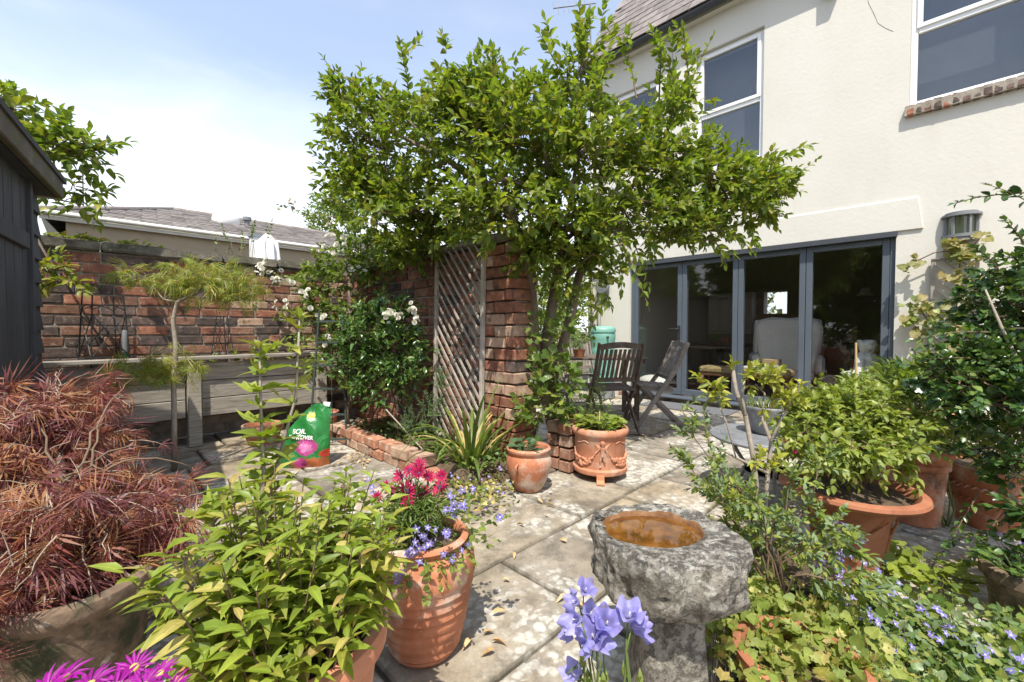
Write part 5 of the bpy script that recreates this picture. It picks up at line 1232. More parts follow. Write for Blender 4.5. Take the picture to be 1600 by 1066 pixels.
B = [(b_[0] - UP * .16, b_[1] * .95, b_[2] * 1.05, b_[3] * .85) for b_ in B] + [bl(860, 400, 3.1, 60, 45, .15), bl(910, 420, 3.2, 45, 50, .15), bl(820, 400, 3.05, 30, 30, .08), bl(690, 362, 3.7, 70, 28, .15), bl(755, 345, 3.4, 50, 24, .12), bl(640, 385, 3.9, 50, 25, .15)]
blobshrub(fol, st, B, 1250, .26, 5, .080, .078, K, up=.3, q=q, inner=.15, conn=.2, uj=.5)
blobshrub(fol, st, B, 700, .22, 5, .058, .056, K, up=.45, q=q, inner=.4, conn=.1, uj=.5)
# leggy shoots that break the outline
for (px, py, d, tx, ty, n) in ((545, 140, 3.7, 495, 85, 7), (560, 160, 3.7, 500, 130, 6), (640, 110, 3.5, 640, 60, 7), (700, 100, 3.4, 690, 62, 5), (870, 80, 3.2, 850, 35, 6), (900, 70, 3.2, 925, 5, 8), (930, 60, 3.2, 955, 15, 6), (915, 90, 3.2, 895, 20, 7), (1055, 110, 3.4, 1040, 40, 8), (1065, 120, 3.4, 1095, 25, 9), (1030, 100, 3.4, 1030, 45, 7), (1075, 90, 3.4, 1060, 30, 6), (1200, 250, 3.6, 1262, 232, 7), (1190, 290, 3.6, 1255, 285, 7), (1180, 330, 3.6, 1235, 318, 6), (1110, 340, 3.5, 1150, 388, 7), (1060, 340, 3.4, 1080, 372, 7), (1150, 340, 3.5, 1195, 372, 6), (560, 290, 3.7, 500, 255, 6), (550, 250, 3.7, 492, 215, 6), (545, 200, 3.7, 498, 190, 6), (980, 360, 3.2, 985, 440, 8), (960, 370, 3.2, 970, 470, 8), (1000, 350, 3.3, 1040, 420, 6), (930, 380, 3.2, 950, 520, 9), (790, 110, 3.2, 780, 68, 5), (990, 100, 3.3, 985, 62, 5)):
    a, b2 = DP(px, py, d), DP(tx, ty, d + q.uniform(-.15, .1)); v = b2 - a
    twig(fol, st, a - v * 1.0 - UP * .08, v, v.length * 2.0, n + 2, .076, .072, K, q=q, droop=.1, r=.008, start=.3)
    for k2 in range(2): twig(fol, st, a + v * q.uniform(.1, .6), v.normalized() + rv(q, .5), .16, 4, .08, .075, K, q=q)
fol.build(tree, 300)
stems_obj(st, tree, 'stem_brown', 'twigs')
tr = MB(); tr.tube([(2.66, 2.10, -.03), (2.64, 2.12, .3), DP(852, 540, 3.4), DP(868, 450, 3.35), DP(880, 380, 3.2), DP(860, 300, 3.1)], [.06, .052, .046, .042, .034, .02], 9); tr.v = [tuple(Vector(v) - base) for v in tr.v]; tr.obj('trunk', 'bark', tree, smooth=True)
tr = MB(); tr.tube([(2.70, 2.08, -.03), DP(862, 600, 3.45), DP(888, 510, 3.4), DP(905, 430, 3.35), DP(960, 330, 3.35), DP(1050, 290, 3.4)], [.05, .045, .04, .034, .026, .014], 9); tr.v = [tuple(Vector(v) - base) for v in tr.v]; tr.obj('trunk', 'bark', tree, smooth=True)
tr = MB(); tr.tube([(2.62, 2.08, -.03), DP(838, 560, 3.35), DP(832, 450, 3.3), DP(800, 330, 3.1), DP(700, 250, 3.3), DP(600, 200, 3.6)], [.04, .036, .032, .028, .022, .012], 8); tr.v = [tuple(Vector(v) - base) for v in tr.v]; tr.obj('trunk', 'bark', tree, smooth=True)
for (a, m_, e_) in (((880, 380, 3.2), (900, 260, 3.1), (910, 80, 3.2)), ((900, 420, 3.3), (960, 370, 3.2), (985, 300, 3.3)), ((868, 450, 3.35), (920, 400, 3.1), (975, 380, 3.15)), ((800, 330, 3.1), (780, 240, 3.1), (740, 140, 3.2)), ((700, 250, 3.3), (620, 170, 3.6), (520, 110, 3.7)), ((960, 330, 3.35), (1040, 220, 3.4), (1060, 120, 3.4)), ((1050, 290, 3.4), (1120, 270, 3.4), (1200, 265, 3.5)), ((880, 380, 3.2), (960, 300, 3.1), (1060, 330, 3.2)), ((860, 300, 3.1), (790, 280, 2.95), (690, 300, 3.1)), ((860, 300, 3.1), (850, 220, 2.95), (830, 130, 3.0)), ((700, 250, 3.3), (640, 280, 3.4), (560, 280, 3.6))):
    L_(MB().tube([DP(*a), DP(*m_), DP(*e_)], [.02, .014, .006], 6), 'branch', 'bark', tree, smooth=True)
# ivy and climber at the foot of the trunks
iv = plant('ivy', Vector((2.50, 2.02, 0)), 'ivy and vine leaves clothing the tree trunks beside the pier', 'climber'); fol = Fol(); st = MB()
blobshrub(fol, st, [bl(865, 590, 3.15, 40, 50, .12), bl(850, 640, 3.1, 35, 45, .10), bl(890, 620, 3.2, 30, 40, .12), bl(830, 660, 3.05, 20, 30, .08), bl(870, 530, 3.2, 30, 30, .1)], 90, .14, 3, .072, .07, [('ivy', 'lf_ivy'), ('heart', 'lf_ivy'), ('ivy', 'lf_fuchsia')], up=.1, q=q, opp=False, uj=.5, spreadang=70)
for (px, py, tx, ty) in ((845, 420, 842, 520), (830, 470, 826, 560), (880, 460, 900, 540)): a, b2 = DP(px, py, 3.2), DP(tx, ty, 3.15); twig(fol, st, a, b2 - a, (b2 - a).length, 9, .06, .058, [('ivy', 'lf_ivy')], q=q, opp=False, spreadang=70)
fol.build(iv, 160); stems_obj(st, iv, 'stem_brown')
# shrub in daylight beyond the pier, by the water butt
pp = DP(905, 520, 6.3); sh = plant('shrub', Vector((pp.x, pp.y, 0)), 'light green shrub behind the trunks beside the house corner', 'shrub'); fol = Fol(); st = MB()
blobshrub(fol, st, [bl(880, 500, 7.0, 45, 70), bl(850, 540, 6.6, 50, 70), bl(890, 440, 7.2, 30, 60), bl(850, 430, 7.0, 40, 60)], 420, .3, 5, .09, .085, [('small', 'lf_fuchsia'), ('small', 'lf_canopy')], q=q)
fol.build(sh, 40); stems_obj(st, sh)
# ================================================================== tree beyond the shed
q = random.Random(55); base = Vector((-.55, 4.72, 0)); tr2 = plant('tree', base, 'broad-leaved tree reaching over the shed roof at the left', 'tree'); fol = Fol(); st = MB()
K2 = [('oval', 'lf_canopy')] * 3 + [('ovalb', 'lf_canopy_y')] + [('oval', 'lf_rose')] * 2
blobshrub(fol, st, [bl(40, 215, 3.5, 60, 50), bl(105, 235, 3.5, 55, 38), bl(145, 225, 3.5, 35, 25), bl(15, 170, 3.6, 40, 30), bl(-60, 200, 3.6, 80, 70), bl(105, 300, 3.5, 45, 30), bl(140, 305, 3.5, 28, 18)], 150, .24, 4, .105, .10, K2, up=.15, q=q, inner=.2, uj=.35, spreadang=60)
blobshrub(fol, st, [bl(80, 425, 3.3, 28, 25, .06), bl(108, 440, 3.3, 20, 18, .05)], 16, .16, 3, .085, .075, [('oval', 'lf_canopy_y'), ('oval', 'lf_canopy')], up=-.2, q=q)
fol.build(tr2, 220); stems_obj(st, tr2, 'stem_brown', 'twigs')
m = MB(); m.tube([(-.75, 4.85, -.05), (-.72, 4.82, 1.4), DP(-40, 260, 3.6), DP(20, 220, 3.6)], [.07, .06, .04, .02], 9); L_(m, 'trunk', 'bark', tr2, smooth=True)
for (a, b2, c_) in (((-40, 260, 3.6), (60, 270, 3.5), (150, 265, 3.5)), ((-40, 260, 3.6), (30, 300, 3.5), (130, 320, 3.5)), ((20, 220, 3.6), (60, 250, 3.5), (110, 215, 3.5)), ((30, 300, 3.5), (55, 370, 3.35), (90, 430, 3.3))): L_(MB().tube([DP(*a), DP(*b2), DP(*c_)], [.016, .011, .005], 6), 'branch', 'bark', tr2, smooth=True)
# trees and hedge outside the frame that the doors mirror
for i, (x, y, r_, h, lab) in enumerate(((-3.9, 1.4, 1.5, 4.4, 'dense garden tree behind the camera to the left'), (-4.8, 4.2, 1.7, 5.0, 'tall garden tree behind the shed'), (-4.8, 8.6, 1.6, 5.0, 'tall tree far behind the shed by the bungalow'), (-5.0, -1.8, 1.3, 4.2, 'garden tree behind the camera'))):
    t_ = plant('tree', Vector((x, y, -.06)), lab, 'tree'); fol = Fol(); st = MB()
    blobshrub(fol, st, [(Vector((x, y, h * .62)), r_, r_, h * .36), (Vector((x + .4, y + .6, h * .5)), r_ * .8, r_ * .8, h * .34), (Vector((x, y - .5, h * .4)), r_ * .9, r_ * .9, h * .32)], 1000, .5, 5, .20, .22, [('small', 'lf_canopy'), ('small', 'lf_rose')], q=q)
    fol.build(t_, 0); stems_obj(st, t_, 'stem_brown', 'twigs'); L_(MB().tube([(x, y, -.1), (x, y + .05, h * .3), (x + .05, y, h * .6)], [.11, .09, .05], 8), 'trunk', 'bark', t_, smooth=True)
t_ = plant('tree', Vector((13.5, 3.1, -.06)), 'sunlit tree seen through the far window of the room', 'tree'); fol = Fol()
blobshrub(fol, None, [(Vector((13.5, 3.1, 1.9)), 1.2, 1.2, 1.4)], 260, .4, 5, .14, .11, [('small', 'lf_peren')], q=q); fol.build(t_, 0); L_(MB().tube([(13.5, 3.1, -.1), (13.5, 3.1, 1.6)], [.1, .06], 8), 'trunk', 'bark', t_)
# far tree behind the bungalow, centre
pp = onY(520, 340, 17); t_ = plant('tree', Vector((pp.x, 17, -.06)), 'distant dark tree rising behind the bungalow roof', 'tree'); fol = Fol()
blobshrub(fol, None, [bl(520, 345, 15.5, 35, 32), bl(545, 320, 15.5, 30, 30)], 170, .6, 5, .22, .17, [('small', 'lf_canopy'), ('small', 'lf_grey')], q=q); fol.build(t_, 0); L_(MB().tube([(pp.x, 17, -.1), (pp.x, 17, 5.0)], [.15, .08], 8), 'trunk', 'bark', t_)
# thin shrub just beyond the coping by the parasol
pp = onY(370, 380, 5.9); t_ = plant('shrub', Vector((pp.x, 5.9, -.06)), 'thin sprays of leaves poking up behind the garden wall by the parasol', 'shrub'); fol = Fol(); st = MB()
for (px, py) in ((345, 372), (365, 358), (382, 345), (392, 348), (410, 345), (418, 352), (372, 382), (388, 370), (352, 384), (400, 358)):
    b2 = onY(px, py, 5.9); twig(fol, st, b2 + Vector((q.uniform(-.1, .1), 0, -.35)), Vector((q.uniform(-.3, .3), q.uniform(-.2, .2), 1)), .38, 5, .05, .042, [('oval', 'lf_ivy')], q=q, start=.45)
for k in range(4): st.tube(bend((pp.x + q.uniform(-.2, .2), 5.9, -.05), onY(360 + 18 * k, 375, 5.9), 5, .03, q=q), [.012, .01, .008, .006, .004, .003], 5)
fol.build(t_, 60); stems_obj(st, t_, 'stem_brown')
# ferny growth on the coping
pp = onY(145, 372, 5.2); t_ = plant('wall_moss', Vector((pp.x, 5.2, 1.80)), 'bright green fern and moss on top of the garden wall coping', 'fern'); fol = Fol()
for k in range(60):
    x = pp.x + q.gauss(0, .16); fol.leaf('lance', 'lf_lime' if q.random() < .5 else 'lf_mapleg', (x, 5.10 + q.uniform(0, .14), 1.81), (q.uniform(-1, 1), q.uniform(-1, .2), q.uniform(.1, .7)), (0, 0, 1), .085 * q.uniform(.6, 1.2), .05)
fol.build(t_, 30)
# ================================================================== climbing rose in the corner
q = random.Random(77); base = Vector((2.0, 4.55, 0)); ro = plant('climbing_rose', base, 'climbing rose with clusters of small white blooms in the wall corner', 'rose'); fol = Fol(); st = MB()
KR = [('oval', 'lf_rose'), ('oval', 'lf_canopy'), ('ovalb', 'lf_rose')]
blobshrub(fol, st, [bl(530, 440, 4.6, 50, 55), bl(500, 460, 4.5, 40, 50), bl(560, 400, 4.6, 50, 40), bl(590, 350, 4.5, 60, 40), bl(540, 500, 4.5, 45, 40), bl(490, 510, 4.5, 25, 50), bl(600, 420, 4.4, 30, 30), bl(520, 560, 4.4, 35, 50)], 330, .22, 4, .070, .070, KR, q=q, up=.3)
for (px, py, tx, ty, n) in ((520, 350, 440, 312, 8), (530, 340, 470, 330, 7), (560, 330, 500, 290, 7), (500, 420, 420, 440, 7), (450, 440, 405, 415, 6), (455, 470, 430, 500, 6), (480, 480, 450, 490, 5)):
    a, b2 = DP(px, py, 4.5), DP(tx, ty, 4.55); v = b2 - a; twig(fol, st, a, v, v.length, n, .06, .05, KR, q=q, r=.004)
fol.build(ro, 200)
for (px, py) in ((540, 560), (570, 470), (500, 470), (560, 380)): st.tube(bend((2.0 + q.uniform(-.1, .1), 4.55, 0), DP(px, py, 4.6), 6, .04, q=q), [.012, .011, .01, .009, .007, .005, .004], 6)
stems_obj(st, ro, 'stem_brown')
for (px, py, n, d) in ((455, 318, 5, 4.5), (440, 322, 3, 4.5), (510, 345, 5, 4.55), (500, 382, 7, 4.5), (528, 378, 6, 4.5), (515, 390, 5, 4.5), (410, 418, 7, 4.55), (425, 432, 8, 4.5), (440, 438, 4, 4.5), (478, 455, 4, 4.4), (552, 425, 5, 4.4), (500, 490, 5, 4.3), (445, 485, 4, 4.4), (432, 475, 3, 4.4), (518, 530, 4, 4.2), (480, 600 - 140, 3, 4.4), (415, 405, 4, 4.55)):
    for k in range(n): flower_obj(F_ROSE, ro, DP(px + q.gauss(0, 8), py + q.gauss(0, 6), d - .22 + q.uniform(-.06, .06)), Vector((-.5, -.6, .5)) + rv(q, .4), .075 * q.uniform(.8, 1.2), q=q)
# glossy evergreen with white blooms in front of the brick wall
base = Vector((1.98, 3.55, .08)); ca = plant('evergreen_shrub', base, 'glossy dark evergreen shrub with white blooms against the shaded wall', 'shrub'); fol = Fol(); st = MB()
KG = [('lance', 'lf_glossy')] * 3 + [('lanceb', 'lf_glossy')] * 2 + [('lance', 'lf_rose')]
blobshrub(fol, st, [bl(590, 530, 3.7, 60, 45), bl(620, 560, 3.7, 45, 50), bl(560, 570, 3.75, 40, 45), bl(600, 600, 3.65, 55, 40), bl(640, 590, 3.6, 30, 40), bl(605, 490, 3.75, 40, 25)], 420, .17, 5, .078, .062, KG, q=q, up=.55, opp=False, inner=.5)
fol.build(ca, 220)
for k in range(9): st.tube(bend(base + Vector((q.uniform(-.12, .12), q.uniform(-.3, .3), -.02)), DP(560 + 12 * k, 560, 3.72), 4, .03, q=q), [.008, .007, .006, .005, .004], 5)
stems_obj(st, ca, 'stem_brown')
for (px, py, n) in ((608, 488, 6), (622, 493, 7), (645, 478, 5), (650, 500, 4), (612, 495, 3)):
    for k in range(n): flower_obj(F_ROSE, ca, DP(px + q.gauss(0, 4), py + q.gauss(0, 4), 3.45 + q.uniform(-.04, .04)), Vector((-.5, -.6, .5)) + rv(q, .4), .065 * q.uniform(.8, 1.2), q=q)
# rosemary, ground cover and campanula in the bed
base = Vector((2.0, 2.95, .08)); rs = plant('rosemary', base, 'low grey-green rosemary bush at the foot of the trellis', 'herb'); fol = Fol(); st = MB()
blobshrub(fol, st, [bl(668, 650, 3.3, 32, 28), bl(690, 610, 3.3, 12, 40), bl(640, 665, 3.25, 25, 14)], 70, .16, 12, .028, .010, [('small', 'lf_rosemary')], q=q, up=.5, droop=0)
fol.build(rs, 20); stems_obj(st, rs)
gc = plant('bed_ground_cover', Vector((1.95, 3.0, .08)), 'small leafy ground cover along the planting bed', 'ground cover'); fol = Fol()
for k in range(900):
    x, y = q.uniform(1.77, 2.24), q.uniform(2.12, 3.95); fol.leaf('heart', q.choice(('lf_ivy', 'lf_rose')), (x, y, .10 + q.random() ** 2 * .08), usph(q) + Vector((0, 0, .2)), Vector((0, 0, 1)) + rv(q, .4), .03 * q.uniform(.6, 1.4), .03)
fol.build(gc, 60)
# strap-leaved clump by the pier
base = Vector((1.93, 2.36, .02)); ir = plant('strap_leaved_clump', base, 'arching strap-leaved iris clump in front of the brick pier', 'plant')
for k in range(46):
    a = q.uniform(0, 6.28); L = q.uniform(.35, .78); w = q.uniform(.009, .015); lean = q.uniform(.05, .55); cur = q.uniform(.4, 2.2) * (1 if L < .7 else .6)
    u_ = Vector((math.cos(a), math.sin(a), 0)); v_ = Vector((-u_.y, u_.x, 0)); b = MB(); p = u_ * q.uniform(0, .07); ang = lean; n = 9; vs = []
    for i in range(n + 1):
        t = i / n; ww = w * (1 - t ** 3) ** .6 * (.7 + .3 * min(1, t * 4)) + .0006
        vs += [p - v_ * ww + Vector((0, 0, .004)), p.copy(), p + v_ * ww + Vector((0, 0, .004))]
        ang += cur * (L / n) * (1 + 2.4 * t); p = p + (u_ * math.sin(ang) + UP * math.cos(ang)) * (L / n)
    b.add(vs, [f for i in range(n) for f in ((3 * i, 3 * i + 1, 3 * i + 4, 3 * i + 3), (3 * i + 1, 3 * i + 2, 3 * i + 5, 3 * i + 4))])
    b.obj('leaf', 'lf_straw' if q.random() < .22 else 'lf_iris', ir, smooth=True)
cm = plant('trailing_bellflower', Vector((1.86, 2.12, .02)), 'lilac bellflower spilling onto the paving under the iris clump', 'flower'); fol = Fol()
for k in range(420):
    p = G(q.gauss(735, 34), q.gauss(765, 17), .03 + .05 * q.random()); fol.leaf('heart', q.choice(('lf_lime', 'lf_rose', 'lf_straw')), p, usph(q), Vector((0, 0, 1)) + rv(q, .4), .026 * q.uniform(.6, 1.3), .026)
fol.build(cm, 40)
for k in range(38): flower_obj(F_STAR, cm, G(q.gauss(735, 36), q.gauss(758, 18), .06 + .04 * q.random()), Vector((-.4, -.4, .8)) + rv(q, .3), .024 * q.uniform(.8, 1.2), q=q)
# ================================================================== green maple in front of the planter
q = random.Random(31); bp_ = G(272, 735); base = Vector((bp_.x, bp_.y, 0)); dm = 3.05
gm = plant('green_maple', base, 'small yellow-green lace-leaf maple on a thin crooked trunk', 'tree'); fol = Fol(); st = MB()
L_(MB().tube([base - Vector((0, 0, .02)), DP(272, 660, dm), DP(271, 600, dm), DP(275, 540, dm), DP(270, 500, dm), DP(277, 472, dm), DP(300, 462, dm), DP(335, 445, dm - .05)], [.019, .017, .016, .0155, .014, .013, .010, .006], 8), 'trunk', 'bark_pale', gm, smooth=True)
for a in (((277, 472), (255, 468), (232, 440)), ((300, 462), (270, 440), (290, 425)), ((300, 462), (330, 440), (380, 470)), ((272, 590), (240, 570), (200, 585))): L_(MB().tube([DP(x, y, dm) for x, y in a], [.008, .006, .003], 6), 'branch', 'bark_pale', gm, smooth=True)
KM = [('maple', 'lf_mapleg'), ('mapleb', 'lf_mapleg')]
def mapleclumps(fol, st, B, n, size, kinds, q, down=.35, nl=4):
    """arching sprays, each hung with dissected leaves"""
    wts = [b[1] * b[3] for b in B]
    for b in q.choices(B, wts, k=n):
        d = usph(q); d.z = abs(d.z) if q.random() < .6 else d.z; c = Vector(b[0]); s = .25 + .75 * q.random() ** .5
        p = c + RT * (d.x * b[1] * s) + FW0 * (d.y * b[2] * s) + UP * (d.z * b[3] * s)
        dirv = (RT * d.x + FW0 * d.y) * .7 + rv(q, .55) - FW0 * .25 + UP * .25; dirv.normalize(); pts = [p]
        for k in range(3): dirv = (dirv - UP * down * .6).normalized(); pts.append(pts[-1] + dirv * size * q.uniform(.35, .6))
        for k in range(nl):
            t = q.uniform(.1, 1) * 2.99; i = int(t); b0 = pts[i].lerp(pts[i + 1], t - i); kk = q.choice(kinds)
            ld = (pts[i + 1] - pts[i]).normalized() * .7 + rv(q, .55) - UP * down * q.uniform(.2, 1.6); sz = size * q.choice((.45, .7, .85, 1.0, 1.2)) * q.uniform(.85, 1.15)
            fol.leaf(kk[0], kk[1], b0, ld, UP * .7 - FW0 * .35 + rv(q, .6), sz, sz * q.uniform(.55, .9))
        if st is not None and q.random() < .8: st.tube(pts, [.0016, .0014, .0011, .0008], 3, cap=False)
mapleclumps(fol, st, [bl(228, 440, dm, 26, 16, .12), bl(300, 435, dm, 36, 20, .16), bl(345, 440, dm, 38, 24, .18), bl(368, 460, dm, 22, 30, .12), bl(320, 452, dm, 40, 18, .14), bl(225, 585, dm, 55, 20, .15), bl(180, 595, dm, 20, 14, .1), bl(285, 575, dm, 22, 18, .1)], 260, .075, KM, q, .3, 4)
fol.build(gm, 200); stems_obj(st, gm, 'bark_pale', 'twigs')
# seedlings and leafy things in the planter
for (px, py, n, lab, kd, sz) in ((322, 540, 12, 'small green seedling in the planter near the slim obelisk', 'oval', .04), (405, 540, 60, 'bushy bright green vegetable plants at the right of the planter', 'ivy', .05), (470, 530, 34, 'leafy rose sucker rising at the right end of the planter', 'oval', .06)):
    p = onY(px, 560, 4.88); v_ = plant('planter_seedling', Vector((p.x, 4.88, .655)), lab); fol = Fol(); st = MB()
    for k in range(max(3, n // 5)): twig(fol, st, Vector((p.x + q.gauss(0, .08 if n > 20 else .02), 4.88 + q.uniform(-.06, .06), .65)), Vector((q.uniform(-.4, .4), q.uniform(-.4, .2), 1)), q.uniform(.12, .28), 4, sz, sz * .8, [(kd, 'lf_fuchsia'), (kd, 'lf_lime')], q=q)
    fol.build(v_, 40); stems_obj(st, v_)
# ================================================================== red maple, left foreground
q = random.Random(41); base = Vector((POT3.x, POT3.y, .31)); rm = plant('red_maple', base, 'weeping red lace-leaf maple filling the left foreground', 'tree'); fol = Fol(); st = MB()
D_ = lambda px, py, d: DP(px, py, d)
RB = [bl(45, 645, 1.55, 65, 40, .22), bl(95, 625, 1.6, 45, 22, .18), bl(20, 700, 1.45, 60, 55, .2), bl(105, 700, 1.5, 60, 36, .2), bl(150, 655, 1.6, 26, 18, .10), bl(-60, 680, 1.5, 70, 80, .25), bl(165, 765, 1.45, 55, 30, .14), bl(250, 780, 1.45, 42, 22, .12), bl(300, 790, 1.45, 28, 18, .1), bl(215, 830, 1.38, 48, 34, .12), bl(60, 790, 1.3, 60, 45, .16), bl(90, 870, 1.2, 55, 36, .12), bl(150, 860, 1.25, 45, 36, .12), bl(30, 900, 1.12, 45, 45, .12), bl(15, 980, 1.06, 30, 40, .08), bl(200, 880, 1.3, 30, 36, .1), bl(110, 790, 1.2, 55, 34, .08), bl(15, 900, 1.02, 36, 46, .06)]
mapleclumps(fol, st, RB, 700, .074, [('maple', 'lf_red'), ('mapleb', 'lf_red'), ('mapleb', 'lf_bronze'), ('maple', 'lf_bronze'), ('maple', 'lf_red'), ('maple', 'lf_purple'), ('mapleb', 'lf_purple')], q, .45, 4)
fol.build(rm, 300); stems_obj(st, rm, 'twig_pale', 'twigs')
L_(MB().tube([(POT3.x, POT3.y, .29), (POT3.x + .02, POT3.y + .10, .40), (POT3.x - .02, POT3.y + .20, .55), D_(90, 640, 1.75)], [.018, .016, .012, .007], 8), 'trunk', 'bark', rm, smooth=True)
hub = Vector((POT3.x, POT3.y + .20, .56))
for (px, py, d) in ((40, 640, 1.5), (170, 660, 1.5), (250, 700, 1.5), (300, 730, 1.5), (60, 760, 1.35), (200, 780, 1.42), (10, 850, 1.2), (120, 850, 1.25), (210, 590, 1.7), (180, 760, 1.35)): L_(MB().tube(bend(hub + rv(q, .02), D_(px, py, d), 9, .022, .05, q=q), [.0045, .0042, .004, .0036, .0032, .0028, .0024, .002, .0015, .001], 6), 'branch', 'stem_brown', rm, smooth=True)
for k in range(40):     # bare grey twigs hanging out of the crown
    b_ = q.choice(RB); a = Vector(b_[0]) + rv(q, .06); e_ = a + Vector((q.uniform(-.1, .1), q.uniform(-.15, .05), q.uniform(-.22, -.02))) - FW0 * q.uniform(.02, .1)
    m = MB(); m.tube(bend(a, e_, 6, .035, q=q), [.0022, .002, .0018, .0016, .0014, .0011, .0008], 4); L_(m, 'bare_twig', 'twig_pale', rm, smooth=True)
# ================================================================== light green perennial, foreground
q = random.Random(61); base = Vector((POT2.x, POT2.y, .365)); pe = plant('leafy_perennial', base, 'dense light green leafy perennial stems in the large foreground pot', 'plant'); fol = Fol(); st = MB()
KP = [('lance', 'lf_peren')] * 4 + [('lanceb', 'lf_peren')] * 4 + [('lanceb', 'lf_peren_y')]
for k in range(150):
    r_ = .155 * math.sqrt(q.random()); a = q.uniform(0, 6.28); p = base + Vector((r_ * math.cos(a), r_ * math.sin(a), -.01)); out = Vector((math.cos(a), math.sin(a), 0)) * (r_ / .16)
    h = q.uniform(.16, .37) * (1.08 - .35 * (r_ / .16) ** 2)
    d = Vector((0, 0, 1)) + out * .28 + rv(q, .10); d.normalize(); n = 5; path = [p + d * (h * i / 4) + out * (.03 * (i / 4) ** 2) for i in range(5)]
    st.tube(path, [.0022, .002, .0018, .0016, .0012], 4, cap=False)
    nl = int(8 + h * 24)
    for i in range(nl):
        t0_ = .22 + .25 * (r_ / .155) ** 2; t = t0_ + (1 - t0_) * i / (nl - 1); kk = min(3, int(t * 4)); b0 = path[kk].lerp(path[kk + 1], t * 4 - kk); aa = i * 2.4 + a; up_ = max(0, t - .7) * 2.2
        ld = Vector((math.cos(aa), math.sin(aa), .25 + up_ + q.uniform(-.15, .25))); kn = q.choice(KP) if t > .45 else q.choice(KP + [('lanceb', 'lf_peren_y')] * 3)
        sz = (.060 if t < .85 else .050) * q.uniform(.7, 1.15); fol.leaf(kn[0], kn[1], b0, ld, Vector((0, 0, 1)) + rv(q, .25) - ld * .2, sz, sz * .60)
fol.build(pe, 300); stems_obj(st, pe, 'stem_brown')
# two tall stems above it
ts = plant('tall_stemmed_shrub', Vector((POT2.x + .10, POT2.y + .16, .365)), 'two tall upright leafy shoots rising from the foreground pot', 'plant'); fol = Fol(); st = MB()
for pts, lean in (([(405, 830, 1.12), (412, 740, 1.14), (408, 650, 1.16), (405, 545, 1.17)], 0), ([(400, 840, 1.14), (432, 730, 1.17), (462, 620, 1.2), (468, 500, 1.2)], 0), ([(330, 830, 1.05), (340, 790, 1.05), (372, 770, 1.05)], 0)):
    P = [Vector((POT2.x + .10, POT2.y + .16, .36))] + [DP(*x) for x in pts]; st.tube(P, [.0065] + [.0062 - .0012 * i for i in range(len(P) - 1)], 6)
    for i in range(1, len(P) - 1):
        seg = P[i + 1] - P[i]
        for k in range(4):
            t = (k + .5) / 4; b0 = P[i] + seg * t; a0 = q.uniform(0, 3.14)
            for s in range(4 if q.random() < .8 else 2):
                a = a0 + s * 1.6 + q.uniform(-.3, .3); ld = RT * math.cos(a) + FW0 * math.sin(a) + UP * q.uniform(.0, .8); sz = q.uniform(.05, .095); fol.leaf(q.choice(('lance', 'lanceb', 'ivy')), 'lf_peren', b0, ld, UP + rv(q, .35), sz, sz * .55)
    for s in range(5): a = s * 1.25 + q.uniform(-.3, .3); fol.leaf('lance', 'lf_lime', P[-1], RT * math.cos(a) + FW0 * math.sin(a) + UP * q.uniform(.4, 1.5), UP, .055 * q.uniform(.7, 1.1), .034)
fol.build(ts, 120); stems_obj(st, ts, 'bark_pale')
# magenta daisies, bottom left corner
q = random.Random(71); mg = plant('magenta_daisies', Vector((POTM.x, POTM.y, .235)), 'magenta daisies cut by the bottom left edge of the picture', 'flower'); st = MB(); fol = Fol()
for (px, py, d, s) in ((100, 1048, .62, .075), (140, 1058, .60, .07), (210, 1030, .64, .06), (250, 1040, .64, .06), (75, 1062, .60, .07), (270, 1062, .62, .06), (180, 1062, .60, .075), (225, 1060, .6, .06)):
    p = DP(px, py + 14, d); dr = Vector((-.2, -.3, 1)) + rv(q, .35); flower_obj(F_MAG, mg, p, dr, s * .85, q=q); st.tube(bend((POTM.x + q.uniform(-.04, .04), POTM.y + q.uniform(-.04, .04), .235), p - Vector((0, 0, .005)), 4, .05, q=q), .0018, 5)
for k in range(80): p = Vector((POTM.x, POTM.y, .235)) + Vector((q.gauss(0, .05), q.gauss(0, .05), abs(q.gauss(0, .07)))); fol.leaf('lance', 'lf_grey', p, usph(q) + UP * .6, UP, .05, .016)
fol.build(mg, 20); stems_obj(st, mg)
# ================================================================== daisies and bellflowers in the tall pot
q = random.Random(81); base = Vector((POT1.x, POT1.y, .35)); cd_ = plant('cerise_daisies', base, 'cerise daisies standing above the tall ribbed pot', 'flower'); st = MB(); fol = Fol()
dd = 1.40
for (px, py, s, mesh) in ((637, 768, .062, F_CERISE), (655, 740, .055, F_CERISE2), (628, 745, .055, F_CERISE2), (640, 735, .05, F_CERISE), (668, 748, .055, F_CERISE2), (656, 728, .05, F_CERISE2), (687, 762, .055, F_CERISE), (612, 770, .05, F_CERISE2), (605, 762, .045, F_CERISE2), (663, 772, .05, F_CERISE2), (690, 745, .045, F_CERISE2), (590, 778, .04, F_CERISE2), (638, 785, .045, F_CERISE2)):
    p = DP(px, py, dd + q.uniform(-.08, .06)); flower_obj(mesh, cd_, p, Vector((-.45, -.55, .7)) + rv(q, .3), s * 1.25, q=q); st.tube(bend(base + Vector((q.uniform(-.06, .06), q.uniform(-.06, .06), 0)), p, 4, .04, q=q), .0017, 5)
blobshrub(fol, st, [bl(650, 800, dd, 50, 26, .08), bl(640, 790, dd, 30, 20, .08)], 85, .08, 6, .042, .014, [('lance', 'lf_ivy'), ('lance', 'lf_rose')], q=q, up=.6, opp=False)
fol.build(cd_, 80); stems_obj(st, cd_)
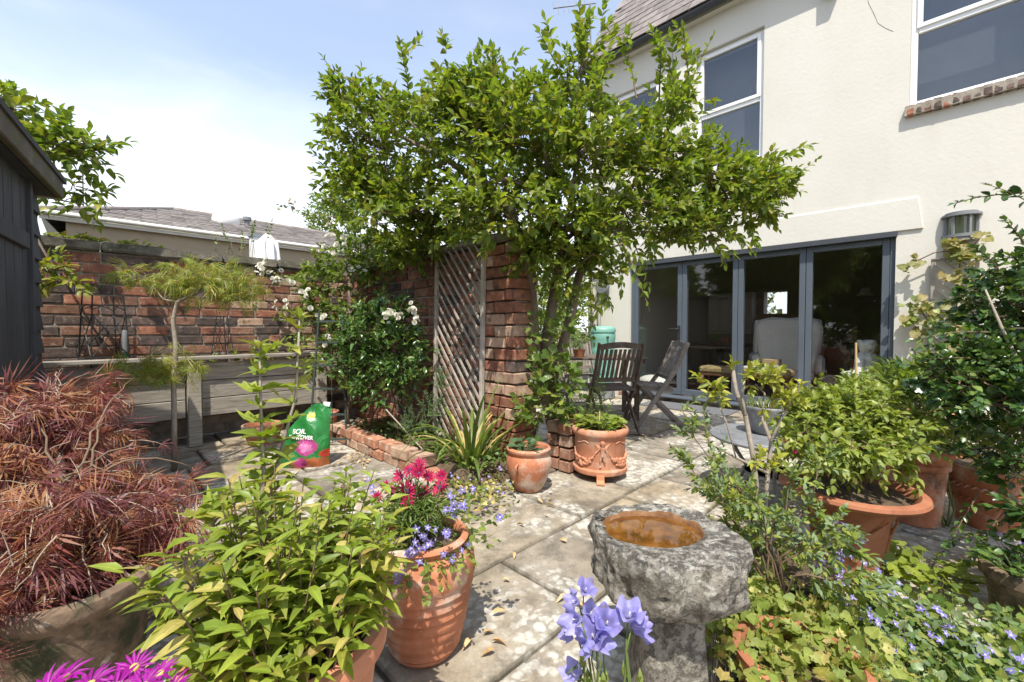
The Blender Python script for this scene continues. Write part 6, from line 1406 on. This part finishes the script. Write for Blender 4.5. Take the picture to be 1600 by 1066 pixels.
bf = plant('trailing_bellflower', base + Vector((.02, -.02, 0)), 'lilac trailing bellflower spilling over the rim of the tall pot', 'flower'); fol = Fol(); st = MB()
for k in range(120):
    a = q.uniform(0, 6.28); out = Vector((math.cos(a), math.sin(a), 0)); p = base + out * q.uniform(.03, .12); L = q.uniform(.06, .17); dr = out * 1.0 + UP * q.uniform(.1, .8)
    twig(fol, st, p, dr, L, 6, .021, .021, [('heart', 'lf_fuchsia'), ('heart', 'lf_lime'), ('heart', 'lf_rose')], q=q, droop=q.uniform(.6, 1.8), opp=False, spreadang=75, r=.001)
for (px0, py0, px1, py1) in ((600, 800, 560, 775), (720, 790, 755, 770), (740, 830, 790, 805), (612, 900, 607, 985), (625, 880, 618, 1000), (600, 840, 570, 810)):
    a, b2 = DP(px0, py0, 1.36), DP(px1, py1, 1.40); twig(fol, st, a, b2 - a, (b2 - a).length, 7, .026, .026, [('heart', 'lf_fuchsia'), ('heart', 'lf_rose')], q=q, opp=False, spreadang=75, droop=.1, r=.0012)
fol.build(bf, 150); stems_obj(st, bf)
for k in range(70):
    px, py = q.choice(((625, 885), (640, 860), (655, 838), (665, 850), (690, 825), (700, 790), (690, 880), (645, 870), (620, 900), (700, 870), (715, 800), (660, 820), (725, 860), (740, 775), (585, 760), (768, 800), (788, 802), (605, 850)))
    flower_obj(F_STAR, bf, DP(px + q.gauss(0, 9), py + q.gauss(0, 8), 1.27 + q.uniform(-.03, .05) if py > 815 else 1.36), Vector((-.5, -.6, .4)) + rv(q, .35), .026 * q.uniform(.85, 1.25), q=q)
# ================================================================== plants in the pots by the pier
def potplant(name, loc, label, n, r, h, leaf, L, Wd, kinds, q, ind=60, down=.2):
    v_ = plant(name, loc, label); fol = Fol(); st = MB()
    for k in range(n):
        a = q.uniform(0, 6.28); rr = r * math.sqrt(q.random()); b0 = loc + Vector((rr * .5 * math.cos(a), rr * .5 * math.sin(a), 0)); e_ = loc + Vector((rr * math.cos(a), rr * math.sin(a), h * q.uniform(.35, 1)))
        st.tube([b0, b0.lerp(e_, .5) + UP * .01, e_], .0014, 4, cap=False); kk = q.choice(kinds); s = q.uniform(.65, 1.2)
        fol.leaf(kk[0], kk[1], e_, Vector((math.cos(a), math.sin(a), q.uniform(-down, .3))), UP + rv(q, .35), L * s, Wd * s)
    fol.build(v_, ind); stems_obj(st, v_); return v_
q = random.Random(91)
potplant('round_leaved_plant', POT4 + Vector((-.02, .0, .247)), 'bluish round-leaved plant in the small round pot', 26, .10, .07, 'round', .05, .052, [('round', 'lf_blue')], q, 26)
potplant('strawberry_plant', POT5 + Vector((0, 0, .328)), 'bright green strawberry-like plant in the cherub pot', 150, .165, .09, 'ivy', .055, .05, [('ivy', 'lf_fuchsia'), ('ivy', 'lf_rose'), ('heart', 'lf_peren')], q, 120)
po = POT5 + Vector((-.1, -.06, .32)); tag(MB().tube([po, po + Vector((.02, .01, .16))], .004, 6).obj('plant_stake', 'cane', loc=po), 'thin wooden stake in the cherub pot', 'stake')
tl = plant('tall_herb', POT6 + Vector((.05, -.05, .29)), 'feathery green stems in the pot behind the cherub pot'); fol = Fol(); st = MB()
for k in range(9): twig(fol, st, POT6 + Vector((q.gauss(.1, .07), q.gauss(-.08, .07), .27)), Vector((q.uniform(-.2, .2), q.uniform(-.2, .2), 1)), q.uniform(.2, .42), 8, .055, .018, [('lance', 'lf_rose')], q=q, spreadang=60)
blobshrub(fol, st, [(POT6 + Vector((0, 0, .32)), .1, .1, .05)], 16, .06, 4, .035, .03, [('small', 'lf_ivy')], q=q)
fol.build(tl, 40); stems_obj(st, tl)
pt_ = DP(905, 540, 4.9); sp2 = plant('table_plant', Vector((pt_.x, pt_.y, .727)), 'dark leafy pot plant on the garden table'); fol = Fol(); st = MB()
MB().lathe([(.05, 0), (.07, .08), (.075, .09), (.06, .088)], n=20).obj('pot', 'terracotta_dark', sp2, ang=40)
blobshrub(fol, st, [(Vector((pt_.x, pt_.y, .90)), .14, .12, .10)], 30, .12, 4, .04, .03, [('oval', 'lf_ivy'), ('oval', 'lf_grey')], q=q); fol.build(sp2, 20); stems_obj(st, sp2)
# ================================================================== right-hand side
q = random.Random(111); base = POT7 + Vector((0, 0, .375)); fu = plant('fuchsia_bush', base, 'bushy light green fuchsia in the wide-rimmed bell pot', 'shrub'); fol = Fol(); st = MB()
KF = [('ovalb', 'lf_fuchsia')] * 3 + [('oval', 'lf_fuchsia')] * 2 + [('ovalb', 'lf_lime')]
blobshrub(fol, st, [bl(1320, 680, 1.9, 75, 50, .2), bl(1360, 650, 1.95, 60, 40, .2), bl(1270, 660, 1.95, 45, 40, .15), bl(1330, 695, 1.78, 75, 26, .16), bl(1390, 690, 1.85, 40, 45, .15), bl(1290, 630, 2.0, 35, 25, .12), bl(1265, 690, 1.75, 30, 25, .1)], 330, .15, 5, .043, .046, KF, q=q, inner=.25, up=.2, droop=.6, uj=.4, spreadang=65)
for (x0, y0, x1, y1, d0) in ((1270, 690, 1228, 660, 1.8), (1300, 700, 1262, 752, 1.7), (1330, 705, 1318, 770, 1.66), (1365, 705, 1380, 765, 1.68), (1395, 690, 1438, 700, 1.75), (1290, 640, 1262, 605, 1.9), (1330, 630, 1335, 590, 1.9), (1380, 640, 1402, 600, 1.9), (1420, 670, 1450, 640, 1.85), (1250, 680, 1215, 700, 1.75)):
    a, b2 = DP(x0, y0, d0), DP(x1, y1, d0 - .03); v = b2 - a; twig(fol, st, a - v * .3, v, v.length * 1.3, 7, .042, .045, KF, q=q, r=.0022, droop=.15)
fol.build(fu, 300); 
for k in range(16): a = q.uniform(0, 6.28); st.tube(bend(base + Vector((.14 * math.cos(a) * q.random(), .14 * math.sin(a) * q.random(), -.01)), DP(1330 + q.uniform(-70, 60), 690 + q.uniform(-40, 20), 1.85), 4, .05, q=q), [.004, .0035, .003, .0025, .002], 5)
stems_obj(st, fu, 'stem_brown')
b = petals(4, 'oval', .5, .4, -.5, 'pt_cerise', None, 2, seed=9, start=0)
for (px, py) in ((1242, 708), (1282, 712), (1225, 690)): flower_obj(b, fu, DP(px, py, 1.72), Vector((0, 0, -1)) + rv(q, .2), .035, q=q)
# leafy clumps further back
for (nm, px, py, d, rx, ry, n, K_, sz, lab) in (('agapanthus_clump', 1440, 615, 2.6, 45, 32, 60, [('lance', 'lf_rose'), ('lance', 'lf_canopy')], .12, 'upright lance-leaved green clump under the house wall'), ('feathery_herb', 1465, 690, 2.3, 60, 30, 140, [('small', 'lf_lime'), ('small', 'lf_fuchsia')], .035, 'feathery lime green herb behind the broad rope-banded pot'), ('petunia', 1305, 632, 4.4, 32, 13, 40, [('oval', 'lf_rose')], .05, 'petunia foliage and flowers before the glass doors'), ('bushy_herb', 1365, 612, 3.6, 55, 30, 110, [('oval', 'lf_fuchsia'), ('lance', 'lf_rose')], .05, 'mixed light green foliage in front of the right door'), ('grass_tuft', 1560, 690, 2.0, 60, 40, 90, [('lance', 'lf_lime'), ('oval', 'lf_fuchsia')], .06, 'yellow-green foliage in the rope-banded pot')):
    p = DP(px, py, d); bz = {'grass_tuft': Vector((POT9.x, POT9.y, .30)), 'petunia': POTP + Vector((0, 0, .17))}.get(nm, Vector((p.x, p.y, 0)))
    v_ = plant(nm, bz, lab); fol = Fol(); st = MB()
    blobshrub(fol, st, [bl(px, py, d, rx, ry)], n, sz * 2.4, 4, sz, sz * (.35 if K_[0][0] == 'lance' else .75), K_, q=q, up=.8, opp=K_[0][0] != 'lance')
    for k in range(6): st.tube(bend(bz + Vector((q.uniform(-.05, .05), q.uniform(-.05, .05), 0)), p + rv(q, PX(rx, d) * .3), 4, .05, q=q), [.005, .0045, .004, .003, .002], 5)
    fol.build(v_, 60); stems_obj(st, v_)
    if nm == 'petunia':
        for k in range(7): flower_obj(F_PET, v_, DP(1290 + 7 * k + q.gauss(0, 3), 628 + q.gauss(0, 6), 4.3), Vector((-.6, -.5, .5)) + rv(q, .3), .06, q=q)
# planter on the cafe table: fine tufts
tp_ = plant('sedum_tuft', Vector((mpot.location.x, mpot.location.y, .54)), 'fine yellow-green tuft in the grey metal planter'); fol = Fol()
for k in range(150): a = q.uniform(0, 6.28); r_ = .12 * math.sqrt(q.random()); fol.leaf('small', q.choice(('lf_lime', 'lf_grey')), tp_.location + Vector((r_ * math.cos(a), r_ * math.sin(a), .0)), Vector((math.cos(a) * .6, math.sin(a) * .6, 1)) + rv(q, .3), FW0, .07 * q.uniform(.6, 1.2), .009)
fol.build(tp_, 20)
# yellow-leaved shrub with bare stems
base = POT10 + Vector((-.02, .02, .115)); ye = plant('yellow_shrub', base, 'sparse yellow-leaved shrub with thick bare pruned stems', 'shrub'); fol = Fol(); st = MB(); d_ = 1.66
for pts, r_ in (([(1185, 800), (1178, 720), (1165, 650), (1150, 610), (1145, 576)], .012), ([(1165, 650), (1160, 620), (1163, 595)], .006), ([(1195, 800), (1200, 740), (1205, 690), (1190, 650)], .010), ([(1205, 690), (1222, 650), (1240, 620)], .006), ([(1200, 740), (1150, 715), (1105, 690)], .006), ([(1150, 715), (1135, 660), (1118, 620)], .003), ([(1190, 650), (1195, 615), (1180, 600)], .004)):
    P = [DP(x, y, d_ + .02 * i) for i, (x, y) in enumerate(pts)]
    if pts[0][1] == 800: P = [base + rv(q, .01)] + P
    L_(MB().tube(P, [r_ * (1 - .45 * i / len(P)) for i in range(len(P))], 7), 'stem', 'bark_pale', ye, smooth=True)
for (px, py, n) in ((1108, 605, 9), (1122, 628, 12), (1175, 598, 6), (1190, 603, 10), (1205, 595, 8), (1155, 590, 4), (1228, 622, 9), (1240, 630, 8), (1200, 640, 4), (1185, 725, 10), (1205, 735, 8), (1150, 790, 10), (1140, 800, 8), (1225, 645, 5)):
    for k in range(max(2, n // 2)): twig(fol, st, DP(px + q.gauss(0, 6), py + q.gauss(0, 5), d_ + q.gauss(0, .03)), UP + rv(q, .6), .05, 3, .042, .036, [('oval', 'lf_yellow'), ('oval', 'lf_lime'), ('ovalb', 'lf_yellow')], q=q)
fol.build(ye, 140); stems_obj(st, ye, 'stem_brown', 'twigs')
# grey-green arching shrub
pg = DP(1215, 930, 1.45); base = Vector((pg.x, pg.y, 0)); gg = plant('grey_green_shrub', base, 'grey-green small-leaved shrub arching in front of the bell pot', 'shrub'); fol = Fol(); st = MB()
KG2 = [('oval', 'lf_grey'), ('oval', 'lf_fuchsia')]
for (x0, y0, x1, y1, d0, d1, n) in ((1200, 900, 1065, 640, 1.45, 1.6, 16), (1190, 900, 1075, 720, 1.45, 1.5, 12), (1210, 900, 1100, 660, 1.45, 1.65, 13), (1220, 870, 1330, 825, 1.42, 1.4, 11), (1215, 860, 1290, 720, 1.45, 1.5, 13), (1220, 880, 1330, 860, 1.4, 1.3, 13), (1190, 890, 1120, 760, 1.45, 1.4, 11), (1200, 880, 1240, 740, 1.45, 1.5, 10), (1210, 880, 1180, 780, 1.4, 1.4, 9), (1240, 900, 1360, 920, 1.35, 1.25, 12)):
    P = bend(DP(x0, y0, d0), DP(x1, y1, d1), 5, .04, .02, q=q); st.tube([base + rv(q, .03)] + P, [.004, .0035, .003, .0026, .0022, .0018, .0012], 5)
    for i in range(1, 5):
        for k in range(4): twig(fol, st, P[i].lerp(P[i + 1], q.random()), (P[i + 1] - P[i]).normalized() + rv(q, .7), q.uniform(.05, .11), 5, .030, .026, KG2, q=q, r=.001)
    twig(fol, st, P[-2], P[-1] - P[-2], .09, 6, .03, .026, KG2, q=q)
fol.build(gg, 220); stems_obj(st, gg, 'stem_brown', 'twigs')
# lime ground cover beside the bath
base = Vector((1.55, .18, 0)); lm = plant('lime_ground_cover', base, 'pale lime round-leaved ground cover at the foot of the bird bath', 'ground cover'); fol = Fol(); st = MB()
def carpet(fol, st, n, poly, h, L, kinds, q, up=.35):
    for k in range(n):
        px, py = q.choice(poly); px += q.gauss(0, 34); py += q.gauss(0, 26); zz = h * (.35 + .65 * q.random()); p = G(px, py, zz)
        kk = q.choice(kinds); s = q.uniform(.6, 1.25); fol.leaf(kk[0], kk[1], p, usph(q) + UP * .15 - FW0 * .2, UP + rv(q, up) - FW0 * .25, L * s, L * s)
        if k % 3 == 0: st.tube([p, Vector((p.x + q.uniform(-.02, .02), p.y + q.uniform(-.02, .02), 0))], .001, 3, cap=False)
carpet(fol, st, 2100, [(1150, 920), (1190, 940), (1230, 950), (1180, 990), (1230, 1000), (1280, 990), (1330, 1020), (1270, 1040), (1200, 1030), (1340, 1050), (1160, 900), (1300, 960), (1140, 960)], .22, .031, [('ivy', 'lf_lime'), ('ivy', 'lf_lime'), ('heart', 'lf_lime'), ('ivy', 'lf_fuchsia'), ('heart', 'lf_fuchsia'), ('ivy', 'lf_peren_y')], q, .6)
carpet(fol, st, 200, [(1210, 870), (1180, 850), (1240, 850), (1160, 830)], .2, .032, [('ivy', 'lf_lime'), ('ivy', 'lf_fuchsia')], q)
fol.build(lm, 300); stems_obj(st, lm, 'stem_brown')
base = Vector((2.0, -.15, 0)); cp = plant('bellflower_carpet', base, 'shaded carpet of small leaves with blue bellflowers at lower right', 'ground cover'); fol = Fol(); st = MB()
carpet(fol, st, 2000, [(1350, 930), (1400, 960), (1450, 970), (1500, 1000), (1560, 1010), (1400, 1030), (1470, 1050), (1540, 1050), (1590, 980), (1420, 1000), (1590, 1050), (1360, 980)], .12, .026, [('heart', 'lf_ivy'), ('heart', 'lf_lime'), ('round', 'lf_rose'), ('heart', 'lf_grey')], q)
fol.build(cp, 200); stems_obj(st, cp)
for k in range(80):
    px, py = q.choice(((1350, 920), (1400, 930), (1450, 960), (1480, 985), (1350, 960), (1390, 960), (1550, 1020), (1580, 1040), (1400, 1010), (1430, 990), (1320, 950), (1330, 860), (1345, 890), (1560, 850), (1595, 865)))
    flower_obj(F_STAR, cp, G(px + q.gauss(0, 18), py + q.gauss(0, 12), .10 + .05 * q.random()), Vector((-.4, -.5, .7)) + rv(q, .4), .026 * q.uniform(.8, 1.3), q=q)
vl = potplant('violet_clump', G(1440, 905) + Vector((0, 0, .0)), 'bright round violet leaves spreading over the paving beside the bell pot', 70, .17, .09, 'round', .06, .062, [('round', 'lf_fuchsia'), ('heart', 'lf_peren')], q, 70)
# bluish bellflower spikes by the bell pot
bs = plant('violet_spikes', G(1310, 925), 'small violet-blue bellflower spikes left of the bell pot', 'flower'); st = MB()
for k in range(34):
    p = DP(1305 + q.gauss(0, 16), 880 + q.gauss(0, 30), 1.42 + q.uniform(-.03, .05)); flower_obj(F_STAR, bs, p, Vector((-.5, -.5, .2)) + rv(q, .4), .028 * q.uniform(.8, 1.2), q=q)
    if k % 3 == 0: st.tube(bend(bs.location + rv(q, .03), p, 3, .05, q=q), .0012, 4)
stems_obj(st, bs)
potplant('trailing_vinca', POT12 + Vector((0, 0, .17)), 'leafy trailing plant filling the dark clay pot at the right edge', 120, .14, .09, 'heart', .035, .034, [('heart', 'lf_ivy'), ('heart', 'lf_dark')], q, 30)
# big shrub at the right edge
q = random.Random(131); base = Vector((2.62, -.62, 0)); rs_ = plant('cotoneaster', base, 'dark glossy small-leaved shrub filling the right edge', 'shrub'); fol = Fol(); st = MB()
KC = [('oval', 'lf_dark')] * 4 + [('round', 'lf_dark')] + [('oval', 'lf_ivy')] * 2
blobshrub(fol, st, [bl(1570, 600, 1.75, 70, 80, .3), bl(1600, 480, 1.85, 60, 70, .3), bl(1545, 630, 1.7, 55, 45, .22), bl(1625, 740, 1.6, 50, 50, .2), bl(1500, 590, 1.75, 50, 40, .18), bl(1560, 540, 1.8, 60, 50, .2), bl(1660, 600, 1.8, 90, 160, .35), bl(1640, 810, 1.5, 35, 45, .15), bl(1615, 430, 1.9, 40, 40, .2)], 520, .15, 6, .036, .046, KC, q=q, up=.1, inner=.35)
for (x0, y0, x1, y1, n) in ((1620, 300, 1500, 298, 9), (1640, 330, 1545, 290, 8), (1560, 520, 1395, 505, 12), (1540, 560, 1440, 545, 8), (1560, 420, 1530, 380, 8), (1600, 380, 1570, 340, 7), (1560, 700, 1450, 700, 10), (1560, 740, 1470, 690, 9), (1530, 770, 1465, 860, 9), (1570, 800, 1500, 870, 9), (1560, 830, 1470, 840, 8), (1520, 620, 1470, 640, 7)):
    a, b2 = DP(x0, y0, 1.75), DP(x1, y1, 1.72); v = b2 - a; twig(fol, st, a, v, v.length, n, .038, .038, KC, q=q, r=.004, droop=.05)
fol.build(rs_, 300); stems_obj(st, rs_, 'stem_brown', 'twigs')
for k in range(8): L_(MB().tube(bend(base + rv(q, .04) * Vector((1, 1, 0)).length * .7, DP(1540 + 12 * k, 620 + q.uniform(-180, 160), 1.75), 5, .05, q=q), [.014, .012, .010, .008, .006, .003], 6), 'branch', 'bark_pale', rs_, smooth=True)
# climber on the house trellis
q = random.Random(141); pw = onX(1500, 500, XH - .08); base = Vector((XH - .12, pw.y, 0)); cl = plant('trellis_climber', base, 'bronzing climber trained on the narrow trellis beside the doors', 'climber'); fol = Fol(); st = MB()
def wl_(px, py, off=.10): return onX(px, py, XH - off)
KL = [('heart', 'lf_climber')] * 3 + [('ivy', 'lf_climber')] * 2 + [('heart', 'lf_fuchsia')]
for (px, py, s, n) in ((1500, 385, 18, 22), (1520, 395, 14, 14), (1480, 380, 12, 9), (1530, 365, 8, 6), (1432, 408, 9, 8), (1415, 420, 6, 4), (1500, 430, 22, 18), (1510, 460, 22, 16), (1440, 480, 18, 22), (1455, 500, 18, 16), (1490, 500, 22, 16), (1440, 520, 14, 10), (1500, 540, 25, 22), (1440, 570, 16, 16), (1470, 570, 20, 18), (1480, 590, 24, 18), (1430, 500, 10, 8)):
    for k in range(n): kk = q.choice(KL); sz = q.uniform(.055, .095); fol.leaf(kk[0], kk[1], wl_(px + q.gauss(0, s * .6), py + q.gauss(0, s * .5), .10 + q.uniform(-.03, .10)), Vector((-.4, q.uniform(-1, 1), q.uniform(-1, .4))), Vector((-1, -.1, .6)) + rv(q, .35), sz, sz)
for pts in (((1500, 620), (1490, 520), (1500, 440), (1500, 380)), ((1490, 520), (1450, 500), (1435, 480)), ((1500, 390), (1460, 395), (1432, 408), (1412, 425)), ((1500, 400), (1525, 380), (1540, 362)), ((1500, 600), (1460, 580), (1435, 560), (1425, 545))): st.tube([wl_(x, y, .09) for x, y in pts], .006, 5)
st.tube([base, wl_(1500, 620, .09)], .01, 6)
fol.build(cl, 260); stems_obj(st, cl, 'stem_brown')
# ================================================================== bellflowers before the bird bath
q = random.Random(151); pb = DP(955, 1040, .72); base = Vector((pb.x, pb.y, 0)); be = plant('peach_leaved_bellflower', base, 'tall blue-violet bellflowers in front of the stone bird bath', 'flower'); st = MB(); fol = Fol()
for (px, py, s, dx, dz) in ((917, 918, .042, .3, 1), (893, 938, .042, -.9, .6), (893, 968, .052, -.9, .35), (885, 985, .046, -1, .2), (925, 990, .062, -.35, .9), (950, 970, .060, .15, 1), (985, 955, .058, .1, 1), (1008, 985, .050, .9, .35), (1000, 972, .046, .6, .6), (945, 1000, .048, .5, .3), (913, 1010, .044, -.8, -.1), (893, 1050, .050, -.5, .7), (925, 955, .044, .3, .9)):
    p = DP(px, py, .72 + q.uniform(-.03, .03)); dr = RT * dx + UP * dz - FW0 * q.uniform(.2, .55); dr.normalize(); p0 = p - dr * s * .4
    flower_obj(F_BELL, be, p0, dr, s * .72, q=q); fol_base = base + Vector((q.uniform(-.03, .03), q.uniform(-.03, .03), 0)); mid = Vector(p0) - UP * .1; mid = mid.lerp(base, .12); mid.z = p0.z - .09
    st.tube([fol_base, fol_base.lerp(mid, .5) + rv(q, .006), mid, mid.lerp(p0, .6) - dr * .01, p0], [.0022, .002, .0017, .0015, .0012], 6)
    for k in range(6): t = q.uniform(.45, .98); b0 = fol_base.lerp(mid, t); fol.leaf('lance', 'lf_ivy', b0, usph(q) + UP * .9, UP, .045, .008)
    if q.random() < .9: b0 = mid + rv(q, .012); fol.leaf('ovalb', 'lf_lime', b0, UP + rv(q, .2), FW0, .022, .018); fol.leaf('ovalb', 'lf_lime', b0, UP + rv(q, .2), -FW0, .022, .018)
fol.build(be, 90); stems_obj(st, be)
# ================================================================== litter
q = random.Random(161); dl = T['ovalb']; me = tmesh('ovalb', 'dead_leaf')
li = MB(); sp_n = 0
lit = thing('fallen_leaves', G(570, 715), 'dry fallen leaves along the foot of the brick edging', 'leaves')
for k in range(70):
    if k < 46: p = G(q.gauss(572, 24), q.gauss(716, 8), .012)
    elif k < 54: p = G(q.uniform(520, 740), q.uniform(700, 800), .012)
    else: p = G(q.uniform(640, 900), q.uniform(780, 1040), .012)
    o = link('leaf', me, lit); M = Matrix(frame(p, Vector((q.uniform(-1, 1), q.uniform(-1, 1), q.uniform(-.1, .25))), UP + rv(q, .3), .055 * q.uniform(.5, 1.1), .03)); M.translation = p - lit.location; o.matrix_basis = M
